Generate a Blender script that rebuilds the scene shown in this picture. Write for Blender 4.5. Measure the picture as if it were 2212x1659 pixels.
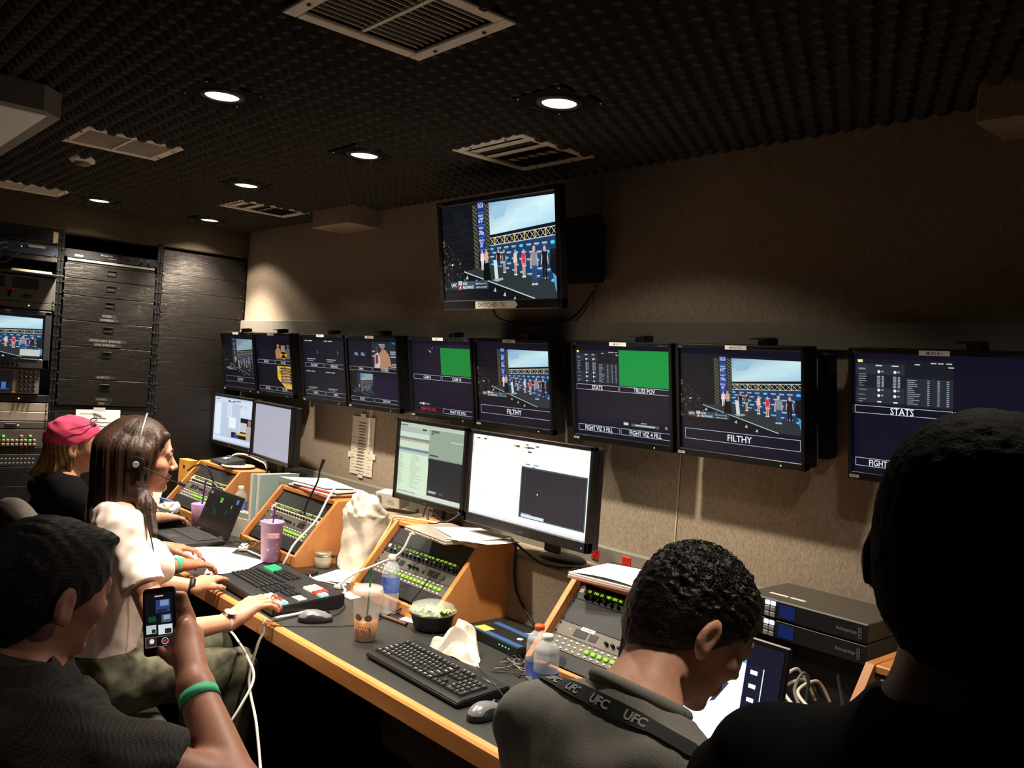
import bpy, bmesh, math, random
import numpy as np
from mathutils import Vector, Matrix, Euler
random.seed(7); RNG = np.random.default_rng(7)
PI = math.pi
for _o in list(bpy.data.objects): bpy.data.objects.remove(_o)
SC = bpy.context.scene
COL = SC.collection

# ------------------------------------------------------------------ camera
# Y runs towards the monitor wall, -X towards the equipment racks, Z up, metres
W_, H_ = 2212., 1659.
FPX = 1886.0
ROLL, PITCH, YAW = math.radians(4.0), math.radians(-0.7), math.radians(41.7)
CAM = Vector((0, 0, 1.61))
FW = Vector((-math.cos(YAW)*math.cos(PITCH), math.sin(YAW)*math.cos(PITCH), math.sin(PITCH)))
_r0 = Vector((math.sin(YAW), math.cos(YAW), 0)); _u0 = _r0.cross(FW)
RT = math.cos(ROLL)*_r0 + math.sin(ROLL)*_u0
UP = math.cos(ROLL)*_u0 - math.sin(ROLL)*_r0
cd = bpy.data.cameras.new('camera'); co = bpy.data.objects.new('camera', cd); COL.objects.link(co)
cd.sensor_fit = 'HORIZONTAL'; cd.sensor_width = 36.0; cd.lens = 36.0*FPX/W_
cd.clip_start = 0.02; cd.clip_end = 50
co.matrix_world = Matrix(((RT.x, UP.x, -FW.x, CAM.x), (RT.y, UP.y, -FW.y, CAM.y), (RT.z, UP.z, -FW.z, CAM.z), (0, 0, 0, 1)))
SC.camera = co

# ------------------------------------------------------------------ world, exposure
wd = bpy.data.worlds.new('world'); SC.world = wd; wd.use_nodes = True
wd.node_tree.nodes['Background'].inputs[0].default_value = (0.9, 0.95, 1.0, 1)
wd.node_tree.nodes['Background'].inputs[1].default_value = 0.0
SC.view_settings.view_transform = 'Standard'; SC.view_settings.look = 'None'
SC.view_settings.exposure = 0.0; SC.view_settings.gamma = 1.0
SC.view_settings.use_curve_mapping = False
LAMP_W = 168.0            # watts of each ceiling downlight
LAMP_COL = (1.0, 0.88, 0.72)

# ------------------------------------------------------------------ pixels to places
def ray(px, py): return FW + RT*((px-W_/2)/FPX) - UP*((py-H_/2)/FPX)
def onx(px, py, x): d = ray(px, py); return CAM + d*((x-CAM.x)/d.x)
def ony(px, py, y): d = ray(px, py); return CAM + d*((y-CAM.y)/d.y)
def onz(px, py, z): d = ray(px, py); return CAM + d*((z-CAM.z)/d.z)
def dep(px, py, t): return CAM + ray(px, py)*t

# ------------------------------------------------------------------ colour and materials
def s2l(c):
    return tuple(((v/255.)/12.92 if v/255. <= 0.04045 else ((v/255.+0.055)/1.055)**2.4) for v in c[:3])
_M = {}
def mat(name, col=(128, 128, 128), rough=0.5, metal=0.0, emit=None, es=1.0, alpha=1.0, trans=0.0, ior=1.45,
        noise=None, bump=None, spec=0.5, sss=0.0, coat=0.0, sheen=0.0):
    """noise=(scale,(r,g,b) second colour,amount[,stretch xyz]); bump=(scale,strength[,stretch])"""
    if name in _M: return _M[name]
    m = bpy.data.materials.new(name); m.use_nodes = True; nt = m.node_tree; N = nt.nodes; L = nt.links
    b = N['Principled BSDF']; c = s2l(col)
    b.inputs['Base Color'].default_value = (*c, 1); b.inputs['Roughness'].default_value = rough
    b.inputs['Metallic'].default_value = metal; b.inputs['IOR'].default_value = ior
    b.inputs['Specular IOR Level'].default_value = spec
    if trans: b.inputs['Transmission Weight'].default_value = trans
    if alpha < 1: b.inputs['Alpha'].default_value = alpha
    if coat: b.inputs['Coat Weight'].default_value = coat
    if sheen: b.inputs['Sheen Weight'].default_value = sheen
    if sss:
        b.inputs['Subsurface Weight'].default_value = sss
        b.inputs['Subsurface Radius'].default_value = (0.012, 0.004, 0.002); b.inputs['Subsurface Scale'].default_value = 1.0
    if emit is not None:
        b.inputs['Emission Color'].default_value = (*s2l(emit), 1); b.inputs['Emission Strength'].default_value = es
    if noise or bump:
        tc = N.new('ShaderNodeTexCoord')
        def ntex(scale, st, detail=4):
            mp = N.new('ShaderNodeMapping'); mp.inputs['Scale'].default_value = st
            L.new(tc.outputs['Object'], mp.inputs['Vector'])
            t = N.new('ShaderNodeTexNoise'); t.inputs['Scale'].default_value = scale; t.inputs['Detail'].default_value = detail
            L.new(mp.outputs[0], t.inputs['Vector']); return t
        if noise:
            t = ntex(noise[0], noise[3] if len(noise) > 3 else (1, 1, 1))
            r = N.new('ShaderNodeValToRGB'); a = noise[2]
            r.color_ramp.elements[0].position = 0.5-0.5*(1-a)*0.6-0.05; r.color_ramp.elements[1].position = 0.5+0.5*(1-a)*0.6+0.05
            r.color_ramp.elements[0].color = (*c, 1); r.color_ramp.elements[1].color = (*s2l(noise[1]), 1)
            L.new(t.outputs['Fac'], r.inputs[0]); L.new(r.outputs[0], b.inputs['Base Color'])
        if bump:
            t = ntex(bump[0], bump[2] if len(bump) > 2 else (1, 1, 1))
            bp = N.new('ShaderNodeBump'); bp.inputs['Strength'].default_value = bump[1]; bp.inputs['Distance'].default_value = 0.004
            L.new(t.outputs['Fac'], bp.inputs['Height']); L.new(bp.outputs[0], b.inputs['Normal'])
    _M[name] = m; return m
def emat(name, col, s=1.0):
    if name in _M: return _M[name]
    m = bpy.data.materials.new(name); m.use_nodes = True; nt = m.node_tree; nt.nodes.clear()
    o = nt.nodes.new('ShaderNodeOutputMaterial'); e = nt.nodes.new('ShaderNodeEmission')
    e.inputs[0].default_value = (*s2l(col), 1); e.inputs[1].default_value = s
    nt.links.new(e.outputs[0], o.inputs[0]); _M[name] = m; return m
def pmat(name, emission=True, s=1.0, rough=0.6):
    """colours come from the mesh attribute 'Col': a lit screen (emission) or a flat print"""
    if name in _M: return _M[name]
    m = bpy.data.materials.new(name); m.use_nodes = True; nt = m.node_tree; N = nt.nodes; L = nt.links
    a = N.new('ShaderNodeAttribute'); a.attribute_name = 'Col'
    b = N['Principled BSDF']; b.inputs['Roughness'].default_value = rough
    if emission:
        b.inputs['Base Color'].default_value = (0.004, 0.004, 0.005, 1); b.inputs['Roughness'].default_value = 0.35
        L.new(a.outputs['Color'], b.inputs['Emission Color']); b.inputs['Emission Strength'].default_value = s
    else:
        L.new(a.outputs['Color'], b.inputs['Base Color'])
    _M[name] = m; return m

# ------------------------------------------------------------------ objects
def link(o, parent=None):
    COL.objects.link(o)
    if parent is not None: o.parent = parent
    return o
def tag(o, label=None, cat=None, group=None, kind=None):
    if label: o['label'] = label
    if cat: o['category'] = cat
    if group: o['group'] = group
    if kind: o['kind'] = kind
    return o
def thing(name, label, cat, loc=(0, 0, 0), rot=(0, 0, 0), group=None):
    o = bpy.data.objects.new(name, None); o.empty_display_size = 0.05; COL.objects.link(o)
    o.location = loc; o.rotation_euler = rot
    return tag(o, label, cat, group)
def basem(o):
    """matrix of an object from its own transform and its parents (no depsgraph needed)"""
    m = Matrix.LocRotScale(o.location, o.rotation_euler, o.scale)
    return basem(o.parent) @ m if o.parent else m
def copy_tree(o, parent=None):
    c = o.copy(); COL.objects.link(c); c.parent = parent
    for ch in list(o.children): copy_tree(ch, c)
    return c

class MB:
    def __init__(s): s.v = []; s.f = []; s.m = []; s.s = []; s.c = []; s.T = None; s.usecol = False
    def _t(s, p):
        p = Vector(p); return s.T @ p if s.T is not None else p
    def add(s, vs, fs, m=0, sm=False, col=None):
        n = len(s.v); s.v += [tuple(s._t(p)) for p in vs]
        for f in fs: s.f.append([n+i for i in f]); s.m.append(m); s.s.append(sm); s.c.append(col)
        return s
    def box(s, c, d, m=0, R=None, bev=0.0, col=None):
        c = Vector(c); h = [x/2 for x in d]
        if bev <= 0:
            vs = [Vector((x*h[0], y*h[1], z*h[2])) for z in (-1, 1) for y in (-1, 1) for x in (-1, 1)]
            fs = [(0, 2, 3, 1), (4, 5, 7, 6), (0, 1, 5, 4), (2, 6, 7, 3), (0, 4, 6, 2), (1, 3, 7, 5)]
        else:
            b = min(bev, min(h)*0.99); vs = []; idx = {}
            for x in (-1, 1):
                for y in (-1, 1):
                    for z in (-1, 1):
                        for a in range(3):
                            p = [x*(h[0]-b), y*(h[1]-b), z*(h[2]-b)]; p[a] = (x, y, z)[a]*h[a]
                            idx[(x, y, z, a)] = len(vs); vs.append(Vector(p))
            fs = []
            for a in range(3):
                o1, o2 = [(1, 2), (2, 0), (0, 1)][a]
                for sgn in (-1, 1):
                    q = []
                    for e1, e2 in ((-1, -1), (1, -1), (1, 1), (-1, 1)):
                        k = [0, 0, 0]; k[a] = sgn; k[o1] = e1; k[o2] = e2; q.append(idx[(k[0], k[1], k[2], a)])
                    fs.append(q if sgn > 0 else q[::-1])
            for a in range(3):
                o1, o2 = [(1, 2), (2, 0), (0, 1)][a]
                for e1 in (-1, 1):
                    for e2 in (-1, 1):
                        k1 = [0, 0, 0]; k1[o1] = e1; k1[o2] = e2; k2 = list(k1); k1[a] = -1; k2[a] = 1
                        q = [idx[(*k1, o1)], idx[(*k2, o1)], idx[(*k2, o2)], idx[(*k1, o2)]]
                        fs.append(q if e1*e2 < 0 else q[::-1])
            for x in (-1, 1):
                for y in (-1, 1):
                    for z in (-1, 1):
                        q = [idx[(x, y, z, a)] for a in range(3)]; fs.append(q if x*y*z > 0 else q[::-1])
        if R is not None: vs = [R @ p for p in vs]
        return s.add([p+c for p in vs], fs, m, False, col)
    def cyl(s, a, b, r, r2=None, n=12, m=0, caps=True, sm=True, col=None):
        a = Vector(a); b = Vector(b); r2 = r if r2 is None else r2; d = (b-a)
        if d.length < 1e-9: return s
        d.normalize(); u = d.orthogonal().normalized(); w = d.cross(u)
        vs = []
        for p, rr in ((a, r), (b, r2)):
            for i in range(n): t = 2*PI*i/n; vs.append(p+u*(rr*math.cos(t))+w*(rr*math.sin(t)))
        s.add(vs, [(i, (i+1) % n, n+(i+1) % n, n+i) for i in range(n)], m, sm, col)
        if caps:
            s.add(vs[:n], [tuple(range(n))[::-1]], m, False, col); s.add(vs[n:], [tuple(range(n))], m, False, col)
        return s
    def lathe(s, prof, n=24, c=(0, 0, 0), m=0, sm=True, col=None, sx=1, sy=1):
        c = Vector(c); vs = []; k = len(prof)
        for i in range(n):
            t = 2*PI*i/n
            for r, z in prof: vs.append(c+Vector((r*math.cos(t)*sx, r*math.sin(t)*sy, z)))
        fs = []
        for i in range(n):
            j = (i+1) % n
            for q in range(k-1):
                if prof[q][0] < 1e-7 and prof[q+1][0] < 1e-7: continue
                fs.append((i*k+q, j*k+q, j*k+q+1, i*k+q+1))
        return s.add(vs, fs, m, sm, col)
    def tube(s, pts, r, n=6, m=0, caps=True, smooth_path=0, col=None):
        pts = [Vector(p) for p in pts]
        if smooth_path: pts = spline(pts, smooth_path)
        k = len(pts); vs = []; u = None
        for i, p in enumerate(pts):
            d = (pts[min(i+1, k-1)]-pts[max(i-1, 0)])
            if d.length < 1e-9: d = Vector((0, 0, 1))
            d.normalize()
            u = d.orthogonal().normalized() if u is None else (u-d*u.dot(d)).normalized()
            w = d.cross(u); rr = r[i] if isinstance(r, (list, tuple)) else r
            for j in range(n): t = 2*PI*j/n; vs.append(p+u*(rr*math.cos(t))+w*(rr*math.sin(t)))
        fs = [(i*n+j, i*n+(j+1) % n, (i+1)*n+(j+1) % n, (i+1)*n+j) for i in range(k-1) for j in range(n)]
        s.add(vs, fs, m, True, col)
        if caps: s.add(vs[:n], [tuple(range(n))[::-1]], m, False, col); s.add(vs[-n:], [tuple(range(n))], m, False, col)
        return s
    def prism(s, poly, lo, hi, ax='x', m=0, col=None):
        """2-D polygon extruded along an axis; poly coordinates are the two other axes in cyclic order (x:(y,z), y:(z,x), z:(x,y))"""
        def P(a, b, t): return {'x': (t, a, b), 'y': (b, t, a), 'z': (a, b, t)}[ax]
        n = len(poly); ar = sum(poly[i][0]*poly[(i+1) % n][1]-poly[(i+1) % n][0]*poly[i][1] for i in range(n))
        if ar < 0: poly = poly[::-1]
        vs = [P(a, b, lo) for a, b in poly]+[P(a, b, hi) for a, b in poly]
        fs = [tuple(range(n))[::-1], tuple(range(n, 2*n))]+[(i, (i+1) % n, n+(i+1) % n, n+i) for i in range(n)]
        return s.add(vs, fs, m, False, col)
    def surf(s, G, m=0, sm=True, closed=False, col=None):
        """grid of points G[i][j]"""
        a = len(G); b = len(G[0]); vs = [p for r in G for p in r]
        fs = [(i*b+j, (i+1)*b+j, (i+1)*b+(j+1) % b, i*b+(j+1) % b) for i in range(a-1) for j in range(b if closed else b-1)]
        return s.add(vs, fs, m, sm, col)
    def mesh(s, name, mats):
        me = bpy.data.meshes.new(name); me.from_pydata(s.v, [], s.f); me.update()
        for q in (mats if isinstance(mats, (list, tuple)) else [mats]): me.materials.append(q)
        me.polygons.foreach_set('material_index', s.m); me.polygons.foreach_set('use_smooth', s.s)
        if any(c is not None for c in s.c):
            ca = me.color_attributes.new('Col', 'FLOAT_COLOR', 'CORNER'); buf = []
            for p, c in zip(me.polygons, s.c):
                if c is None: buf += [0, 0, 0, 1]*p.loop_total
                elif isinstance(c[0], (tuple, list)):
                    for q in c: buf += [*s2l(q), 1]
                else: buf += [*s2l(c), 1]*p.loop_total
            ca.data.foreach_set('color', buf)
        me.update(); return me
    def build(s, name, mats, parent=None, world=False, loc=None):
        if world and parent is not None:
            inv = basem(parent).inverted(); s.v = [tuple(inv @ Vector(p)) for p in s.v]
        if loc is not None:
            l = Vector(loc); s.v = [tuple(Vector(p)-l) for p in s.v]
        o = bpy.data.objects.new(name, s.mesh(name, mats)); link(o, parent)
        if loc is not None: o.location = loc
        return o
def spline(pts, k=6):
    """Catmull-Rom through points"""
    pts = [Vector(p) for p in pts]; out = []; n = len(pts)
    for i in range(n-1):
        p0 = pts[max(i-1, 0)]; p1 = pts[i]; p2 = pts[i+1]; p3 = pts[min(i+2, n-1)]
        for j in range(k):
            t = j/k
            out.append(0.5*((2*p1)+(p2-p0)*t+(2*p0-5*p1+4*p2-p3)*t*t+(3*p1-p0-3*p2+p3)*t**3))
    out.append(pts[-1]); return out
def inst(o, loc, parent, rot=None, mats=None):
    c = bpy.data.objects.new(o.name.split('.')[0], o.data if isinstance(o, bpy.types.Object) else o)
    COL.objects.link(c); c.parent = parent; c.location = loc
    if rot is not None: c.rotation_euler = rot
    return c
def instm(name, me, loc, parent, rot=None):
    c = bpy.data.objects.new(name, me); COL.objects.link(c); c.parent = parent; c.location = loc
    if rot is not None: c.rotation_euler = rot
    return c

# ------------------------------------------------------------------ writing
_TX = {}; BOLD = .014
def text_tris(t):
    """triangles of a string in the built-in face, cap height 1, starting at x=0; also returns the width"""
    if (t, BOLD) in _TX: return _TX[(t, BOLD)]
    cu = bpy.data.curves.new('t', 'FONT'); cu.body = t; cu.size = 1.0; cu.resolution_u = 2; cu.fill_mode = 'FRONT'; cu.offset = BOLD
    ob = bpy.data.objects.new('t', cu); me = ob.to_mesh(); me.calc_loop_triangles()
    v = [(p.co.x/0.70, p.co.y/0.70) for p in me.vertices]; tr = [tuple(q.vertices) for q in me.loop_triangles]
    ob.to_mesh_clear(); bpy.data.objects.remove(ob); bpy.data.curves.remove(cu)
    if v:
        x0 = min(p[0] for p in v); v = [(p[0]-x0, p[1]) for p in v]; w = max(p[0] for p in v)
    else: w = 0.3
    _TX[(t, BOLD)] = (v, tr, w); return _TX[(t, BOLD)]
class Canvas(MB):
    """flat coloured picture drawn in (x right, y up) metres on the local plane y = -k*layer (facing -Y), i.e. x,z"""
    def __init__(s, step=0.000012): MB.__init__(s); s.k = 0; s.step = step; s.hold = False
    def poly(s, pts, col):
        s.k += 0 if s.hold else 1; y = -s.k*s.step
        n = len(pts); ar = sum(pts[i][0]*pts[(i+1) % n][1]-pts[(i+1) % n][0]*pts[i][1] for i in range(n))
        if ar < 0:
            pts = pts[::-1]
            if isinstance(col[0], (tuple, list)): col = col[::-1]
        return s.add([(p[0], y, p[1]) for p in pts], [tuple(range(n))], 0, False, col)
    def rect(s, x0, y0, x1, y1, col): return s.poly([(x0, y0), (x1, y0), (x1, y1), (x0, y1)], col)
    def frame(s, x0, y0, x1, y1, w, col):
        s.rect(x0, y0, x1, y0+w, col); s.rect(x0, y1-w, x1, y1, col); s.rect(x0, y0, x0+w, y1, col); s.rect(x1-w, y0, x1, y1, col); return s
    def line(s, a, b, w, col):
        d = Vector((b[0]-a[0], b[1]-a[1]));
        if d.length < 1e-9: return s
        d.normalize(); n = Vector((-d.y, d.x))*(w/2)
        return s.poly([(a[0]-n.x, a[1]-n.y), (b[0]-n.x, b[1]-n.y), (b[0]+n.x, b[1]+n.y), (a[0]+n.x, a[1]+n.y)], col)
    def disc(s, cx, cy, rx, ry, col, n=14): return s.poly([(cx+rx*math.cos(2*PI*i/n), cy+ry*math.sin(2*PI*i/n)) for i in range(n)], col)
    def text(s, t, x, y, h, col, align='c', w=None, rot=0.0):
        """x,y = baseline point; w squeezes the string to that width"""
        v, tr, tw = text_tris(t); sx = h if w is None else w/max(tw, 1e-6); W = tw*sx
        ox = {'l': 0, 'c': -W/2, 'r': -W}[align]; s.k += 1; c, sn = math.cos(rot), math.sin(rot)
        q = [(ox+p[0]*sx, p[1]*h) for p in v]
        s.add([(x+a*c-b*sn, -s.k*s.step, y+a*sn+b*c) for a, b in q], tr, 0, False, col); return s
def print_on(parent, name, cv, loc, rot=(0, 0, 0), emission=False, s=1.0):
    o = cv.build(name, pmat('lit_picture_%g' % s if emission else 'print', emission, s), parent); o.location = loc; o.rotation_euler = rot; return o
# ================================================================== materials
M = {}
M['black'] = mat('black_plastic', (20, 20, 22), 0.45)
M['blackm'] = mat('black_metal', (26, 26, 28), 0.4, 0.3)
M['bezel'] = mat('monitor_bezel', (17, 17, 18), 0.38)
M['dgrey'] = mat('dark_grey_plastic', (45, 46, 50), 0.45)
M['grey'] = mat('grey_plastic', (110, 110, 108), 0.5)
M['lgrey'] = mat('light_grey_metal', (168, 166, 156), 0.45, 0.2)
M['white'] = mat('white_plastic', (225, 223, 215), 0.45)
M['chrome'] = mat('bright_metal', (205, 205, 205), 0.25, 1.0)
M['screw'] = mat('screw_metal', (120, 118, 115), 0.35, 0.9)
M['wood'] = mat('oak_wood', (192, 122, 62), 0.42, noise=(3.0, (216, 150, 88), 0.35, (1.2, 14, 14)), bump=(40, 0.05, (1, 12, 12)), coat=0.15)
M['woodv'] = mat('maple_veneer', (188, 120, 66), 0.42, noise=(2.6, (204, 138, 80), 0.3, (9, 9, 1.1)), bump=(40, 0.04, (10, 10, 1)), coat=0.15)
M['laminate'] = mat('desk_laminate', (40, 40, 38), 0.42, noise=(120, (46, 46, 43), 0.4), bump=(300, 0.03))
M['wallcloth'] = mat('wall_fabric', (174, 158, 138), 0.95, noise=(170, (134, 121, 105), 0.4, (1.6, 1.6, 0.55)), bump=(260, 0.5, (1.5, 1.5, 0.5)), spec=0.1)
M['foam'] = mat('charcoal_foam', (70, 67, 62), 0.95, noise=(90, (60, 57, 53), 0.5), spec=0.1)
M['carpet'] = mat('dark_carpet', (46, 45, 45), 0.95, noise=(140, (58, 57, 56), 0.5), bump=(300, 0.6), spec=0.1)
M['stripm'] = mat('grey_trim_paint', (128, 122, 110), 0.6)
M['rackpaint'] = mat('black_brushed_panel', (46, 43, 41), 0.36, 0.75, noise=(2.2, (54, 50, 47), 0.4, (1, 1, 40)), bump=(14, 0.45, (1, 1, 60)))
M['drawer'] = mat('black_drawer_front', (50, 47, 44), 0.34, 0.8, noise=(14, (42, 40, 38), 0.4), bump=(14, 0.45, (1, 1, 60)))
M['paper'] = mat('white_paper', (240, 238, 232), 0.8, spec=0.2)
M['vent'] = mat('vent_paint', (222, 212, 196), 0.55)
M['ventdark'] = mat('vent_inside', (22, 20, 18), 0.8)

# ================================================================== setting
YW, XL, ZC = 2.30, -5.07, 2.345          # monitor wall, rack wall, tips of the ceiling foam
XR, YB = 1.6, -1.4                       # walls behind the photographer
def struct(name, mb, m, parent=None, **k):
    o = mb.build(name, m, parent, **k)
    if parent is None: o['kind'] = 'structure'
    return o
struct('floor', MB().box(((XL+XR)/2-.1, (YB+YW)/2, -0.05), (XR-XL+.9, YW-YB+.5, 0.1)), M['carpet'])
struct('wall_back', MB().box(((XL+XR)/2-.1, YB-0.05, 1.25), (XR-XL+.8, 0.1, 2.5)), mat('dark_wall_fabric', (120, 108, 92), 0.95))
struct('wall_right', MB().box((XR+0.05, (YB+YW)/2, 1.25), (0.1, YW-YB, 2.5)), mat('dark_wall_fabric', (120, 108, 92), 0.95))
# monitor wall: backing plus fabric panels with joints
wf = struct('wall_front', MB().box(((XL+XR)/2-.1, YW+0.07, 1.25), (XR-XL+.6, 0.1, 2.5)), mat('joint_shadow', (60, 52, 42), 0.9))
seams_up = [XL-.3, -2.17, 0.27, XR]
for a, b in zip(seams_up[:-1], seams_up[1:]):
    struct('wall_panel', MB().box(((a+b)/2, YW+0.01, (1.815+2.45)/2), (b-a-0.004, 0.02, 2.45-1.815), bev=0.002), M['wallcloth'], wf)
for a, b in zip([XL-.3, -2.95, -1.735, -0.52, 0.7], [-2.95, -1.735, -0.52, 0.7, XR]):
    struct('wall_panel', MB().box(((a+b)/2, YW+0.01, (0.9+1.735)/2), (b-a-0.005, 0.02, 1.735-0.9), bev=0.002), M['wallcloth'], wf)
struct('seam_strip', MB().box((-1.735, YW-.001, 1.38), (.0035, .004, .70)), mat('seam_strip', (214, 196, 168), .6), wf)
t1 = struct('trim_1', MB().box(((XL-2.17)/2, YW-0.012, 1.775), (-2.17-XL-.004, 0.03, 0.08), bev=0.003), M['stripm'])
struct('trim_2', MB().box(((-2.17+XR)/2, YW-0.012, 1.775), (XR+2.17-.004, 0.03, 0.08), bev=0.003), M['stripm'])
# low fabric knee wall with a ledge, above the desk
struct('wall_lower', MB().box(((XL+XR)/2, 2.20, 0.485), (XR-XL, 0.20, 0.97), bev=0.012), M['wallcloth'])
# power raceway on the wall just over the ledge, with red outlets
rw = struct('trim_3', MB().box(((XL+XR)/2+.3, 2.285, 1.000), (XR-XL-.7, 0.03, 0.066), bev=0.004), M['stripm'])
outm = mat('red_outlet', (196, 40, 28), 0.45)
for i, (px, py) in enumerate(((1286, 1196), (1353, 1214))):
    p = ony(px, py, 2.268)
    ot = thing('red_outlet', 'red power outlet in the wall raceway, %s' % ('beside the large white-screened monitor' if i == 0 else 'above the spiral notebook'), 'outlet', p)
    MB().box((0, 0, 0), (0.036, 0.006, 0.036), bev=0.002).build('cover_plate', outm, ot)
    for dx, dz in ((-.008, .005), (.008, .005), (0, -.009)):
        MB().box((dx, -0.0032, dz), (0.003 if dz > 0 else .005, 0.001, 0.008 if dz > 0 else .005)).build('socket_slot', M['black'], ot)
# rack wall: header over the racks and the wall behind
struct('wall_left', MB().box((XL-0.55, (YB+YW)/2, 1.25), (0.1, YW-YB+.6, 2.5)), mat('rack_wall_paint', (36, 33, 30), 0.8))
struct('trim_4', MB().box((XL-0.045, (YB+YW)/2, 2.32), (0.12, YW-YB, 0.26), bev=0.006), mat('header_fabric', (92, 82, 68), 0.95, noise=(170, (74, 66, 55), 0.4), spec=.1))

# ------------------------------------------------------------------ ceiling of wedge foam
HH = 0.020
LAMPS = [tuple(onz(px, py, ZC+HH-.010)[:2]) for px, py in ((1208, 222), (787, 335), (532, 400), (480, 207), (215, 433), (453, 475))]
VENTS = [('A', -1.765, -1.41, 0.84, 1.20), ('B', -3.58, -3.265, 0.857, 1.213), ('C', -2.405, -2.05, 1.788, 2.128), ('D', -4.34, -4.06, 1.775, 2.16), ('E', -4.98, -4.73, 0.85, 1.21)]
HOLES = [(x-.095, x+.095, y-.095, y+.095) for x, y in LAMPS]+[(a+.01, b-.01, c+.01, d-.01) for _, a, b, c, d in VENTS]
cb = MB(); PX, PY = 0.0508, 0.0508
ni = int((XR-XL+.4)/PX); nj = int((YW-YB)/PY)
for j in range(nj):
    y0 = YW-(j+1)*PY; off = (j % 2)*PX/2
    for i in range(ni):
        x0 = XL-.3+i*PX+off; cx, cy = x0+PX/2, y0+PY/2
        if any(a-.01 < cx < b+.01 and c-.01 < cy < d+.01 for a, b, c, d in HOLES): continue
        z = ZC+HH; tx = cx+random.uniform(-.003, .003); e = 0.009
        cb.add([(x0, y0, z), (x0+PX, y0, z), (x0+PX, y0+PY, z), (x0, y0+PY, z), (tx-e, cy-e, ZC), (tx+e, cy-e, ZC), (tx+e, cy+e, ZC), (tx-e, cy+e, ZC)],
               [(0, 4, 5, 1), (1, 5, 6, 2), (2, 6, 7, 3), (3, 7, 4, 0), (4, 7, 6, 5)])
ce = MB().box(((XL+XR)/2-.1, (YB+YW)/2, ZC+HH+0.052), (XR-XL+1.0, YW-YB+.3, 0.1)).build('ceiling', M['foam']); ce['kind'] = 'structure'
fo = cb.build('foam_wedges', M['foam'], ce); fo['kind'] = 'stuff'

# ------------------------------------------------------------------ recessed downlights
lens = emat('lamp_lens', (255, 240, 205), 5.0)
LL = ['in front of the hanging television', 'middle one of the row over the desk', 'beside the vent near the small wall box',
      'in the row nearer the room, alone', 'over the black drawers of the rack', 'in the corner by the blank rack panels']
for (x, y), lb, spl in zip(LAMPS, LL, (.055, .02, .015, .04, .02, .12)):
    t = thing('recessed_downlight', 'lit recessed downlight on a dark plate, %s' % lb, 'downlight', (x, y, ZC), group='ceiling downlights')
    MB().box((0, 0, HH-0.004), (0.185, 0.185, 0.006)).build('plate', mat('lamp_plate', (24, 22, 21), 0.9, spec=.1), t)
    b = MB(); b.lathe([(0.066, HH-.006), (0.064, HH-.012), (0.052, HH-.016), (0.048, HH-.013), (0.047, HH-.006)], 28); b.build('ring', mat('lamp_ring', (34, 31, 30), 0.6), t)
    b = MB(); b.lathe([(0.0, HH-.013), (0.03, HH-.0125), (0.0475, HH-.011)], 28); b.build('lens', lens, t)
    for sx, sy in ((-1, -1), (1, -1), (-1, 1), (1, 1)):
        MB().lathe([(0.0, HH-.0085), (0.003, HH-.008), (0.004, HH-.006)], 8, c=(sx*.08, sy*.08, 0)).build('screw', M['chrome'], t)
    ld = bpy.data.lights.new('downlight', 'SPOT'); ld.energy = LAMP_W; ld.color = LAMP_COL; ld.spot_size = math.radians(96); ld.spot_blend = .55; ld.shadow_soft_size = 0.045
    lo = bpy.data.objects.new('bulb', ld); link(lo, t); lo.location = (0, 0, HH-.02)
    ld = bpy.data.lights.new('downlight_spill', 'SPOT'); ld.energy = LAMP_W*spl; ld.color = LAMP_COL; ld.spot_size = math.radians(125); ld.spot_blend = 0.25; ld.shadow_soft_size = 0.045
    lo = bpy.data.objects.new('spill', ld); link(lo, t); lo.location = (0, 0, HH-.02)
# more downlights overhead, out of view; the dim rear one is added fill light
for x, y, kw, lb in ((-1.3, -.7, .10, 'dim added fill light over the back of the room'), (-.50, 1.30, .32, 'recessed downlight over the person with curly hair')):
    t = thing('recessed_downlight', lb, 'downlight', (x, y, ZC), group='ceiling downlights')
    MB().box((0, 0, HH-0.004), (0.185, 0.185, 0.006)).build('plate', M['blackm'], t)
    b = MB(); b.lathe([(0.0, 0.011), (0.0468, 0.013)], 28); b.build('lens', lens, t)
    ld = bpy.data.lights.new('downlight', 'SPOT'); ld.energy = LAMP_W*kw; ld.color = LAMP_COL; ld.spot_size = math.radians(134); ld.spot_blend = 1.0; ld.shadow_soft_size = 0.045
    lo = bpy.data.objects.new('bulb', ld); link(lo, t); lo.location = (0, 0, 0.004)

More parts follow.
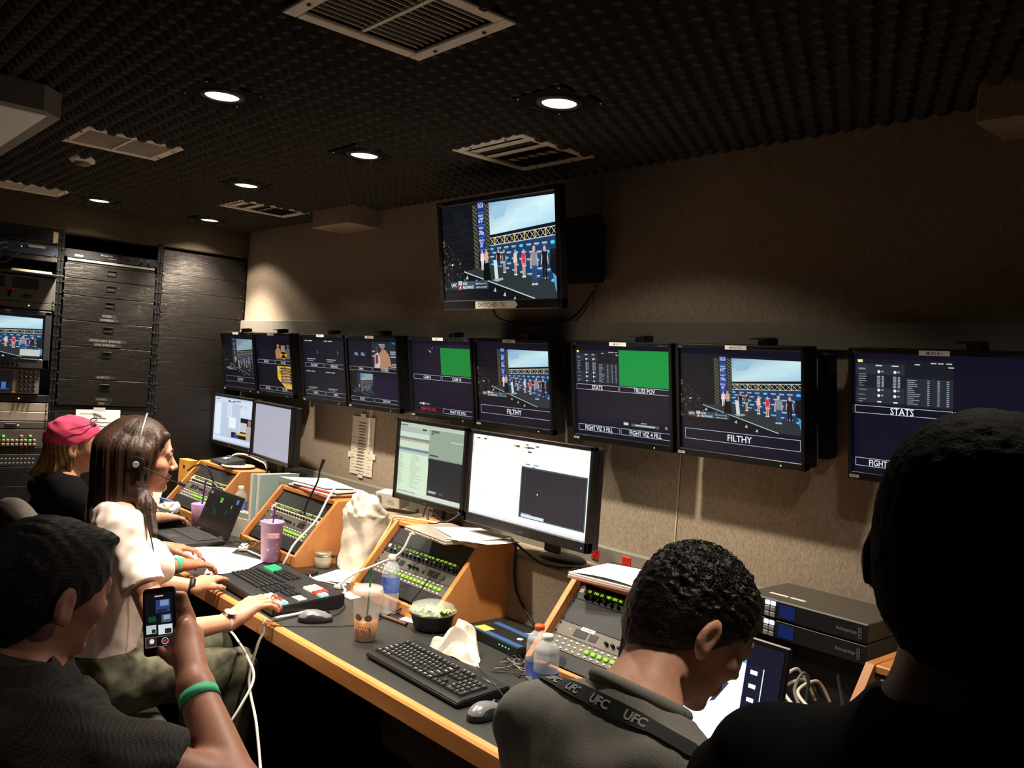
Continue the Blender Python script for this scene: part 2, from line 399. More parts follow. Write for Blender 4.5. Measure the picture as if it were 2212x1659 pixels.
# ------------------------------------------------------------------ ceiling vents
VL = {'A': 'large bare-edged square ceiling vent with a centre bar', 'B': 'square ceiling vent beside the smoke detector', 'C': 'square ceiling vent with bent curved blades above the hanging television',
      'D': 'square ceiling vent near the small wall box', 'E': 'square ceiling vent close to the rack header'}
for k, a, b_, c, d in VENTS:
    cx, cy = (a+b_)/2, (c+d)/2; lx, ly = b_-a, d-c
    t = thing('ceiling_vent', VL[k], 'vent', (cx, cy, ZC), group='square ceiling vents')
    fw = 0.034; m = MB()
    poly = lambda x0, y0, x1, y1: None
    MB().box((0, 0, HH-.001), (lx-.01, ly-.01, 0.004)).build('backing', M['ventdark'], t)
    for q, (bx, by, sx, sy) in enumerate(((0, ly/2-fw/2, lx, fw), (0, -ly/2+fw/2, lx, fw), (-lx/2+fw/2, 0, fw, ly-2*fw), (lx/2-fw/2, 0, fw, ly-2*fw))):
        MB().box((bx, by, 0.012 if k != 'A' else 0.004), (sx, sy, 0.008), bev=0.002).build('frame_side', M['vent'], t)
    if k == 'C' or k == 'D':
        for i in range(3):
            g = []
            for u in range(9):
                th = u/8*1.4; yy = -ly/2+fw+.02+i*.075+0.07*math.sin(th); zz = 0.012+0.05*(1-math.cos(th))*.45
                g.append([(-lx/2+fw, yy, zz), (lx/2-fw, yy, zz)])
            MB().surf(g).build('curved_blade', M['vent'], t)
        for i in range(6):
            MB().box((-lx/2+fw+(i+.5)*(lx-2*fw)/6, ly*.2, 0.016), (0.004, ly*.4, 0.014)).build('blade', M['ventdark'], t)
    else:
        n = 13
        for half in (-1, 1):
            sl = None
            for i in range(n):
                xx = -lx/2+fw+(i+.5)*(lx-2*fw)/n
                R = Matrix.Rotation(math.radians(62), 3, 'Y')
                if sl is None:
                    s_ = MB().box((0, 0, 0), (0.011, ly/2-fw-.006, 0.0016), R=R); sl = s_.mesh('slat', M['vent'])
                instm('slat', sl, (xx, half*(ly/4-fw/2), 0.014), t)
        MB().box((0, 0, 0.013), (lx-2*fw, 0.010, 0.012)).build('centre_bar', M['vent'], t)
    for sx, sy in ((-.25, -1), (.25, -1), (-.25, 1), (.25, 1)):
        MB().lathe([(0, -.004), (.004, -.003), (.005, 0)], 8, c=(sx*lx, sy*(ly/2-fw/2), .007 if k != 'A' else -.001)).build('screw', M['screw'], t)
# smoke detector
p = onz(178, 348, ZC)
t = thing('smoke_detector', 'small round smoke detector on the foam ceiling', 'detector', p)
MB().lathe([(0.055, 0.02), (0.055, 0.008), (0.045, -.004), (0.0, -.006)], 24).build('base', M['vent'], t)
MB().lathe([(0.03, -.004), (0.028, -.016), (0.0, -.02)], 20).build('sensor_cap', mat('detector_cap', (120, 112, 102), .5), t)
# fabric boxes at the top of the wall
def soffit(label, x0, x1, y0, zb):
    o = MB().box(((x0+x1)/2, (y0+YW)/2, (zb+ZC+.03)/2), (x1-x0, YW-y0, ZC+.028-zb), bev=0.004).build('wall_box', M['wallcloth'], loc=((x0+x1)/2, YW, zb)); tag(o, label, 'box'); return o
soffit('fabric covered box under the ceiling beside the hanging television', -3.97, -3.62, 2.125, 2.262)
soffit('fabric covered box under the ceiling above the far end of the screens', -0.835, -0.30, 2.125, 2.262)
# suspended light panel on the room side
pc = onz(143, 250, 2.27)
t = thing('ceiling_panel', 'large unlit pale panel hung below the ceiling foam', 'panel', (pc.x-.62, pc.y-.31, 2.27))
MB().prism([(-.62, -.25), (.56, -.31), (.62, -.25), (.62, .25), (.56, .31), (-.62, .31)], 0, .075, 'z').build('housing', mat('panel_housing', (120, 116, 106), .5), t)
MB().box((0, 0, -.003), (1.16, .54, .006), bev=.002).build('diffuser', mat('panel_diffuser', (225, 224, 210), .5, emit=(225, 224, 200), es=0.02), t)  # faint emission put into the diffuser, although the panel is unlit
# ================================================================== pictures shown on the screens
def feed(cv, x0, y0, x1, y1, dim=1.0, lower=True, text=True):
    """the weigh-in stage seen on many screens: rectangle in screen metres"""
    w, h = x1-x0, y1-y0
    def Q(fx, fy): return (x0+fx*w, y1-fy*h)
    def c(*rgb): return tuple(v*dim for v in rgb)
    R = random.Random(3)
    P = lambda pts, col: cv.poly([Q(*p) for p in pts], col)
    P([(0, 0), (1, 0), (1, 1), (0, 1)], c(15, 17, 24))
    for i in range(6):                                                    # dim seating rows
        cv.line(Q(0.0, .22+i*.09), Q(.30, .16+i*.10), h*.004, c(34, 38, 38))
    for i in range(5): cv.line(Q(.10+.02*i, .05), Q(.22+.025*i, .45), h*.003, c(40, 52, 46))
    cv.k += 1; cv.hold = True
    for i in range(150):                                                  # crowd
        a = R.random()**1.6; fx = a*.32; fy = .33+a*.5+R.random()*(.55-.6*a); s = R.uniform(.004, .012)
        g = R.randint(30, 110); t = R.random()
        col = c(g, g*.9, g*.8) if t < .7 else (c(g*.5, g*.8, g*.7) if t < .9 else c(120, 90, 80))
        q = Q(fx, min(fy, .97)); cv.disc(q[0], q[1], s*w*.7, s*h*1.2, col, 6)
    cv.hold = False
    cv.disc(*Q(.085, .62), w*.009, h*.010, c(225, 240, 235), 8)
    P([(.44, .02), (1.0, .03), (1.0, .285), (.45, .345)], (c(196, 226, 232), c(160, 205, 228), c(205, 236, 240), c(120, 160, 195))[::-1])   # sky screen
    P([(.47, .06), (.62, .05), (.58, .17), (.49, .2)], c(150, 190, 215)); P([(.66, .12), (.86, .1), (.9, .24), (.7, .26)], c(190, 225, 236))
    P([(.45, .345), (1.0, .285), (1.0, .32), (.45, .375)], c(18, 22, 28))
    P([(.44, .375), (1.0, .32), (1.0, .41), (.44, .455)], c(14, 16, 18))
    cv.k += 1; cv.hold = True
    for i in range(13):                                                   # lattice truss
        a, b = .45+i*.0425, .45+(i+1)*.0425; f = lambda u: .378-(u-.45)*.1; g = lambda u: .452-(u-.45)*.082
        cv.line(Q(a, f(a)), Q(b, g(b)), h*.007, c(190, 196, 180)); cv.line(Q(a, g(a)), Q(b, f(b)), h*.007, c(150, 152, 140))
        if i % 2: cv.line(Q(a, f(a)), Q(a, g(a)), h*.012, c(210, 170, 90))
    cv.hold = False
    cv.line(Q(.45, .378), Q(1, .323), h*.008, c(200, 205, 200)); cv.line(Q(.45, .452), Q(1, .407), h*.008, c(200, 205, 200))
    for xx in (.315, .425):                                               # upright trusses
        P([(xx-.022, .02), (xx+.022, .02), (xx+.03, .68), (xx-.014, .70)], c(36, 40, 36))
        cv.k += 1; cv.hold = True
        for i in range(15):
            a = .03+i*.043; sx = xx+(i*.0005)
            cv.line(Q(sx-.018, a), Q(sx+.022, a+.043), h*.006, c(128, 126, 96)); cv.line(Q(sx+.022, a), Q(sx-.018, a+.043), h*.005, c(96, 94, 70))
    cv.hold = False
    P([(.342, .0), (.402, .0), (.408, .56), (.352, .57)], c(30, 52, 128))      # banner with figures
    for i in range(4): cv.line(Q(.343, .11+i*.125), Q(.405, .105+i*.125), h*.004, c(110, 150, 220))
    P([(.44, .46), (1.0, .41), (1.0, .92), (.44, .66)], c(30, 58, 96))        # logo wall
    cv.k += 1; cv.hold = True
    for i in range(9):
        for j in range(5):
            fx = .465+i*.063+(j % 2)*.02; t0 = .47-(fx-.44)*.082; t1 = .66+(fx-.44)*.45; fy = t0+(j+.5)*(t1-t0)/5.2; k = (i*7+j*3) % 4; q = Q(fx, fy)
            if fx > .985: continue
            sw = w*(.017+.008*(fx-.44)); sh = h*(.014+.012*(fx-.44))
            if k == 0: cv.disc(q[0], q[1], sw*.9, sh*.9, c(80, 190, 225), 10)
            else:
                cv.rect(q[0]-sw, q[1]-sh*.1, q[0]+sw, q[1]+sh*.6, c(176, 196, 212)); cv.rect(q[0]-sw*.8, q[1]-sh*.7, q[0]+sw*.8, q[1]-sh*.3, c(110, 136, 160))
    cv.hold = False
    P([(.20, .70), (.44, .64), (1.0, .86), (1.0, 1.0), (.80, 1.0)], c(42, 50, 54))   # stage deck
    P([(.20, .70), (.80, 1.0), (.62, 1.0), (.19, .765)], c(14, 16, 18)); cv.line(Q(.20, .70), Q(.82, 1.0), h*.012, c(170, 190, 190))
    for i in range(6): q = Q(.225+i*.085, .755+i*.047); cv.poly([(q[0]-w*.014, q[1]-h*.02), (q[0]+w*.012, q[1]-h*.026), (q[0]+w*.004, q[1]+h*.02)], c(170, 184, 188))
    def man(fx, ft, fb, top, bot, skin, wd=.05, shoes=None):
        wd *= .8
        H = fb-ft; q = lambda a, b: Q(fx+a*wd, ft+b*H)
        cv.poly([q(-.42, .16), q(.42, .16), q(.5, .5), q(.3, .54), q(-.3, .54), q(-.5, .5)], top)
        cv.poly([q(-.3, .5), q(-.02, .5), q(-.08, .97), q(-.28, .97)], bot); cv.poly([q(.02, .5), q(.32, .5), q(.34, .97), q(.1, .97)], bot)
        cv.poly([q(-.56, .48), q(-.42, .2), q(-.32, .3), q(-.44, .55)], skin); cv.poly([q(.56, .48), q(.42, .2), q(.32, .3), q(.44, .55)], skin)
        o = q(0, .08); cv.disc(o[0], o[1], w*wd*.2, h*H*.085, skin, 10)
        if shoes: cv.poly([q(-.36, .95), q(-.02, .95), q(-.02, 1.0), q(-.4, 1.0)], shoes); cv.poly([q(.04, .95), q(.42, .95), q(.44, 1.0), q(.04, 1.0)], shoes)
    sk = c(205, 160, 138)
    man(.375, .49, .70, c(225, 215, 215), c(225, 225, 230), sk, .045); man(.412, .48, .69, sk, c(170, 170, 175), sk, .045)
    P([(.475, .60), (.505, .60), (.515, .80), (.485, .80)], c(200, 212, 214)); P([(.46, .80), (.55, .78), (.56, .80), (.50, .82)], c(150, 165, 170))
    P([(.385, .63), (.43, .62), (.45, .80), (.38, .80)], c(9, 10, 12))
    man(.52, .50, .70, c(22, 26, 34), c(30, 44, 70), sk, .05); man(.57, .50, .735, c(60, 40, 40), sk, sk, .038, c(235, 235, 235))
    man(.665, .51, .765, c(224, 196, 176), sk, sk, .04, c(240, 240, 240)); man(.735, .515, .79, c(200, 56, 60), sk, sk, .045, c(240, 240, 240))
    man(.82, .49, .87, c(132, 134, 146), c(46, 70, 116), sk, .075, c(190, 195, 200)); man(.905, .50, .84, c(24, 26, 32), c(20, 22, 28), sk, .07)
    P([(.955, .55), (1.0, .53), (1.0, .95), (.97, .8), (.945, .68)], c(16, 18, 26)); P([(.965, .76), (1.0, .80), (1.0, .96), (.985, .92)], c(84, 150, 190)); cv.disc(*Q(.965, .56), w*.02, h*.03, c(30, 26, 26), 8)
    if lower:
        P([(.06, .80), (.42, .80), (.42, .885), (.06, .885)], c(62, 78, 92)); P([(.06, .80), (.135, .80), (.135, .885), (.06, .885)], c(44, 54, 66))
        P([(.14, .795), (.175, .795), (.175, .84), (.14, .84)], c(170, 196, 208)); P([(.14, .84), (.175, .84), (.175, .89), (.14, .89)], c(196, 40, 44)); cv.disc(*Q(.158, .865), w*.007, h*.014, c(240, 235, 235), 6)
        P([(.30, .81), (.415, .81), (.415, .878), (.30, .878)], c(40, 52, 64))
        if text:
            cv.text('UFC', *Q(.098, .856), h*.038, c(235, 240, 242), w=w*.052); cv.text('RORY', *Q(.185, .838), h*.028, c(232, 238, 240), 'l', w=w*.042)
            cv.text('MacDONALD', *Q(.185, .876), h*.028, c(232, 238, 240), 'l', w=w*.098)
            cv.text('MMA Record: 18-2', *Q(.307, .838), h*.018, c(190, 205, 215), 'l', w=w*.098); cv.text('@rory_macdonald', *Q(.32, .872), h*.016, c(200, 222, 235), 'l', w=w*.088)
            cv.disc(*Q(.312, .866), w*.005, h*.008, c(80, 170, 225), 6)
    if text:
        for s_, fy, hh in (('18-2-0', .06, .05), ('HEIGHT', .15, .022), ('6\'0"', .21, .05), ('WEIGHT', .275, .022), ('170lbs', .335, .045), ('REACH', .40, .022), ('76"', .46, .05)):
            cv.text(s_, *Q(.375, fy), h*hh, c(205, 222, 245), w=w*(.046 if len(s_) > 3 else .03))
NAVY = (15, 15, 33); LINE = (206, 212, 222); TXT = (226, 230, 238)
def boxed(cv, x0, y0, x1, y1, t, h, col=TXT, line=LINE, lw=.0011, tw=None):
    cv.frame(x0, y0, x1, y1, lw, line); cv.text(t, (x0+x1)/2, y0+(y1-y0)*.5-h/2, h, col, w=tw)
def stats(cv, x0, y0, x1, y1):
    w, h = x1-x0, y1-y0; Q = lambda a, b: (x0+a*w, y1-b*h); R = random.Random(5)
    cv.rect(x0, y0, x1, y1, (24, 26, 34)); cv.hold = False; cv.rect(*Q(.0, .95), *Q(.52, .1), (40, 46, 56)); cv.rect(*Q(0, .62), *Q(.52, .33), (28, 32, 42)); cv.rect(*Q(.53, .97), *Q(1, .38), (36, 42, 52))
    cv.rect(*Q(.02, .075), *Q(.075, .015), (240, 215, 90)); cv.disc(*Q(.045, .045), w*.012, h*.02, (250, 245, 200), 8)
    cv.k += 1; cv.hold = True
    for a, b in ((.78, .045), (.85, .045), (.93, .045), (.62, .08), (.95, .12)): cv.rect(*Q(a, b+.018), *Q(a+.055, b-.005), (190, 194, 200))
    for i, fy in enumerate((.2, .22, .33, .38, .43, .48, .53, .58, .67, .78, .88, .93)):
        cv.rect(*Q(.03, fy+.012), *Q(.03+R.uniform(.04, .09), fy-.006), (130, 134, 142))
    for cx in (.25, .42):
        cv.rect(*Q(cx-.035, .15), *Q(cx+.035, .125), (210, 214, 220))
        for fy in (.27, .67, .79): cv.disc(*Q(cx, fy), w*.016, h*.034, (235, 238, 242), 10); cv.rect(*Q(cx+.025, fy+.01), *Q(cx+.05, fy-.02), (150, 155, 162))
        for k in range(8): fy = .37+k*.032; cv.rect(*Q(cx-.02, fy+.012), *Q(cx+.015, fy-.008), (140, 160, 190)); cv.rect(*Q(cx+.03, fy+.012), *Q(cx+.055, fy-.008), (160, 164, 170))
        cv.rect(*Q(cx-.015, .94), *Q(cx+.03, .91), (220, 224, 228))
    for k in range(13):
        fy = .42+k*.042; cv.rect(*Q(.55, fy+.012), *Q(.55+R.uniform(.05, .14), fy-.008), (130, 136, 144))
        for cx in (.76, .86, .95): cv.rect(*Q(cx-.012, fy+.012), *Q(cx+.012, fy-.008), (150, 156, 164))
    cv.hold = False
def fighters(cv, x0, y0, x1, y1, lower=True):
    w, h = x1-x0, y1-y0; Q = lambda a, b: (x0+a*w, y1-b*h)
    cv.rect(x0, y0, x1, y1, (10, 9, 14))
    for s, cx, sk in ((1, .2, (190, 130, 92)), (-1, .8, (120, 92, 84))):
        cv.poly([Q(cx-.16, 1), Q(cx-.19, .55), Q(cx-.08, .42), Q(cx+.08, .42), Q(cx+.19, .55), Q(cx+.15, 1)], sk)
        cv.disc(*Q(cx, .3), w*.075, h*.13, tuple(v*.95 for v in sk), 12); cv.poly([Q(cx-.07, .25), Q(cx-.05, .17), Q(cx+.05, .17), Q(cx+.07, .25)], (30, 24, 22))
        cv.rect(*Q(cx-.16, 1.0), *Q(cx+.15, .9), (60, 50, 50) if s > 0 else (28, 28, 36))
    cv.rect(*Q(.36, .6), *Q(.64, .28), (60, 62, 66))
    for i in range(5): cv.rect(*Q(.38, .33+i*.06), *Q(.62, .30+i*.06), (190, 192, 196))
    cv.rect(*Q(.30, .80), *Q(.47, .68), (226, 180, 34)); cv.rect(*Q(.53, .80), *Q(.72, .68), (226, 180, 34)); cv.rect(*Q(.42, .88), *Q(.6, .72), (20, 20, 24)); cv.rect(*Q(.40, .92), *Q(.62, .86), (150, 152, 160))
def desktop(cv, x0, y0, x1, y1, kind):
    """graphics workstation windows"""
    w, h = x1-x0, y1-y0; Q = lambda a, b: (x0+a*w, y1-b*h); R = random.Random(len(kind)+11)
    def rc(a, b, c, d, col): cv.rect(*Q(a, d), *Q(c, b), col)
    if kind == 'white':
        rc(0, 0, 1, 1, (255, 255, 253)); rc(0, .97, 1, 1, (236, 240, 244))
        for a, b, l in ((.035, .02, .03), (.10, .02, .028), (.48, .015, .02), (.50, .045, .05), (.56, .02, .03)): rc(a, b+.02, a+l, b+.034, (70, 74, 80))
        for a in (.375, .465): rc(a, .065, a+.025, .085, (214, 200, 60)); rc(a+.025, .065, a+.05, .085, (46, 46, 42))
        rc(.50, .115, .53, .132, (50, 50, 50)); rc(.0, .055, 1, .057, (226, 228, 232)); rc(.05, .23, .2, .232, (220, 222, 226))
        for i in range(9): rc(.008, .1+i*.018, .014, .106+i*.018, (60, 60, 64))
        for a, b, l in ((.487, .265, .035), (.555, .262, .04), (.545, .29, .02)): rc(a, b, a+l, b+.012, (120, 122, 140))
        rc(.455, .30, 1-.02, .905, (34, 34, 46)); cv.frame(*Q(.46, .9), *Q(.975, .306), h*.004, (60, 150, 140)); cv.frame(*Q(.49, .895), *Q(.945, .315), h*.002, (96, 110, 130))
        rc(.475, .86, .665, .895, (225, 235, 246)); rc(.475, .85, .56, .865, (160, 180, 210)); cv.disc(*Q(.60, .60), w*.006, h*.011, (230, 234, 240), 6)
        rc(.03, .70, .2, .702, (210, 212, 216)); rc(.03, .75, .25, .751, (216, 218, 222))
    elif kind == 'green':
        rc(0, 0, 1, 1, (214, 234, 206)); rc(0, 0, 1, .045, (188, 204, 186)); rc(0, .03, .12, .045, (70, 90, 80)); rc(.985, .03, 1, .045, (200, 60, 50))
        for i, (a, b, c) in enumerate(((.05, .13, (176, 190, 178)), (.13, .20, (206, 222, 204)), (.20, .235, (120, 140, 140)), (.235, .26, (214, 190, 160)), (.26, .35, (208, 224, 200)), (.35, .385, (110, 134, 150)), (.385, .42, (180, 200, 190)))): rc(0, a, .47, b, c)
        rc(.0, .245, .47, .25, (206, 120, 50)); rc(.47, .05, 1, .42, (150, 168, 150)); rc(.50, .06, .62, .09, (92, 110, 96)); rc(.36, .06, .42, .085, (60, 76, 60)); rc(.5, .1, .53, .115, (30, 40, 34))
        rc(.47, .42, 1, .50, (140, 156, 142)); rc(.49, .385, .62, .405, (60, 76, 66)); rc(.80, .17, .98, .19, (186, 200, 186)); rc(.97, .39, 1, .41, (60, 190, 110))
        rc(.48, .44, 1, .94, (34, 38, 42)); rc(.50, .87, .62, .90, (170, 180, 186)); rc(.66, .88, .72, .895, (90, 96, 100))
        for i in range(22): rc(.01, .44+i*.021, .01+R.uniform(.03, .1), .446+i*.021, (150, 176, 146)); rc(.2, .44+i*.021, .2+R.uniform(.05, .2), .446+i*.021, (170, 192, 164))
        rc(0, .945, 1, 1, (208, 224, 206)); rc(.02, .95, .3, .965, (150, 164, 150))
    elif kind == 'blue':
        rc(0, 0, 1, 1, (206, 220, 240)); rc(0, 0, 1, .03, (186, 200, 222)); rc(.03, .045, .13, .06, (60, 66, 76)); rc(.36, .06, .42, .085, (40, 48, 50)); rc(.48, .06, .54, .085, (40, 48, 50)); rc(.55, .05, .68, .07, (60, 66, 76))
        rc(.03, .14, .17, .86, (228, 238, 248)); rc(.20, .12, .68, .88, (190, 204, 226)); rc(.34, .08, .52, .1, (150, 160, 176))
        for i in range(8): rc(.34, .13+i*.04, .47, .155+i*.04, (226, 234, 246))
        rc(.40, .42, .58, .66, (238, 244, 250)); rc(.68, .08, 1, .36, (214, 226, 242)); rc(.70, .13, .715, .18, (40, 50, 60)); rc(.80, .15, .83, .175, (70, 190, 110))
        rc(.70, .40, 1, .86, (12, 12, 16)); rc(.70, .50, .86, .70, (196, 200, 206)); rc(.48, .74, .72, .86, (24, 26, 40)); rc(.55, .78, .66, .86, (40, 56, 190)); rc(.60, .73, .95, .78, (226, 190, 50))
        cv.poly([Q(.86, .86), Q(.84, .62), Q(.88, .55), Q(.97, .55), Q(1, .6), Q(1, .86)], (186, 170, 164)); cv.disc(*Q(.92, .48), w*.04, h*.07, (150, 120, 112), 10)
        rc(.0, .88, .7, .98, (216, 228, 244)); rc(0, .97, 1, 1, (178, 190, 210)); rc(0, .86, 1, .88, (178, 192, 214))
    elif kind == 'plain':
        rc(0, 0, 1, 1, (176, 176, 192)); rc(0, .985, 1, 1, (160, 160, 178)); rc(.0, 0, .006, 1, (150, 150, 168))

# ================================================================== hanging wall monitors
SW, SH = 0.408, 0.306; OW, OH = 0.432, 0.340
def wall_monitor(xl, name, label, draw, sticker='', clip=True, w=OW, es=1.0):
    t = thing('wall_monitor', label, 'monitor', (xl+w/2, 2.178, 1.398), (math.radians(8.3), 0, 0), group='tilted wall monitors in pairs')
    b = MB()
    fx, fz = (w-SW)/2, (OH-SH)/2+.004
    for c, d in (((0, .012, fz/2), (w, .024, fz)), ((0, .012, OH-(OH-SH-fz)/2), (w, .024, OH-SH-fz)), ((-w/2+fx/2, .012, OH/2), (fx, .024, OH)), ((w/2-fx/2, .012, OH/2), (fx, .024, OH))): b.box(c, d, bev=.0015)
    b.build('bezel', M['bezel'], t)
    b = MB(); b.box((0, .045, OH/2), (w-.004, .05, OH-.004), bev=.004); b.box((0, .085, OH/2), (w*.72, .04, OH*.66), bev=.012); b.build('housing', M['black'], t)
    cv = Canvas(); cv.rect(-SW/2, -SH/2, SW/2, SH/2, NAVY); draw(cv)
    s = print_on(t, 'screen', cv, (0, .0105, fz+SH/2), emission=True, s=es)
    lab = Canvas(); lab.rect(-.036, -.006, .036, .006, (246, 240, 226)); lab.text(sticker, 0, -.0035, .007, (60, 56, 52)); print_on(t, 'name_strip', lab, (0, -.0006, OH-.007))
    lab = Canvas(); lab.text('NEC', -w/2+.012, OH-.011, .006, (92, 92, 94), 'l'); print_on(t, 'maker_mark', lab, (0, -.0004, 0)); lab = Canvas(); lab.text('MultiSync LCD', w/2-.012, OH-.0105, .0042, (70, 70, 72), 'r'); print_on(t, 'model_mark', lab, (0, -.0004, 0))
    lab = Canvas(); lab.rect(-.013, -.004, .013, .004, (176, 170, 158)); lab.rect(-.010, -.0015, .004, .0015, (110, 106, 100)); print_on(t, 'asset_sticker', lab, (-w/2+.018, -.0006, .009))
    MB().cyl((w*.33, 0, .0085), (w*.33, -.001, .0085), .0022, n=8).build('power_light', emat('green_light', (170, 255, 90), 1.6), t)
    # wall bracket
    b = MB(); b.box((0, .115, OH*.5), (.12, .03, .12), bev=.004); b.build('mount_plate', M['blackm'], t)
    if sticker in ('MON 3-2', 'MON 4-2', 'MON 6', 'MON 7-2'):
        b = MB(); b.box((w/2+.012, .098, OH*.5), (.032, .05, OH*.86), bev=.003); b.box((w/2-.01, .115, OH*.5), (.05, .016, .08)); b.build('side_bracket', M['blackm'], t)
    if clip:
        b = MB(); b.box((w*.20, .03, OH+.009), (.032, .05, .018)); b.box((w*.20-.012, .02, OH+.019), (.05, .05, .003)); b.build('top_clip', M['black'], t)
    return t
def hx(u): return -SW/2+u*SW
def vz(v): return -SH/2+v*SH
LB = 'black bezel wall monitor showing '
def d_filthy(size):
    def d(cv):
        feed(cv, hx(.0), vz(.245), hx(1.0), vz(.93)); boxed(cv, hx(.035), vz(.10), hx(.985), vz(.205), 'FILTHY', .0185 if size else .016)
    return d
def d2(cv):
    fighters(cv, hx(.55), vz(.56), hx(1.0), vz(.94)); cv.rect(hx(.58), vz(.08), hx(1), vz(.47), (230, 196, 60))
    R = random.Random(2)
    for i in range(26): a, b = R.uniform(.6, .98), R.uniform(.1, .45); cv.disc(hx(a), vz(b), .009, .008, R.choice([(250, 240, 180), (200, 150, 30), (140, 100, 10)]), 6)
    cv.poly([(hx(.55), vz(.04)), (hx(.58), vz(.04)), (hx(.8), vz(.08)), (hx(.58), vz(.25))], NAVY)
    for i in range(5): cv.rect(hx(.68), vz(.17+i*.05), hx(.96), vz(.205+i*.05), (92, 40, 48)); cv.rect(hx(.72), vz(.18+i*.05), hx(.92), vz(.19+i*.05), (190, 180, 180))
    cv.rect(hx(.66), vz(.42), hx(.98), vz(.44), (60, 50, 46))
    for a, b, t, v in ((.03, .53, 'SWR PVW', .50), (.54, .985, 'VIZ 1 FILL', .50), (.03, .53, 'VIZ 2 FILL', .03), (.54, .985, 'VIZ 3 FILL', .03)): boxed(cv, hx(a), vz(v), hx(b), vz(v+.065), t, .011, tw=.055)
def d3(cv):
    for a, t in ((.04, 'VELLO MTC'), (.52, 'GREEN MTC')): boxed(cv, hx(a), vz(.505), hx(a+.46), vz(.57), t, .011, tw=.07)
    for a, t in ((.04, '5 MTC'), (.52, '7 MTC')): boxed(cv, hx(a), vz(.05), hx(a+.46), vz(.115), t, .011, tw=.045)
    for a in (.06, .54):
        cv.rect(hx(a), vz(.925), hx(a+.08), vz(.94), (190, 190, 200)); cv.rect(hx(a+.10), vz(.925), hx(a+.19), vz(.94), (210, 210, 215)); cv.rect(hx(a+.30), vz(.72), hx(a+.315), vz(.78), (80, 150, 110))
        cv.rect(hx(a), vz(.425), hx(a+.12), vz(.44), (170, 170, 180)); cv.rect(hx(a+.14), vz(.425), hx(a+.22), vz(.44), (180, 180, 186))
        for k in range(8): cv.rect(hx(a+.04+k*.028), vz(.63), hx(a+.058+k*.028), vz(.645), (205, 210, 215)); cv.rect(hx(a+.04+k*.028), vz(.16), hx(a+.058+k*.028), vz(.175), (180, 200, 190))
        cv.rect(hx(a+.05), vz(.60), hx(a+.2), vz(.615), (140, 144, 150)); cv.rect(hx(a+.05), vz(.135), hx(a+.2), vz(.148), (130, 134, 140))
def d4(cv):
    cv.rect(hx(.49), vz(.56), hx(1), vz(.95), (38, 46, 60)); cv.poly([(hx(.88), vz(.95)), (hx(1), vz(.95)), (hx(1), vz(.92)), (hx(.93), vz(.92))], (50, 120, 190))
    for a, b, l in ((.64, .90, .12), (.66, .87, .1), (.86, .80, .13), (.86, .77, .13), (.86, .73, .13), (.5, .80, .06), (.5, .73, .05), (.88, .62, .1), (.88, .585, .11)): cv.rect(hx(a), vz(b), hx(a+l), vz(b+.02), (176, 182, 192))
    cv.poly([(hx(.66), vz(.56)), (hx(.64), vz(.78)), (hx(.72), vz(.85)), (hx(.78), vz(.83)), (hx(.84), vz(.76)), (hx(.88), vz(.58)), (hx(.82), vz(.6)), (hx(.8), vz(.56))], (196, 148, 116)); cv.disc(hx(.715), vz(.86), .012, .016, (180, 130, 104), 10)
    cv.poly([(hx(.54), vz(.57)), (hx(.55), vz(.76)), (hx(.62), vz(.8)), (hx(.66), vz(.7)), (hx(.65), vz(.57))], (222, 214, 216)); cv.poly([(hx(.56), vz(.62)), (hx(.57), vz(.76)), (hx(.62), vz(.76)), (hx(.62), vz(.64))], (150, 60, 60)); cv.disc(hx(.60), vz(.84), .011, .015, (96, 70, 62), 10)
    for a in (.12, .26): cv.poly([(hx(a), vz(.74)), (hx(a+.09), vz(.73)), (hx(a+.08), vz(.78)), (hx(a+.02), vz(.79))], (120, 140, 176))
    cv.rect(hx(.36), vz(.6), hx(.365), vz(.84), (60, 64, 84))
    feed(cv, hx(.02), vz(.13), hx(.49), vz(.48), dim=.8, text=False); cv.rect(hx(.505), vz(.12), hx(.98), vz(.44), (24, 20, 52))
    for a, b, t, v in ((.02, .49, 'CAM 6', .51), (.505, .99, 'FOH SCREEN 1', .51), (.02, .49, 'FILTHY', .05), (.505, .99, 'SWR PVW', .05)): boxed(cv, hx(a), vz(v), hx(b), vz(v+.06), t, .011, tw=.06 if len(t) > 6 else .04)
def d5(cv):
    cv.rect(hx(.50), vz(.54), hx(.99), vz(.90), (14, 132, 54)); cv.poly([(hx(.30), vz(.87)), (hx(.33), vz(.83)), (hx(.345), vz(.84))], (210, 214, 220)); cv.line((hx(.36), vz(.88)), (hx(.372), vz(.91)), .0015, (200, 205, 210))
    boxed(cv, hx(.02), vz(.46), hx(.49), vz(.525), 'CAM 8', .012); boxed(cv, hx(.51), vz(.46), hx(.985), vz(.525), 'CAM 10', .012)
    cv.rect(hx(.10), vz(.115), hx(.16), vz(.13), (190, 196, 202)); cv.rect(hx(.16), vz(.105), hx(.185), vz(.14), (210, 214, 218)); cv.rect(hx(.19), vz(.11), hx(.28), vz(.135), (110, 116, 124))
    boxed(cv, hx(.02), vz(.02), hx(.49), vz(.085), 'FIGHT VIZ 1 FILL', .011, (220, 40, 44), (110, 40, 60), tw=.105); boxed(cv, hx(.51), vz(.02), hx(.985), vz(.085), 'FIGHT VIZ 2 FILL', .011, tw=.105)
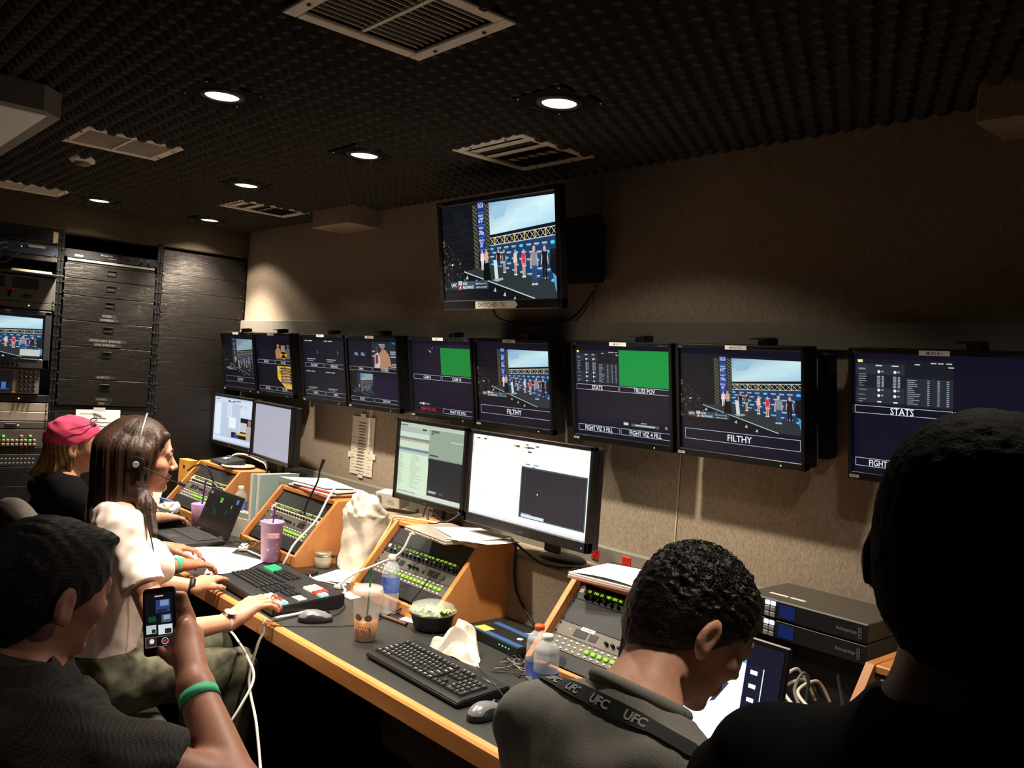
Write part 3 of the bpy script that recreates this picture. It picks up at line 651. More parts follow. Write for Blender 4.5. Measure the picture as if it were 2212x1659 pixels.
def d71(cv):
    stats(cv, hx(.01), vz(.575), hx(.475), vz(.945)); cv.rect(hx(.485), vz(.575), hx(.985), vz(.955), (6, 146, 62))
    boxed(cv, hx(.01), vz(.505), hx(.475), vz(.565), 'STATS', .0145, tw=.048); boxed(cv, hx(.485), vz(.505), hx(.995), vz(.565), 'TRUSS POV', .0145, tw=.088)
    cv.rect(hx(.52), vz(.155), hx(.57), vz(.185), (200, 204, 210)); cv.rect(hx(.60), vz(.15), hx(.88), vz(.18), (84, 88, 98)); cv.rect(hx(.64), vz(.158), hx(.84), vz(.172), (190, 194, 200)); cv.disc(hx(.95), vz(.17), .005, .005, (130, 150, 170), 8); cv.rect(hx(.7), vz(.187), hx(.76), vz(.197), (150, 155, 160))
    boxed(cv, hx(.02), vz(.045), hx(.475), vz(.115), 'FIGHT VIZ 3 FILL', .015, tw=.125); boxed(cv, hx(.49), vz(.045), hx(.995), vz(.115), 'FIGHT VIZ 4 FILL', .015, tw=.132)
def d81(cv):
    stats(cv, hx(.01), vz(.575), hx(.60), vz(.955)); boxed(cv, hx(.005), vz(.50), hx(.60), vz(.565), 'STATS', .0175, tw=.058); boxed(cv, hx(.61), vz(.50), hx(.995), vz(.565), 'PVW', .0165)
    boxed(cv, hx(.01), vz(.05), hx(.495), vz(.12), 'FIGHT VIZ 5 FILL', .015, tw=.125); boxed(cv, hx(.505), vz(.05), hx(.995), vz(.12), 'FIGHT VIZ 6 FILL', .015, tw=.13)
wall_monitor(-5.01, '', LB+'one dim stage picture, first of the row by the racks', d_filthy(0), 'MON 3-1', es=.5)
wall_monitor(-4.572, '', LB+'two fighters above a gold scorecard', d2, 'MON 3-2', es=.8)
wall_monitor(-4.04, '', LB+'four dark cells of small timecode text', d3, 'MON 4-1', es=.8)
wall_monitor(-3.595, '', LB+'two fighters facing off and a small stage picture', d4, 'MON 4-2', es=.75)
wall_monitor(-3.08, '', LB+'one green square and red lettering below', d5, 'MON 5')
wall_monitor(-2.64, '', LB+'the stage over FILTHY, next to the green square monitor', d_filthy(1), 'MON 6')
wall_monitor(-2.107, '', LB+'a statistics table beside a large green square', d71, 'MON 7-1')
wall_monitor(-1.66, '', LB+'the stage over FILTHY, above the curly haired person', d_filthy(1), 'MON 7-2')
wall_monitor(-1.106, '', LB+'a statistics table with no green square', d81, 'MON 8-1')

# ================================================================== hanging television
tl, tr_, br, bl = ony(938, 434, 1.945), ony(1205, 402, 1.945), ony(1213, 668, 2.0), ony(957, 668, 2.0)
tw = ((tr_.x-tl.x)+(br.x-bl.x))/2; th = (Vector((0, (tl+tr_).y/2, (tl+tr_).z/2))-Vector((0, (bl+br).y/2, (bl+br).z/2))).length
tilt = math.atan2(.055, th)
tv = thing('hanging_television', 'large black television hung high on the wall showing the bright stage', 'television', ((bl.x+br.x+tl.x+tr_.x)/4, 2.0, (bl.z+br.z)/2), (tilt, 0, math.radians(0)))
bz = (.022, .034, .020)
b = MB(); b.box((0, .015, bz[1]/2), (tw, .03, bz[1]), bev=.003); b.box((0, .015, th-bz[2]/2), (tw, .03, bz[2]), bev=.003)
for s in (-1, 1): b.box((s*(tw/2-bz[0]/2), .015, th/2), (bz[0], .03, th), bev=.003)
b.build('bezel', M['bezel'], tv)
b = MB(); b.box((0, .036, th/2), (tw-.02, .022, th-.02), bev=.006); b.box((-.03, .062, th*.48), (tw*.6, .04, th*.5), bev=.015); b.build('housing', M['black'], tv)
sw, sh = tw-2*bz[0], th-bz[1]-bz[2]
cv = Canvas(); feed(cv, -sw/2, -sh/2, sw/2, sh/2); print_on(tv, 'screen', cv, (0, .008, bz[1]+sh/2), emission=True, s=1.15)
lab = Canvas(); lab.poly([(-.115, -.013), (.10, -.013), (.115, 0), (.10, .013), (-.115, .013)], (226, 220, 200)); lab.text('SWITCHED  TX', -.10, -.008, .016, (80, 74, 66), 'l', w=.15); print_on(tv, 'tape_label', lab, (0, -.001, .016))
lab = Canvas(); lab.rect(-.012, -.004, .012, .004, (90, 90, 90)); print_on(tv, 'badge', lab, (-tw/2+.025, -.0006, th-.012))
b = MB(); b.box((.06, .18, th*.48), (.03, .21, .05), bev=.003); b.box((.10, .285, th*.50), (.30, .02, .24), bev=.003); b.box((.02, .10, th*.48), (.22, .03, .20), bev=.003); b.build('wall_bracket', M['blackm'], tv)
b = MB(); b.tube([(-.12, .10, .06), (-.13, .11, -.03), (-.05, .2, -.06), (.1, .27, -.045), (.2, .285, .05)], .004, 6, smooth_path=6); b.build('cable', M['black'], tv)
# ================================================================== desk
DZ, DY = 0.74, 1.34
dk = thing('console_desk', 'long dark laminate console desk with an oak front edge', 'desk', (-1.9, DY, 0))
def wpart(name, mb, m, par): return mb.build(name, m, par, world=True)
wpart('desk_top', MB().box((-1.745, (DY+.02+2.1)/2, DZ-.016), (6.57, 2.1-DY-.02, .032)), M['laminate'], dk)
wpart('front_edge', MB().box(((-5.03-2.62)/2, DY+.012, DZ-.027), (-2.62+5.03-.003, .03, .058), bev=.006), M['wood'], dk)
wpart('front_edge', MB().box(((-2.62+1.55)/2, DY+.008, DZ-.027), (1.55+2.62, .034, .058), bev=.006), M['wood'], dk)
for x in (-4.5, -3.03, -1.08, .4): wpart('support_panel', MB().box((x, 1.85, .352), (.03, .46, .704)), M['black'], dk)
wpart('cable_tray', MB().box((-1.7, 2.02, .5), (6.4, .12, .03)), M['black'], dk)

# ================================================================== rack mounted units
TH = math.radians(-39.8)
KNOB = None
def shared():
    g = {}
    b = MB(); b.lathe([(0, -.013), (.0042, -.013), (.0052, -.010), (.0055, 0)], 12); b.v = [(x, z, y) for x, y, z in b.v]; g['knob'] = b.mesh('knob', M['black'])
    b = MB(); b.box((0, -.006, 0), (.006, .012, .011), bev=.002); g['lever'] = b.mesh('lever', M['black'])
    b = MB(); b.box((0, -.003, 0), (.0145, .006, .0105), bev=.0015); g['green'] = b.mesh('lit_button', mat('lit_green_button', (120, 200, 40), .4, emit=(120, 220, 30), es=.55))
    b = MB(); b.lathe([(0, -.003), (.0035, -.0025), (.0042, 0)], 10, sx=1.15, sy=.72); b.v = [(x, z, y) for x, y, z in b.v]; g['dot'] = b.mesh('white_key', mat('ivory_key', (232, 228, 214), .4))
    b = MB(); b.cyl((0, 0, 0), (0, -.003, 0), .0042, .0036, 10); g['screw'] = b.mesh('screw', M['blackm'])
    b = MB(); b.cyl((0, 0, 0), (0, -.003, 0), .0042, .0036, 10); g['screwl'] = b.mesh('screw', M['screw'])
    b = MB(); b.box((0, -.003, 0), (.014, .006, .012), bev=.0015); g['tan'] = b.mesh('button', mat('tan_button', (190, 160, 132), .5))
    b = MB(); b.box((0, -.003, 0), (.012, .006, .012), bev=.0015); g['greenb'] = b.mesh('lit_button', mat('lit_emerald_button', (30, 190, 80), .4, emit=(20, 220, 80), es=.8))
    b = MB(); b.cyl((0, 0, 0), (0, -.006, 0), .0065, .006, 12); b.cyl((0, -.006, 0), (0, -.0065, 0), .0035, .0035, 10); g['jack'] = b.mesh('jack', M['screw'])
    return g
G = shared(); RWID = .4826; U1 = .04445
def unit(name, label, cat, loc, rot, hu, face, group=None, depth=.02, ears=True, screwm='screw', w=RWID):
    h = hu*U1-.001
    t = thing(name, label, cat, loc, rot, group)
    MB().box((0, .002, 0), (w, .004, h), bev=.0008).build('faceplate', face, t)
    MB().box((0, .004+depth/2, 0), (w-.04, depth, h-.002)).build('chassis', M['blackm'], t)
    if ears:
        n = 1 if hu < 1.5 else 2
        for sx in (-1, 1):
            for sz in ((-1, 1) if n == 2 or True else (0,)): instm('screw', G[screwm], (sx*(w/2-.009), 0, sz*(h/2-.008)), t)
    return t, h
FGREY = mat('unit_grey_face', (92, 88, 82), .45, .3); FLIGHT = mat('unit_light_face', (176, 168, 150), .45, .3); FBLACK = mat('unit_black_face', (24, 24, 26), .5)
def disp(cv, x0, x1, n, y, h, col=(190, 255, 60), seed=1):
    R = random.Random(seed); st = (x1-x0)/n
    for i in range(n):
        x = x0+i*st
        for k in range(R.choice((2, 3, 3))): cv.text(R.choice('0123456789AEFPRST'), x+st*.1+k*st*.26, y, h, col, 'l', w=st*.2)
def intercom(label, loc, rot, seed=0, light=False):
    t, h = unit('intercom_panel', label, 'intercom', loc, rot, 1, FBLACK if not light else FLIGHT)
    cv = Canvas(.0002); cv.rect(-.205, .004, .205, .017, (12, 20, 8)); disp(cv, -.2, .2, 16, .006, .008, seed=seed); print_on(t, 'display', cv, (0, -.0006, 0), emission=True, s=1.0)
    cv = Canvas(.0002); cv.rect(-.008, -.006, .008, .006, (214, 208, 192)); cv.rect(-.005, -.002, .005, .001, (120, 116, 108)); print_on(t, 'sticker', cv, (-.222, -.0006, .006))
    for i in range(16): instm('lever', G['lever'], (-.1925+i*.0257, 0, -.011), t)
    for i in range(8): instm('key', G['dot'], (-.18+i*.05, 0, -.001), t)
    return t
def talk(label, loc, rot, tape=None, face=None):
    t, h = unit('audio_panel', label, 'audio panel', loc, rot, 1, face or FGREY)
    for x0, x1 in ((-.165, -.115), (.075, .135)): MB().box(((x0+x1)/2, -.0005, 0), (x1-x0, .002, .024), bev=.0008).build('window', M['black'], t)
    MB().box((-.09, -.0005, 0), (.030, .002, .022), bev=.0008).build('window', M['black'], t)
    for i in range(3): instm('knob', G['knob'], (-.035+i*.024, 0, -.002), t)
    instm('jack', G['jack'], (.048, 0, -.004), t); instm('jack', G['jack'], (.17, 0, 0), t)
    MB().cyl((-.185, 0, .004), (-.185, -.0015, .004), .0022, n=8).build('power_light', emat('green_light', (170, 255, 90), 1.6), t)
    if tape:
        cv = Canvas(.0002); cv.rect(-.026, -.0055, .026, .0055, (224, 218, 200)); cv.text(tape, 0, -.0035, .007, (60, 56, 50), w=.038); print_on(t, 'tape_label', cv, (-.12, -.001, .017))
    return t
def buttons(label, loc, rot, first=2, n=17, face=None):
    t, h = unit('router_panel', label, 'router panel', loc, rot, 1, face or FGREY)
    for i in range(n):
        x = -.205+i*.0243
        instm('key', G['dot'], (x, 0, .0145), t); instm('key', G['dot'], (x, 0, -.0145), t)
        if i >= first: instm('lit_button', G['green'], (x, 0, 0), t)
        elif i < first:
            instm('key', G['dot'], (x, 0, 0), t)
    return t
def blank(t, w, x, y, z, h, rot): pass
# wooden turrets standing on the desk
TP = [(0, 0), (0, .043), (.187, .267), (.345, .267), (.345, 0)]
def turret(xl, label, order, seed, gl):
    t = thing('wooden_turret', label, 'turret', (xl+.265, 1.775, DZ), group='wooden equipment turrets on the desk')
    for s in (-1, 1):
        MB().prism(TP, s*.265-(.02 if s > 0 else 0), s*.265+(0 if s > 0 else .02), 'x').build('side_panel', M['woodv'], t)
        a = [(.0375, .044), (.2025, .2415), (.2225, .2415), (.0575, .044)]
        MB().prism(a, s*.245-(.018 if s > 0 else 0), s*.245+(0 if s > 0 else .018), 'x').build('rack_rail', M['wood'], t)
    MB().box((0, .009, .0215), (.489, .018, .043), bev=.003).build('front_lip', M['wood'], t)
    MB().box((0, .266, .257), (.489, .157, .020), bev=.003).build('top_board', M['wood'], t)
    MB().box((0, .335, .13), (.49, .012, .25)).build('back_panel', M['black'], t)
    # units down the slope, from the top
    L = math.hypot(.187, .224); dy, dz = .187/L, .224/L; s = L-(.022 if order[0][0] == 'com' else .006)
    for i, (k, hu) in enumerate(order):
        c = s-hu*U1/2; s -= hu*U1
        loc = Vector((xl+.265, 1.775+.0165+c*dy, DZ+.043-.0137+c*dz+.001)); rot = (TH, 0, 0); lb = gl
        if k == 'blank':
            b = MB().box((0, .002, 0), (RWID, .004, hu*U1-.001), bev=.0008).build('blank_panel', FBLACK, t); b.location = loc-t.location; b.rotation_euler = rot
            for sx in (-1, 1):
                for sz in (-1, 1): instm('screw', G['screw'], (sx*(RWID/2-.009), 0, sz*(hu*U1/2-.009)), b)
        elif k == 'com': intercom('black intercom panel with green readouts in %s' % gl, loc, rot, seed)
        elif k == 'coml': intercom('pale intercom panel with green readouts in %s' % gl, loc, rot, seed, True)
        elif k == 'talk': talk('grey audio panel with knobs in %s' % gl, loc, rot, 'RV WRRY' if seed == 4 else None)
        elif k == 'btn': buttons('router panel with a row of lit green buttons in %s' % gl, loc, rot, 5 if seed == 4 else (4 if seed == 3 else 6))
    return t
o3 = (('blank', 1.75), ('com', 1), ('talk', 1), ('btn', 1), ('blank', 1.25))
turret(-4.77, 'wooden turret under the paired pale screens by the racks', (('blank', 1.75), ('coml', 1), ('talk', 1), ('btn', 1), ('blank', 1.25)), 1, 'the turret by the racks')
turret(-3.80, 'wooden turret beside the crumpled white bag', (('blank', 1.75), ('coml', 1), ('talk', 1), ('btn', 1), ('blank', 1.25)), 2, 'the turret beside the white bag')
turret(-2.83, 'wooden turret with a closed laptop on its top', o3, 3, 'the turret under the closed laptop')
turret(-1.85, 'wooden turret with a spiral notebook on its top', (('com', 1), ('blank', 1.75), ('talk', 1), ('btn', 1), ('blank', 1)), 4, 'the turret under the spiral notebook')
turret(-0.92, 'wooden turret beside the stacked video converters', o3, 5, 'the turret beside the video converters')

# ================================================================== equipment racks
XF = -5.05; RR = (0, 0, PI/2)
def rackz(px, py): return onx(px, py, XF).z
def rack(yc, label):
    t = thing('equipment_rack', label, 'rack', (XF, yc, 0), group='equipment racks along the end wall')
    for s in (-1, 1):
        b = MB().box((-.012, s*.2490, 1.1), (.018, .014, 2.2)); b.build('post', M['blackm'], t)
        for k in range(26): instm('rail_screw', G['screwl'], (-.001, s*.2485, .72+k*.0575), t, (0, 0, PI/2))
    MB().box((-.25, 0, .06), (.48, .5, .12)).build('plinth', M['black'], t)
    MB().box((-.47, 0, 1.15), (.02, .5, 2.1)).build('back_panel', M['black'], t)
    return t
ra = rack(1.003, 'open equipment rack full of video gear'); rb = rack(1.517, 'equipment rack of black labelled drawers'); rc_ = rack(2.031, 'equipment rack closed with blank black panels')
def face(par, name, z0, z1, m, w=RWID, t=.004): return MB().box((-.002, 0, (z0+z1)/2), (t, w, z1-z0-.002), bev=.0008).build(name, m, par)
# blank panels
zs = [rackz(350, y) for y in (538, 589, 626, 676, 727, 780, 834, 884, 933, 983)]; zs = zs+[zs[-1]-.133*(i+1) for i in range(6)]
for a, b_ in zip(zs[:-1], zs[1:]):
    if b_ < .13: break
    q = face(rc_, 'blank_panel', b_, a, M['rackpaint'])
    for s in (-1, 1):
        for dz in (-1, 1): instm('screw', G['screwl'], (.001, s*.2325, (a+b_)/2+dz*((a-b_)/2-.012)), rc_, (0, 0, PI/2))
# drawers
zs = [2.031, 1.955, 1.864, 1.729, 1.593, 1.416, 1.274]
words = {2: ['UTAH', 'HOWMAN'], 3: ['DIGICART DRIVES', 'EVS DRIVES'], 4: ['EVERTZ'], 5: ['PAPER', 'INK']}
for i, (a, b_) in enumerate(zip(zs[:-1], zs[1:])):
    d = thing('drawer', '', '', (XF, 1.517, (a+b_)/2), RR)
    for k in ('label', 'category'):
        if k in d: del d[k]
    d.parent = rb; d.location = (0, 0, (a+b_)/2); h = a-b_
    MB().box((0, .001, 0), (RWID-.012, .012, h-.003), bev=.0015).build('drawer_front', M['drawer'], d)
    zl = h/2-.038 if h > .1 else .006
    b = MB(); b.box((0, -.006, zl), (.05, .004, .032), bev=.0015); b.box((0, -.0082, zl+.001), (.036, .001, .020), m=1); b.box((0, -.010, zl+.014), (.046, .007, .005), bev=.001); b.build('latch', [M['blackm'], M['ventdark']], d)
    if i in words:
        cv = Canvas(.0003); n = len(words[i])
        for k, wd_ in enumerate(words[i]):
            y = -h/2+.022*(n-k)-.013; wl = .011*len(wd_)+.03
            cv.rect(-wl/2+.006, y-.004, wl/2+.012, y+.015, (24, 22, 22)); cv.text(wd_, 0, y, .012, (120, 114, 108), w=.0105*len(wd_))
        print_on(d, 'label_strip', cv, (-.01, -.0056, 0))
for sy in (-1, 1):
    for z in (2.0, 1.93, 1.88, 1.84, 1.75, 1.70, 1.62, 1.56, 1.45, 1.39, 1.30): instm('screw', G['screwl'], (.003, sy*.2375, z), rb, (0, 0, PI/2))
face(rb, 'blank_panel', 1.225, 1.272, M['rackpaint']); face(rb, 'blank_panel', 1.05, 1.225, M['rackpaint']); face(rb, 'blank_panel', .60, 1.05, M['rackpaint']); face(rb, 'blank_panel', .13, .60, M['rackpaint'])
# chrome vent strip over the drawers and a 1U unit above it
vs = MB().box((.004, 0, 2.052), (.008, RWID-.03, .012), bev=.001).build('chrome_strip', mat('bright_strip', (220, 216, 205), .35, .8), rb)
MB().box((.0, 0, 2.0385), (.006, RWID-.03, .012)).build('vent_slot', M['ventdark'], rb)
t, h = unit('rack_unit', 'thin black rack unit above the labelled drawers', 'rack unit', (XF, 1.517, 2.085), RR, 1, FBLACK)
cv = Canvas(.0003); cv.rect(-.19, -.014, -.15, -.004, (190, 186, 172)); cv.text('Model 41', -.03, .004, .009, (140, 136, 130), w=.06); cv.rect(-.02, -.008, .02, -.003, (110, 106, 100))
for x in (.06, .10, .15, .19): cv.rect(x-.008, .006, x+.008, .009, (110, 106, 100))
print_on(t, 'legend', cv, (0, -.0006, 0))
instm('knob', G['knob'], (.16, 0, -.006), t); instm('jack', G['jack'], (.20, 0, -.006), t)
# paper notice taped on the rack
pp = onx(212, 905, XF+.012)
t = thing('paper_notice', 'printed paper taped to the drawer rack above the pink cap', 'paper', (XF+.012, pp.y, pp.z-.06), RR)
g = [[(-.115+.023*i, -.006*math.sin(i*.5)-.002*j, .11-.022*j) for j in range(9)] for i in range(11)]
MB().surf(g).build('sheet', M['paper'], t)
cv = Canvas(.0003); R = random.Random(8)
for k in range(7): w_ = R.uniform(.03, .06); cv.rect(-w_, .06-k*.022, w_, .066-k*.022, (120, 118, 116))
cv.rect(-.10, .085, -.03, .089, (150, 148, 146)); print_on(t, 'printing', cv, (0, -.012, 0))
MB().box((0, -.012, .112), (.06, .001, .022)).build('tape', mat('masking_tape', (222, 216, 200), .6), t)

# ---- gear in the open rack
YC = 1.003
def gz(y): return rackz(62, y)
def gear(name, label, cat, y0, y1, face_, **k):
    a, b_ = gz(y0), gz(y1); t, h = unit(name, label, cat, (XF, YC, (a+b_)/2), RR, (a-b_)/U1, face_, **k); return t, h
t, h = gear('patch_bay', 'jack patch bay at the top of the open rack', 'patch bay', 489, 521, M['black'])
jk = MB(); jk.cyl((0, 0, 0), (0, -.003, 0), .0058, .0055, 8, caps=False); jk.cyl((0, -.0002, 0), (0, -.0004, 0), .0035, n=8, m=1); jm = jk.mesh('jack', [M['screw'], M['black']])
for i in range(24):
    for j in range(3): instm('jack', jm, (-.21+i*.0182, 0, (j-1)*.02), t)
cv = Canvas(.0003); cv.rect(-.012, -.03, .012, .03, (190, 176, 140)); print_on(t, 'end_sticker', cv, (.226, -.001, 0))
t, h = gear('network_switch', 'network switch with tangled leads under the patch bay', 'switch', 523, 548, mat('switch_face', (52, 58, 74), .5))
for i in range(16): MB().box((-.19+i*.019, -.0006, .004), (.013, .002, .011)).build('port', M['black'], t)
cv = Canvas(.0003); cv.rect(.10, .006, .18, .018, (176, 172, 160)); print_on(t, 'sticker', cv, (0, -.001, 0))
MB().cyl((.07, 0, .004), (.07, -.002, .004), .003, n=8).build('link_light', emat('green_light', (170, 255, 90), 1.6), t)
cm = [mat('lead_grey', (120, 124, 140), .5), mat('lead_dark', (40, 42, 50), .5), mat('lead_blue', (70, 80, 110), .5)]
R = random.Random(4)
for i in range(9):
    y0 = YC-.19+i*.033; z0 = gz(532)+R.uniform(-.01, .01); y1 = YC-.22+R.uniform(0, .25); z1 = gz(570)+R.uniform(-.03, .03)
    q_ = .012*i; pts = [(XF+.004, y0, z0), (XF+.03+q_, (y0*2+y1)/3+R.uniform(-.04, .04), z0-.02), (XF+.05+q_, (y0+y1)/2, (z0+z1)/2), (XF+.03+q_, y1-.03, z1-.02), (XF+.022+q_, y1-.09, z1-.10 if i % 3 == 0 else z1)]
    o = MB().tube(pts, .0032, 6, smooth_path=6).build('patch_lead', cm[i % 3], loc=pts[0]); tag(o, '%s patch lead hanging from the network switch' % ('thin grey', 'thin dark', 'thin blue')[i % 3], 'cable', '%s patch leads of the network switch' % ('grey', 'dark', 'blue')[i % 3])
face(ra, 'shelf', gz(594), gz(591), M['dgrey'], t=.3); face(ra, 'blank_panel', gz(560), gz(549), M['rackpaint'])
o = MB(); o.box((0, 0, .008), (.12, .19, .016), bev=.002); o = o.build('binder', mat('cream_binder', (216, 204, 160), .6), loc=None); o.location = (XF-.03, onx(66, 585, XF).y, gz(591)+.002); tag(o, 'cream folder lying on the shelf of the open rack', 'folder')
# cassette bay unit
t, h = gear('tape_unit', 'grey rack unit with two dark tape slots and oval openings', 'tape unit', 596, 652, FGREY)
for x in (-.205, -.085, .07): MB().box((x+.03, -.001, h*.2), (.12, .004, h*.42), bev=.002).build('tape_slot', M['black'], t)
for x in (-.20, -.06, .115):
    b = MB(); b.lathe([(.0, -.002), (.012, -.002), (.013, 0)], 16, sx=2.1, sy=.9); b.v = [(x_, z_, y_) for x_, y_, z_ in b.v]; o = b.build('oval_opening', M['black'], t); o.location = (x, 0, -h*.30)
MB().cyl((-.128, 0, -h*.28), (-.128, -.002, -h*.28), .005, n=10).build('power_light', emat('green_light', (170, 255, 90), 1.6), t)
cv = Canvas(.0003); cv.rect(-.018, -.007, .018, .007, (214, 44, 36)); print_on(t, 'red_tape', cv, (.03, -.003, -h*.08)); MB().box((.03, -.01, -h*.24), (.006, .016, .04), R=Matrix.Rotation(.3, 3, 'Y')).build('pull_tab', M['black'], t)
t, h = gear('rack_unit', 'thin grey rack unit with a row of small lights above the small tube monitor', 'rack unit', 653, 667, FGREY)
for x in (-.2, -.17, -.13, -.10, -.07, -.04): MB().cyl((x, 0, 0), (x, -.001, 0), .003, n=8).build('lamp', M['lgrey'], t)
MB().cyl((.12, 0, 0), (.12, -.002, 0), .004, n=8).build('power_light', emat('green_light', (170, 255, 90), 1.6), t)
# tube monitor
a, b_ = gz(670), gz(796)
t = thing('tube_monitor', 'boxy grey video monitor showing the stage in the open rack', 'monitor', (XF+.02, YC, b_), RR); h = a-b_; w = RWID-.03
sw2, sh2 = .385, h*.80
for c, d in (((0, .02, h*.085), (w, .05, h*.17)), ((0, .02, h-.012), (w, .05, .024)), ((-w/2+.017, .02, h/2), (.034, .05, h)), ((w/2-.017, .02, h/2), (.034, .05, h))): MB().box(c, d, bev=.004).build('front_frame', M['dgrey'], t)
MB().box((0, .12, h/2), (w-.02, .16, h-.02)).build('housing', M['black'], t)
cv = Canvas(.0002); cv.rect(-sw2/2, -h*.38, sw2/2, h*.36, (14, 16, 22)); feed(cv, -sw2/2-.12, -h*.35, sw2/2-.005, h*.34, lower=False)
cv.rect(-sw2/2-.13, -h*.4, -sw2/2-.002, h*.4, (8, 8, 8)); cv.rect(sw2*.22, -h*.33, sw2*.46, -h*.22, (190, 200, 196)); print_on(t, 'screen', cv, (0, .010, h*.55), emission=True)
for i in range(7): instm('knob', G['knob'], (-.05+i*.022, -.005, h*.07), t)
for x, l in ((-.12, .05), (.02, .03)):
    cv = Canvas(.0003); cv.rect(-l/2, -.004, l/2, .004, (170, 166, 152)); print_on(t, 'sticker', cv, (x, -.006, h-.010))
# waveform monitor
a, b_ = gz(797), gz(851)
t = thing('waveform_monitor', 'small waveform monitor with a blue trace and a cluster of knobs', 'monitor', (XF+.01, YC-.01, b_), RR); h = a-b_
MB().box((-.01, .06, h/2), (.42, .12, h), bev=.004).build('housing', mat('scope_case', (104, 100, 92), .5), t)
cv = Canvas(.0002); cv.rect(-.075, -h*.40, .075, h*.40, (8, 9, 14)); cv.rect(-.045, -h*.3, .012, h*.22, (60, 130, 210)); cv.rect(-.042, -h*.28, .006, -h*.02, (130, 200, 240)); cv.rect(.025, -h*.3, .045, -h*.05, (50, 110, 190)); cv.rect(.02, -h*.33, .06, -h*.30, (40, 80, 150))
cv.rect(-.05, -h*.34, .062, -h*.32, (50, 90, 160)); R = random.Random(6)
for k in range(20): x = R.uniform(-.044, .01); cv.rect(x, -h*.28, x+.002, R.uniform(-.1, .25)*h, (170, 220, 250))
print_on(t, 'screen', cv, (.0, -.0015, h*.5), emission=True)
for i in range(4):
    for j in range(5): instm('knob', G['knob'], (.112+i*.021, 0, h*.15+j*h*.175), t)
MB().cyl((.085, 0, .008), (.085, -.002, .008), .004, n=8).build('red_light', emat('red_light', (255, 50, 40), 1.4), t)
t, h = gear('rack_unit', 'black rack unit with a pink lit key and a white lit key', 'rack unit', 853, 869, FBLACK)
MB().box((-.205, -.003, 0), (.03, .006, .024), bev=.002).build('lit_key', emat('white_key_light', (220, 230, 255), 1.0), t); MB().box((-.005, -.003, 0), (.03, .006, .024), bev=.002).build('lit_key', emat('pink_key_light', (214, 60, 84), .8), t); MB().cyl((.1, 0, 0), (.1, -.002, 0), .004, n=8).build('power_light', emat('green_light', (170, 255, 90), 1.6), t)
for k, (y0, y1, lb) in enumerate(((871, 889, 'upper'), (890, 909, 'lower'))):
    t, h = gear('meter_unit', 'pale grey unit with two short lit meters, %s of the pair' % lb, 'rack unit', y0, y1, FLIGHT)
    cv = Canvas(.0003); cv.rect(-.155, -.008, -.02, .006, (16, 18, 12)); cv.rect(-.15, -.004, -.105, .004, (206, 230, 40) if k == 0 else (240, 190, 40)); cv.rect(-.06, -.004, -.03, .004, (190, 220, 40)); print_on(t, 'meter', cv, (0, -.001, 0), emission=True)
    for x in (0.0, .012): MB().cyl((x, 0, 0), (x, -.002, 0), .002, n=6).build('switch', M['black'], t)
t, h = gear('rack_unit', 'thin grey unit with small display windows under the meter units', 'rack unit', 911, 926, FGREY)
for x in (-.17, .07): MB().box((x, -.001, 0), (.05, .003, .016), bev=.001).build('window', M['black'], t)
for x in (-.13, .105): MB().cyl((x, 0, 0), (x, -.002, 0), .004, n=8).build('power_light', emat('green_light', (170, 255, 90), 1.6), t)
t, h = gear('router_panel', 'tan buttoned router panel with lit green keys in the open rack', 'router panel', 928, 965, mat('router_tan_face', (88, 80, 70), .5))
cv = Canvas(.0003); cv.rect(-.19, h*.28, .02, h*.44, (14, 20, 8)); disp(cv, -.18, .01, 5, h*.30, .009, seed=9); print_on(t, 'display', cv, (0, -.001, 0), emission=True)
for j in range(3):
    for i in range(20):
        key = 'greenb' if (j, i) in ((0, 8), (0, 12), (1, 18)) else 'tan'
        if j == 0 and key == 'tan' and i not in (2, 16, 18): continue
        instm('lit_button' if key == 'greenb' else 'button', G[key], (-.205+i*.0205, 0, h*(.12-j*.24)), t)
face(ra, 'blank_panel', gz(980), gz(966), M['rackpaint'])
t, h = gear('patch_bay', 'two row patch bay low in the open rack', 'patch bay', 981, 1007, M['dgrey'])
cv = Canvas(.0003)
for i in range(22):
    for j in (0, 1): cv.rect(-.20+i*.018, -.014+j*.022, -.191+i*.018, -.008+j*.022, (196, 194, 186))
print_on(t, 'designation_strip', cv, (0, -.001, 0))
z = gz(1008)
for hgt in (.10, .133, .133, .133, .133, .133):
    if z-hgt < .13: break
    face(ra, 'blank_panel', z-hgt, z, M['rackpaint']); z -= hgt

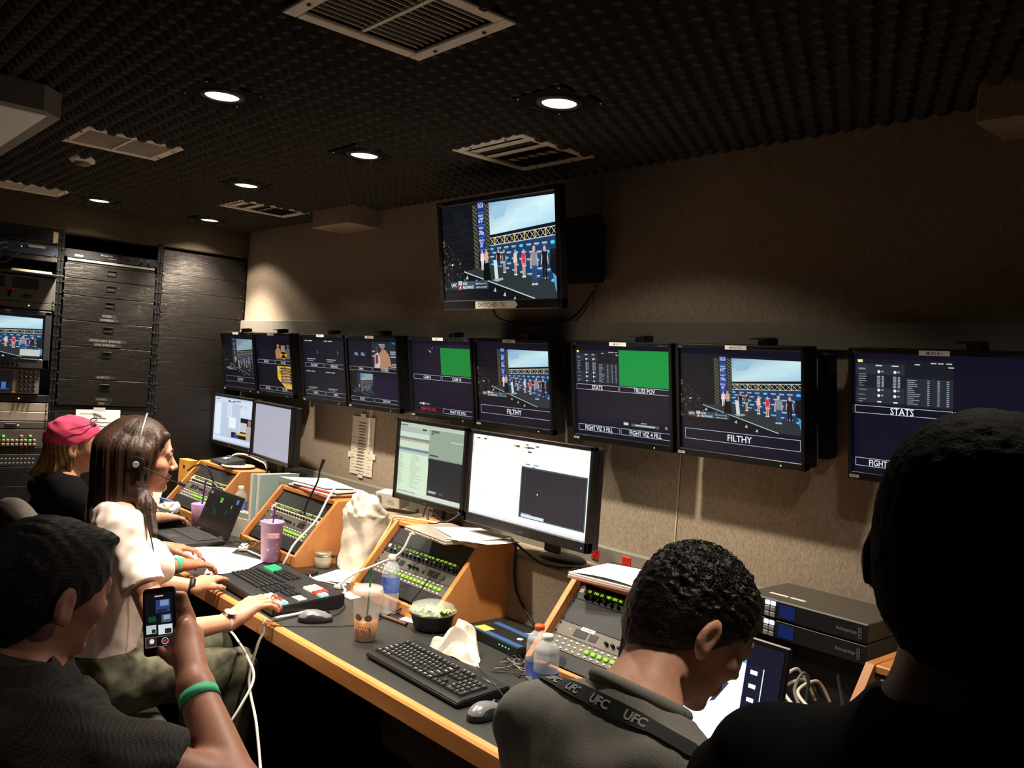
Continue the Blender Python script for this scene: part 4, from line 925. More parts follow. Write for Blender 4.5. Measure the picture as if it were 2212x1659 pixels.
# ================================================================== monitors standing behind the desk
def desk_monitor(label, c, w, h, rz, kind, bez=.016, chin=.024, ledcol=(70, 110, 255), tilt=0., base_z=.97, base_y=2.2, logo='acer'):
    t = thing('desk_monitor', label, 'monitor', c, (tilt, 0, rz))
    b = MB()
    for q, d in (((0, .012, chin/2), (w, .024, chin)), ((0, .012, h-bez/2), (w, .024, bez)), ((-w/2+bez/2, .012, h/2), (bez, .024, h)), ((w/2-bez/2, .012, h/2), (bez, .024, h))): b.box(q, d, bev=.002)
    b.build('bezel', M['bezel'], t)
    MB().box((0, .04, h/2), (w-.006, .04, h-.006), bev=.006).build('housing', M['black'], t)
    cv = Canvas(); sw, sh = w-2*bez, h-bez-chin; desktop(cv, -sw/2, -sh/2, sw/2, sh/2, kind); print_on(t, 'screen', cv, (0, .010, chin+sh/2), emission=True)
    cv = Canvas(); cv.text(logo, 0, chin*.3, .008, (110, 110, 112)); print_on(t, 'maker_mark', cv, (0, -.0006, 0))
    MB().cyl((w*.46, 0, chin*.4), (w*.46, -.0015, chin*.4), .0028, n=8).build('power_light', emat('blue_light%d' % ledcol[0], ledcol, 2.5), t)
    dz = base_z-c[2]; dy = base_y-c[1]
    b = MB(); b.box((0, dy*.75, dz+.06+.1), (.07, .02, .26), bev=.004); b.box((0, (dy*.75+.05)/2, .16), (.06, abs(dy*.75-.04)+.02, .05)); b.build('neck', M['black'], t)
    MB().lathe([(0, dz+.014), (.08, dz+.012), (.095, dz+.004), (.095, dz+.0005), (0, dz+.0005)], 24, c=(0, dy+.005, 0), sy=.7).build('foot', M['black'], t)
    return t
def at_y(px, py, y): return ony(px, py, y)
p0 = ony(846, 1068, 2.10); p1 = ony(993, 1115, 2.10); q0 = ony(846, 893, 2.10); q1 = ony(993, 928, 2.10)
desk_monitor('desk monitor with a pale green spreadsheet screen', ((p0.x+p1.x)/2+.006, 2.10, (p0.z+p1.z)/2-.004), q1.x-q0.x, (q0.z+q1.z-p0.z-p1.z)/2+.004, 0, 'green')
p0 = ony(1006, 1120, 1.99); p1 = ony(1270, 1205, 1.99); q0 = ony(1006, 925, 1.99); q1 = ony(1272, 965, 1.99)
desk_monitor('large desk monitor with a white screen and a dark inset window', ((p0.x+p1.x)/2-.01, 1.99, (p0.z+p1.z)/2), q1.x-q0.x, (q0.z+q1.z-p0.z-p1.z)/2, 0, 'white', bez=.014, chin=.034)
desk_monitor('desk monitor with pale blue windows and a fighter picture', (-4.775, 2.13, 1.075), .545, .295, 0, 'blue', bez=.014, chin=.022, base_z=.97)
desk_monitor('desk monitor with a plain lilac screen', (-4.232, 2.105, 1.060), .535, .305, math.radians(-5), 'plain', bez=.014, chin=.020)
# ================================================================== smooth-blended solids (distance fields meshed with surface nets)
def _smin(a, b, k):
    if k <= 0: return np.minimum(a, b)
    h = np.maximum(k-np.abs(a-b), 0)/k
    return np.minimum(a, b)-h*h*k*.25
class Sdf:
    def __init__(s): s.it = []; s.disp = []; s.pts = []
    def cap(s, a, b, r1, r2=None, k=.02, op='+', fl=None):
        """rounded cone; fl=(axis, factor) squashes the section along a world axis"""
        a = np.array(a, float); b = np.array(b, float); r2 = r1 if r2 is None else r2; ab = b-a; L = max(ab@ab, 1e-9)
        if fl is not None: ax = np.array(fl[0], float); ax /= np.linalg.norm(ax); fac = fl[1]
        def f(P):
            q = P-a; t = np.clip(q@ab/L, 0, 1); v = q-t[:, None]*ab
            if fl is not None: v = v+np.outer(v@ax, ax)*(fac-1)
            return np.sqrt((v*v).sum(1))-(r1+(r2-r1)*t)
        s.it.append((f, k, op))
        if op == '+': s.pts += [a-r1, a+r1, b-r2, b+r2]
        return s
    def ell(s, c, r, R=None, k=.02, op='+'):
        c = np.array(c, float); r = np.array(r, float); R = None if R is None else np.array(R, float)
        def f(P):
            q = P-c
            if R is not None: q = q@R
            k0 = np.sqrt(((q/r)**2).sum(1)); k1 = np.sqrt(((q/(r*r))**2).sum(1))+1e-9
            return k0*(k0-1)/k1
        s.it.append((f, k, op))
        if op == '+': s.pts += [c-r.max(), c+r.max()]
        return s
    def frus(s, a, b, r1, r2=None, k=.02):
        """flat ended cone, for sleeves"""
        a = np.array(a, float); b = np.array(b, float); r2 = r1 if r2 is None else r2; ab = b-a; L = math.sqrt(ab@ab); u = ab/L
        def f(P):
            q = P-a; z = q@u; v = q-z[:, None]*u; return np.maximum(np.sqrt((v*v).sum(1))-(r1+(r2-r1)*z/L), np.maximum(-z, z-L))
        s.it.append((f, k, '+')); s.pts += [a-r1, a+r1, b-r2, b+r2]; return s
    def box(s, c, h, R=None, rad=.01, k=.0, op='+'):
        c = np.array(c, float); h = np.array(h, float); R = None if R is None else np.array(R, float)
        def f(P):
            q = P-c
            if R is not None: q = q@R
            d = np.abs(q)-(h-rad); return np.sqrt((np.maximum(d, 0)**2).sum(1))+np.minimum(d.max(1), 0)-rad
        s.it.append((f, k, op)); m = np.linalg.norm(h)
        if op == '+': s.pts += [c-m, c+m]
        return s
    def plane(s, p, n, k=.01):
        """keep the side the normal points away from"""
        p = np.array(p, float); n = np.array(n, float); n /= np.linalg.norm(n)
        s.it.append((lambda P: (P-p)@n, k, '&')); return s
    def ev(s, P, sel=None):
        d = np.full(len(P), 9.0)
        for i, (f, k, op) in enumerate(s.it):
            if sel is not None and not sel[i]: continue
            v = f(P)
            if op == '+': d = _smin(d, v, k)
            elif op == '-': d = -_smin(-d, v, k)
            else: d = -_smin(-d, -v, k)
        for g in s.disp: d = d+g(P)
        return d
    def mesh(s, name, m, h=.006, T=None):
        pts = np.array(s.pts); lo = pts.min(0)-3*h; hi = pts.max(0)+3*h; n = np.ceil((hi-lo)/h).astype(int)+1
        B = 12; nb = (n+B-1)//B; V = np.full(tuple(nb*B+1), 9.0, np.float32)
        gi = np.stack(np.meshgrid(*[np.arange(B+1)]*3, indexing='ij'), -1).reshape(-1, 3)
        bi = np.stack(np.meshgrid(*[np.arange(q) for q in nb], indexing='ij'), -1).reshape(-1, 3)
        cen = lo+(bi*B+B/2)*h; rad = B*h*.87
        ind = [f(cen) for f, k, op in s.it]; dc = s.ev(cen); act = np.abs(dc) < rad*1.35+.012
        for j in np.nonzero(act)[0]:
            sel = []
            for q, (f, k, op) in enumerate(s.it):
                if op == '+': sel.append(ind[q][j] < dc[j]+2.4*rad+k+.03)
                elif op == '-': sel.append(ind[q][j] < 1.5*rad+k)
                else: sel.append(True)
            o = bi[j]*B; P = lo+(o+gi)*h
            V[o[0]:o[0]+B+1, o[1]:o[1]+B+1, o[2]:o[2]+B+1] = s.ev(P, sel).reshape(B+1, B+1, B+1)
        # far blocks keep the sign of their centre
        for j in np.nonzero(~act & (dc < 0))[0]:
            o = bi[j]*B; blk = V[o[0]:o[0]+B+1, o[1]:o[1]+B+1, o[2]:o[2]+B+1]; blk[blk > 8.9] = -9.0
        I = V < 0; c8 = [(a, b, c) for a in (0, 1) for b in (0, 1) for c in (0, 1)]; sh = tuple(np.array(V.shape)-1)
        cnt = sum(I[a:a+sh[0], b:b+sh[1], c:c+sh[2]].astype(np.int8) for a, b, c in c8)
        A = np.argwhere((cnt > 0) & (cnt < 8)); idx = np.full(sh, -1, np.int64); idx[tuple(A.T)] = np.arange(len(A))
        acc = np.zeros((len(A), 3)); num = np.zeros(len(A))
        for a in range(3):
            for e in c8:
                if e[a]: continue
                e2 = list(e); e2[a] = 1
                v0 = V[tuple((A+e).T)].astype(float); v1 = V[tuple((A+e2).T)].astype(float); x = (v0 < 0) != (v1 < 0)
                t = np.where(x, v0/np.where(np.abs(v0-v1) < 1e-12, 1, v0-v1), 0); p = np.tile(np.array(e, float), (len(A), 1)); p[:, a] = t
                acc += np.where(x[:, None], p, 0); num += x
        vs = lo+(A+acc/num[:, None])*h; fs = []
        for a in range(3):
            b, c = (a+1) % 3, (a+2) % 3; sl0 = [slice(None)]*3; sl1 = [slice(None)]*3; sl0[a] = slice(0, -1); sl1[a] = slice(1, None)
            X = I[tuple(sl0)] != I[tuple(sl1)]; E = np.argwhere(X); E = E[(E[:, b] > 0) & (E[:, c] > 0) & (E[:, b] < sh[b]) & (E[:, c] < sh[c])]
            if not len(E): continue
            ob = np.zeros(3, int); ob[b] = 1; oc = np.zeros(3, int); oc[c] = 1
            q = np.stack([idx[tuple((E-ob-oc).T)], idx[tuple((E-oc).T)], idx[tuple(E.T)], idx[tuple((E-ob).T)]], 1)
            neg = ~I[tuple(E.T)]; q[neg] = q[neg][:, ::-1]; fs.append(q[(q >= 0).all(1)])
        fs = np.concatenate(fs)
        if T is not None: Tm = np.array(T); vs = vs@Tm[:3, :3].T+Tm[:3, 3]
        me = bpy.data.meshes.new(name); me.vertices.add(len(vs)); me.vertices.foreach_set('co', vs.astype(np.float32).ravel())
        me.loops.add(len(fs)*4); me.loops.foreach_set('vertex_index', fs.astype(np.int32).ravel()); me.polygons.add(len(fs))
        me.polygons.foreach_set('loop_start', np.arange(0, len(fs)*4, 4, dtype=np.int32)); me.polygons.foreach_set('loop_total', np.full(len(fs), 4, np.int32))
        me.polygons.foreach_set('use_smooth', np.ones(len(fs), bool)); me.update(calc_edges=True); me.validate()
        for q in (m if isinstance(m, (list, tuple)) else [m]): me.materials.append(q)
        return me
    def build(s, name, m, parent=None, h=.006, world=True, loc=None):
        T = None
        if parent is not None and world: T = basem(parent).inverted()
        if loc is not None: T = Matrix.Translation(-Vector(loc))
        o = bpy.data.objects.new(name, s.mesh(name, m, h, T)); link(o, parent)
        if loc is not None: o.location = loc
        return o
def wob(amp, fr, seed=0):
    """cheap smooth noise from rotated sines"""
    R = np.random.default_rng(seed); D = R.normal(size=(7, 3)); D /= np.linalg.norm(D, axis=1)[:, None]; ph = R.uniform(0, 6.28, 7); sc = R.uniform(.6, 1.6, 7)*fr
    return lambda P: amp*np.sin(P@(D*sc[:, None]).T*2*PI+ph).sum(1)/2.6

# ================================================================== things on the desk
def D(px, py, z=DZ): return onz(px, py, z)
clear = mat('clear_plastic', (245, 245, 245), .04, trans=1.0, ior=1.25, spec=.4)
frost = mat('frosted_plastic', (240, 236, 232), .12, trans=.95, ior=1.12)
water = mat('clear_bottle', (225, 232, 236), .06, alpha=.32, spec=.9)
def bottle(label, loc, h=.205, r=.032, capc=(236, 236, 232), lab=(40, 70, 150), squat=False):
    t = thing('water_bottle' if not squat else 'drink_bottle', label, 'bottle', loc)
    s = h/.205; q = r
    prof = [(0, .002), (q*.8, 0), (q, .006*s), (q*.94, .02*s), (q, .03*s), (q*.95, .042*s), (q, .052*s), (q*.96, .062*s), (q, .07*s), (q, .135*s), (q*.97, .14*s), (q, .146*s), (q*.85, .165*s), (q*.45, .182*s), (q*.36, .188*s), (q*.36, .196*s)]
    MB().lathe(prof, 24).build('body', water, t)
    MB().lathe([(q*1.01, .076*s), (q*1.012, .13*s)] if not squat else [(q*1.01, .02*s), (q*1.012, .072*s)], 24).build('wrapper', mat('bottle_wrapper_%d' % lab[2], lab, .4, noise=(22, tuple(min(255, v+70) for v in lab), .7)), t)
    MB().lathe([(q*.42, .188*s), (q*.44, .190*s), (q*.43, .2025*s), (q*.40, .205*s), (0, .205*s)], 18).build('cap', mat('bottle_cap_%d%d' % (capc[0], capc[1]), capc, .45), t)
    return t
bottle('clear water bottle with a blue wrapper beside the iced coffee', D(850, 1322)-Vector((0, .02, 0)))
bottle('clear water bottle with a blue wrapper close behind the laptop', D(516, 1137))
bottle('clear water bottle with a blue wrapper against the turret by the racks', D(528, 1126))
bottle('squat clear bottle with a white cap before the notebook turret', D(1193, 1478)-Vector((-.02, .05, 0)), .155, .036, squat=True)
bottle('clear bottle with an orange red cap behind the squat bottle', D(1214, 1462)-Vector((.03, .075, 0)), .155, .034, (214, 80, 40), squat=True)
# iced coffee
t = thing('iced_coffee', 'clear plastic cup of iced coffee with a green straw', 'cup', D(788, 1382))
H = .150
MB().lathe([(0, .002), (.030, .001), (.033, .004), (.0465, H)], 32).build('cup', mat('cup_plastic', (245, 242, 240), .08, alpha=.28, spec=.6), t)
MB().lathe([(.0295, .003), (.0322, .005), (.0382, .062), (.0, .062)], 32).build('coffee', mat('iced_coffee', (186, 126, 74), .25), t)
MB().lathe([(.050, H-.002), (.051, H+.004), (.0475, H+.010), (.046, H+.018), (.012, H+.020), (.0, H+.020)], 32).build('lid', mat('lid_plastic', (236, 226, 220), .12, alpha=.45, spec=.6), t)
MB().cyl((-.012, .010, .05), (.020, -.006, H+.085), .0034, n=10).build('straw', mat('green_straw', (20, 140, 80), .35), t)
def wrapcv(cv, r0, r1, h, a0):
    """bend a flat print (x,z) round a cone facing angle a0"""
    out = []
    for x, y, z in cv.v:
        r = r0+(r1-r0)*z/h+.0009-y*.5; a = a0+x/r; out.append((r*math.cos(a), r*math.sin(a), z))
    cv.v = out; return cv
def subdiv_rect(cv, x0, z0, x1, z1, col, n=8):
    for i in range(n): cv.rect(x0+(x1-x0)*i/n, z0, x0+(x1-x0)*(i+1)/n, z1, col)
cv = Canvas(.00012); gr = (22, 74, 54); cr = (196, 140, 92); zc = .033; EM = 1.3
cv.disc(0, zc, .0205, .0205, gr, 26)
cv.disc(0, zc-.001, .0065, .0085, cr, 14)                                   # face
for i, a in enumerate((-.0105, -.006, 0, .006, .0105)): cv.poly([(a-.0022, zc+.010), (a+.0022, zc+.010), (a*1.15, zc+.0175-abs(a)*.25)], cr)   # crown points
for s in (-1, 1):
    for k in range(3): cv.poly([(s*(.008+k*.0032), zc+.008-k*.002), (s*(.0096+k*.0032), zc+.008-k*.002), (s*(.0108+k*.0032), zc-.012+k*.003), (s*(.009+k*.0032), zc-.013+k*.003)], cr)   # hair strands
    cv.disc(s*.0026, zc+.0015, .0009, .0006, gr, 6)
cv.rect(-.0016, zc-.0055, .0016, zc-.0048, gr); cv.disc(0, zc-.0145, .003, .003, cr, 10)
ac = math.atan2(-t.location.y, -t.location.x)
cv.v = [(x*EM, y, zc+(z-zc)*EM) for x, y, z in cv.v]
wrapcv(cv, .031, .0465, H, ac-.25).build('round_emblem', pmat('print', False), t)
cv = Canvas(.00015)
for s in (-1, 1): cv.disc(s*.0175, .079, .0155, .0125, (240, 232, 222), 18); cv.disc(s*.0175, .0785, .0118, .0092, (120, 84, 66), 18)
cv.rect(-.005, .080, .005, .083, (226, 214, 200)); wrapcv(cv, .031, .0465, H, ac-.25).build('sunglasses_decal', pmat('print', False), t)
# lilac shake
t = thing('shake_cup', 'tall lilac shake cup with a purple straw', 'cup', D(598, 1212)-Vector((0, .032, 0)))
MB().lathe([(0, .003), (.036, .002), (.038, .006), (.048, .165), (.051, .168), (.051, .173), (.047, .174), (.045, .166), (.0, .160)], 32).build('cup', mat('lilac_cup', (186, 150, 182), .4, noise=(26, (168, 124, 170), .7)), t)
MB().cyl((.004, .0, .15), (.006, .004, .235), .0038, n=10).build('straw', mat('purple_straw', (78, 40, 130), .35), t)
cv = Canvas(.00015); subdiv_rect(cv, -.03, .108, .032, .130, (222, 196, 206)); cv.text('Blizzard', 0, .112, .016, (216, 120, 104), w=.058)
for i in range(3): cv.line((-.03+.004*i, .085-.028*i), (.028, .080-.030*i), .003, (222, 202, 220))
cv.poly([(-.02, .062), (-.008, .066), (-.012, .05)], (226, 206, 222)); ac = math.atan2(-t.location.y, -t.location.x); wrapcv(cv, .0375, .048, .165, ac+.05).build('cup_print', pmat('print', False), t)
# salad
p = D(968, 1352)-Vector((0, .07, 0)); t = thing('salad_bowl', 'black takeaway bowl of salad with a clear lid', 'bowl', p)
MB().lathe([(0, .002), (.052, 0), (.060, .008), (.074, .052), (.079, .055), (.079, .058), (.072, .056), (.058, .01), (0, .006)], 36).build('bowl', M['black'], t)
b = MB(); R = random.Random(3)
for i in range(46):
    a = R.uniform(0, 2*PI); r = R.uniform(0, .056); z = .048+R.uniform(0, .022); s = R.uniform(.012, .024); M3 = Euler((R.uniform(-.7, .7), R.uniform(-.7, .7), R.uniform(0, 6))).to_matrix(); c = Vector((r*math.cos(a), r*math.sin(a), z))
    g = [[c+M3@Vector(((u-2)/2*s, (v-2)/2*s*.8, .005*math.sin(u*2.2+v*1.7))) for v in range(5)] for u in range(5)]; b.surf(g, m=i % 3)
b.build('lettuce', [mat('lettuce_a', (150, 170, 76), .6), mat('lettuce_b', (190, 198, 116), .6), mat('lettuce_c', (92, 120, 52), .6)], t)
for i in range(3):
    c = Vector((.05+.012*i, .03-.02*i, .068+.006*i)); g = [[c+Vector(((u-2)*.008, (v-2)*.007, .006*math.sin(u*1.9+v*2.3+i))) for v in range(5)] for u in range(5)]
    MB().surf(g).build('lettuce_leaf', mat('lettuce_d', (176, 200, 80), .6), t)
b = MB(); b.lathe([(.079, .058), (.081, .060), (.080, .066), (.074, .067), (.070, .082), (.045, .090), (0, .091)], 40); b.build('lid', mat('lid_clear', (230, 236, 226), .08, alpha=.25, spec=.7), t)
# crumpled napkin
p = D(985, 1412); G = []; NN = 34; rg = lambda u, v, d, f, q: abs(((u*d[0]+v*d[1])*f+q) % 2-1)
for i in range(NN+1):
    row = []
    for j in range(NN+1):
        u, v = 2*i/NN-1, 2*j/NN-1; r = max(abs(u), abs(v)); e = (1-r**2)
        x = .062*u+.012*math.sin(3*v+1)+(.055*max(0, u)**3*max(0, .4-v)); y = .055*v+.010*math.sin(4*u)
        z = .004+e*(.030+.040*math.exp(-((u-.15)**2+(v-.35)**2)/.10)+.022*math.exp(-((u+.4)**2+(v+.1)**2)/.06))
        z += (.25+.75*e)*(.026*rg(u, v, (1, .4), 2.1, .3)+.024*rg(u, v, (-.5, 1), 2.4, .9)+.010*rg(u, v, (.8, -.9), 4.3, .1))-.010
        row.append(Vector((x+.006*rg(u, v, (.3, 1), 3.1, .2)*e, y, max(z*1.3, .0015))))
    G.append(row)
b = MB(); b.surf(G, sm=False); b.surf([[q-Vector((0, 0, .0008)) for q in r][::-1] for r in G], sm=False)
o = b.build('paper_napkin', mat('napkin', (222, 214, 200), .85, spec=.2)); o.location = p; o.rotation_euler = (0, 0, .3); o['label'] = 'crumpled white paper napkin beside the salad bowl'; o['category'] = 'napkin'
# white paper bag
p = D(765, 1212); p = Vector((-3.10, 1.995, DZ)); t = thing('paper_bag', 'tall crumpled white paper bag between two turrets', 'bag', p)
sd = Sdf(); rz = Matrix.Rotation(.25, 3, 'Z')
sd.box((0, 0, .13), (.085, .062, .14), R=rz, rad=.03).ell((.01, 0, .255), (.082, .062, .065), k=.03).ell((.0, 0, .30), (.06, .045, .035), k=.03).cap((-.07, -.05, .02), (-.10, -.03, .10), .022, .012, k=.03)
sd.ell((.01, 0, .345), (.05, .035, .035), op='-', k=.015)
fold = lambda d, f, a, p_: (lambda P: a*np.abs(((P@np.array(d))*f+p_) % 2-1)-a/2)
sd.disp += [fold((.9, .3, .35), 24, .006, .3), fold((-.45, .8, .4), 19, .007, .8), fold((.3, .6, -.6), 15, .007, .1), fold((-.2, -.5, .8), 30, .004, .4), wob(.004, 9, 5), lambda P: np.where(P[:, 2] > .24, fold((.5, .5, .6), 60, .006, .2)(P)+fold((-.6, .3, .6), 48, .006, .7)(P), 0)]
sd.plane((0, 0, .001), (0, 0, -1), k=0)
sd.build('bag', mat('white_bag_paper', (212, 203, 188), .8, spec=.25, bump=(38, .5)), t, h=.0045, world=False)
# jar
t = thing('glass_jar', 'small glass jar with a metal lid beside the white bag', 'jar', D(697, 1225))
MB().lathe([(0, .002), (.032, 0), (.036, .006), (.037, .04), (.033, .05)], 28).build('glass', mat('jar_glass', (214, 206, 180), .08, alpha=.55, spec=.7), t)
MB().lathe([(0, .004), (.033, .004), (.034, .03), (0, .032)], 24).build('contents', mat('jar_contents', (150, 128, 92), .7), t)
MB().lathe([(.035, .048), (.036, .050), (.036, .062), (.034, .064), (0, .063)], 28).build('lid', mat('jar_lid', (196, 190, 170), .3, .8), t)

# ------------------------------------------------------------------ paper
def sheet(name, label, quad, z, curl=0., m=None, th=.0006, lines=0, cat='paper', grp=None, seed=0, n=10):
    """quad: four (x,y) corners in order; z height; curl lifts the third corner"""
    R = random.Random(seed); G = []
    for i in range(n+1):
        row = []
        for j in range(n+1):
            u, v = i/n, j/n
            x = (1-u)*(1-v)*quad[0][0]+u*(1-v)*quad[1][0]+u*v*quad[2][0]+(1-u)*v*quad[3][0]
            y = (1-u)*(1-v)*quad[0][1]+u*(1-v)*quad[1][1]+u*v*quad[2][1]+(1-u)*v*quad[3][1]
            row.append(Vector((x, y, z+curl*(u*v)**2+.0012*(1+math.sin(3*u+4*v+seed))*.5)))
        G.append(row)
    b = MB(); b.surf(G); b.surf([[p-Vector((0, 0, th)) for p in r][::-1] for r in G])
    c = Vector((sum(q[0] for q in quad)/4, sum(q[1] for q in quad)/4, z))
    if not lines:
        o = b.build(name, m or M['paper'], loc=c); tag(o, label, cat, grp); return o
    t = thing(name, label, cat, c, group=grp); b.build('sheet', m or M['paper'], t, world=True)
    b = MB()
    for k in range(lines):
        v = .1+.8*k/lines; l = R.uniform(.3, .8); pts = []
        for e in (0, .018):
            for u in ((.1, .1+l) if e == 0 else (.1+l, .1)):
                vv = v+e; i0 = min(int(u*n), n-1); j0 = min(int(vv*n), n-1); fu, fv = u*n-i0, vv*n-j0
                q = G[i0][j0]*(1-fu)*(1-fv)+G[i0+1][j0]*fu*(1-fv)+G[i0+1][j0+1]*fu*fv+G[i0][j0+1]*(1-fu)*fv; pts.append(q+Vector((0, 0, .0008)))
        b.add(pts, [(0, 1, 2, 3)])
    b.build('printing', mat('ink_grey', (140, 140, 145), .8), t, world=True); return t
def dq(*pp): return [tuple(D(*p)[:2]) for p in pp]
sheet('paper_sheet', 'printed sheet under the writing hands', dq((355, 1212), (455, 1225), (515, 1185), (420, 1180)), DZ+.001, lines=9, seed=1)
sheet('paper_sheet', 'loose sheet before the lilac cup with faint coloured marks', dq((440, 1243), (515, 1240), (573, 1214), (470, 1190)), DZ+.0035, lines=7, seed=2)
sheet('paper_sheet', 'white sheet lying against the turret with the closed laptop', dq((663, 1252), (772, 1262), (795, 1232), (728, 1232)), DZ+.002, curl=.03, seed=3)
sheet('note_card', 'small blank white card by the salad bowl', dq((862, 1338), (898, 1349), (925, 1343), (888, 1328)), DZ+.001, seed=4)
sheet('note_card', 'small white card behind the iced coffee', dq((733, 1284), (757, 1296), (782, 1290), (755, 1278)), DZ+.001, seed=5)
o = MB(); a, c = D(826, 1330, DZ+.006), D(878, 1349, DZ+.006); o.cyl(a, c, .0058, n=12); o.cyl(a, a+(a-c).normalized()*.03, .0062, n=12, m=1); o = o.build('marker_pen', [mat('brown_marker', (92, 66, 52), .4), M['black']], loc=a); tag(o, 'brown marker pen lying before the water bottle', 'pen')
# phone and lead lying on the desk
t = thing('smartphone', 'black smartphone lying on the desk by the jar', 'phone', D(650, 1237), (0, 0, .5))
MB().box((0, 0, .005), (.13, .064, .009), bev=.003).build('body', M['black'], t); MB().box((0, 0, .0099), (.112, .058, .0006)).build('screen', mat('phone_glass', (14, 14, 16), .08), t)
# spiral notebook on a turret
t = thing('spiral_notebook', 'open spiral notebook with red pages lying on a turret', 'notebook', (-1.69, 2.02, 1.0085), (0, 0, math.radians(8)))
for k in range(3): MB().box((0, 0, .004+k*.006), (.285-.004*k, .215, .0055), bev=.001).build('page_block', [mat('pink_pages', (196, 130, 122), .8), mat('cream_pages', (232, 222, 200), .8), M['paper']][k], t)
G = [[Vector((-.142+.284*i/12, -.107+.214*j/12, .0185+.020*math.sin(PI*min(1, i/12*1.0))*.5*(1-j/24))) for j in range(13)] for i in range(13)]
MB().surf(G).build('top_page', M['paper'], t)
ring = MB(); ring.tube([(0, .010*math.cos(a), .012+.012*math.sin(a)) for a in np.linspace(0, 2*PI, 15)], .0009, 5, caps=False); rm = ring.mesh('ring', M['blackm'])
for i in range(30): instm('ring', rm, (-.136+i*.0094, .112, 0), t, (0, 0, 0))
for i in range(4): instm('ring', rm, (-.144, -.10+i*.014, 0), t, (0, 0, PI/2))
# closed laptop with papers on a turret
t = thing('closed_laptop', 'closed silver laptop jutting over the front of a turret', 'laptop', (-2.47, 1.945, 1.0085), (0, 0, math.radians(-6)))
MB().box((0, 0, .006), (.29, .205, .010), bev=.003).build('base', mat('silver_case', (206, 198, 184), .35, .7), t); MB().box((0, 0, .0145), (.288, .203, .006), bev=.0025).build('lid', mat('silver_case', (206, 198, 184), .35, .7), t)
for i in range(3): MB().box((.05+.022*i, -.1028, .006), (.010, .001, .004)).build('port', M['black'], t)
sheet('paper_sheet', 'stack top sheet lying on the closed laptop', [(-2.54, 1.93), (-2.30, 1.86), (-2.24, 2.05), (-2.47, 2.09)], 1.029, curl=.012, seed=6)
sheet('paper_sheet', 'lower sheet jutting out beside the closed laptop', [(-2.36, 1.84), (-2.22, 1.92), (-2.20, 2.05), (-2.33, 2.06)], 1.0285, seed=7)
o = sheet('paper_tag', 'white paper tag hanging under the closed laptop', [(-2.585, 1.865), (-2.575, 1.845), (-2.545, 1.850), (-2.555, 1.872)], 1.006, seed=8)
# papers, folders and carton on and around a turret
t = thing('paper_stack', 'stack of folders with a red edge on the turret beside the white bag', 'papers', (-3.53, 2.035, 1.0075))
for k, (c_, w_) in enumerate((((126, 70, 64), .40), ((206, 200, 186), .38), ((170, 40, 40), .30), ((232, 228, 216), .34))): MB().box((.01*k-.02, .005*k, .005+k*.0065), (w_, .15, .006), R=Matrix.Rotation(.06*(k-1), 3, 'Z'), bev=.001).build('folder', mat('folder%d' % k, c_, .7), t)
sheet('paper_sheet', 'printed sheet draped over the folder stack', [(-3.82, 1.965), (-3.42, 1.985), (-3.37, 2.11), (-3.72, 2.16)], 1.041, curl=.0, lines=6, seed=9)
t = thing('file_folders', 'pale teal file folders standing beside a turret', 'folders', (-3.845, 1.97, DZ))
for k in range(4): MB().box((-.010*k, -.012*k+.01, .155), (.004, .20, .31), bev=.001).build('folder', mat('teal_folder%d' % (k % 2), ((150, 178, 176), (206, 210, 200))[k % 2], .7), t)
t = thing('carton', 'small white carton with printed marks by the green screened monitor', 'box', (-3.19, 2.19, .985), (.12, 0, .35))
MB().box((0, 0, .038), (.13, .075, .062), bev=.002).build('box', mat('white_card', (214, 208, 196), .6), t)
cv = Canvas(.0003)
for k in range(4): cv.rect(-.05, -.016+k*.009, -.03, -.011+k*.009, (90, 88, 84))
cv.rect(.0, -.01, .04, -.007, (150, 146, 140)); cv.rect(.0, 0, .03, .003, (150, 146, 140)); print_on(t, 'carton_print', cv, (0, -.0385, .04))
t = thing('carton', 'open white carton of papers left of the lilac cup turret', 'box', (-3.965, 1.885, DZ), (0, 0, .25))
for c, d in (((0, -.06, .045), (.16, .004, .09)), ((0, .06, .045), (.16, .004, .09)), ((-.08, 0, .045), (.004, .12, .09)), ((.08, 0, .045), (.004, .12, .09)), ((0, 0, .003), (.16, .12, .004))): MB().box(c, d).build('card_wall', mat('white_card', (214, 208, 196), .6), t)
for k in range(3): MB().box((.01*k, -.02+.02*k, .062), (.14, .002, .105), R=Matrix.Rotation(.25, 3, 'X')).build('sheet', M['paper'], t)
# taped running order on the wall
t = thing('wall_notice', 'tall taped running order sheet on the fabric wall', 'paper', (-3.637, 2.296, 1.065))
MB().box((0, 0, .141), (.202, .0012, .282)).build('sheet', mat('notice_paper', (222, 214, 196), .8), t); MB().box((.075, -.001, .16), (.05, .0012, .25)).build('sheet_fold', mat('notice_paper', (222, 214, 196), .8), t)
cv = Canvas(.0003); R = random.Random(12)
for k in range(17):
    z = .25-k*.0145; w_ = R.uniform(.022, .04); cv.rect(-w_, z, w_, z+.005, (110, 104, 96))
    if k > 3 and k % 2: cv.rect(-.085, z, -.05, z+.003, (160, 154, 142)); cv.rect(.06, z, .09, z+.003, (160, 154, 142))
print_on(t, 'printing', cv, (-.005, -.0022, 0))
for x, z in ((-.005, .285), (0, .0), (-.1, .09), (.1, .10)): MB().box((x, -.002, z), (.045, .001, .026)).build('tape', mat('masking_tape', (222, 216, 200), .6), t)

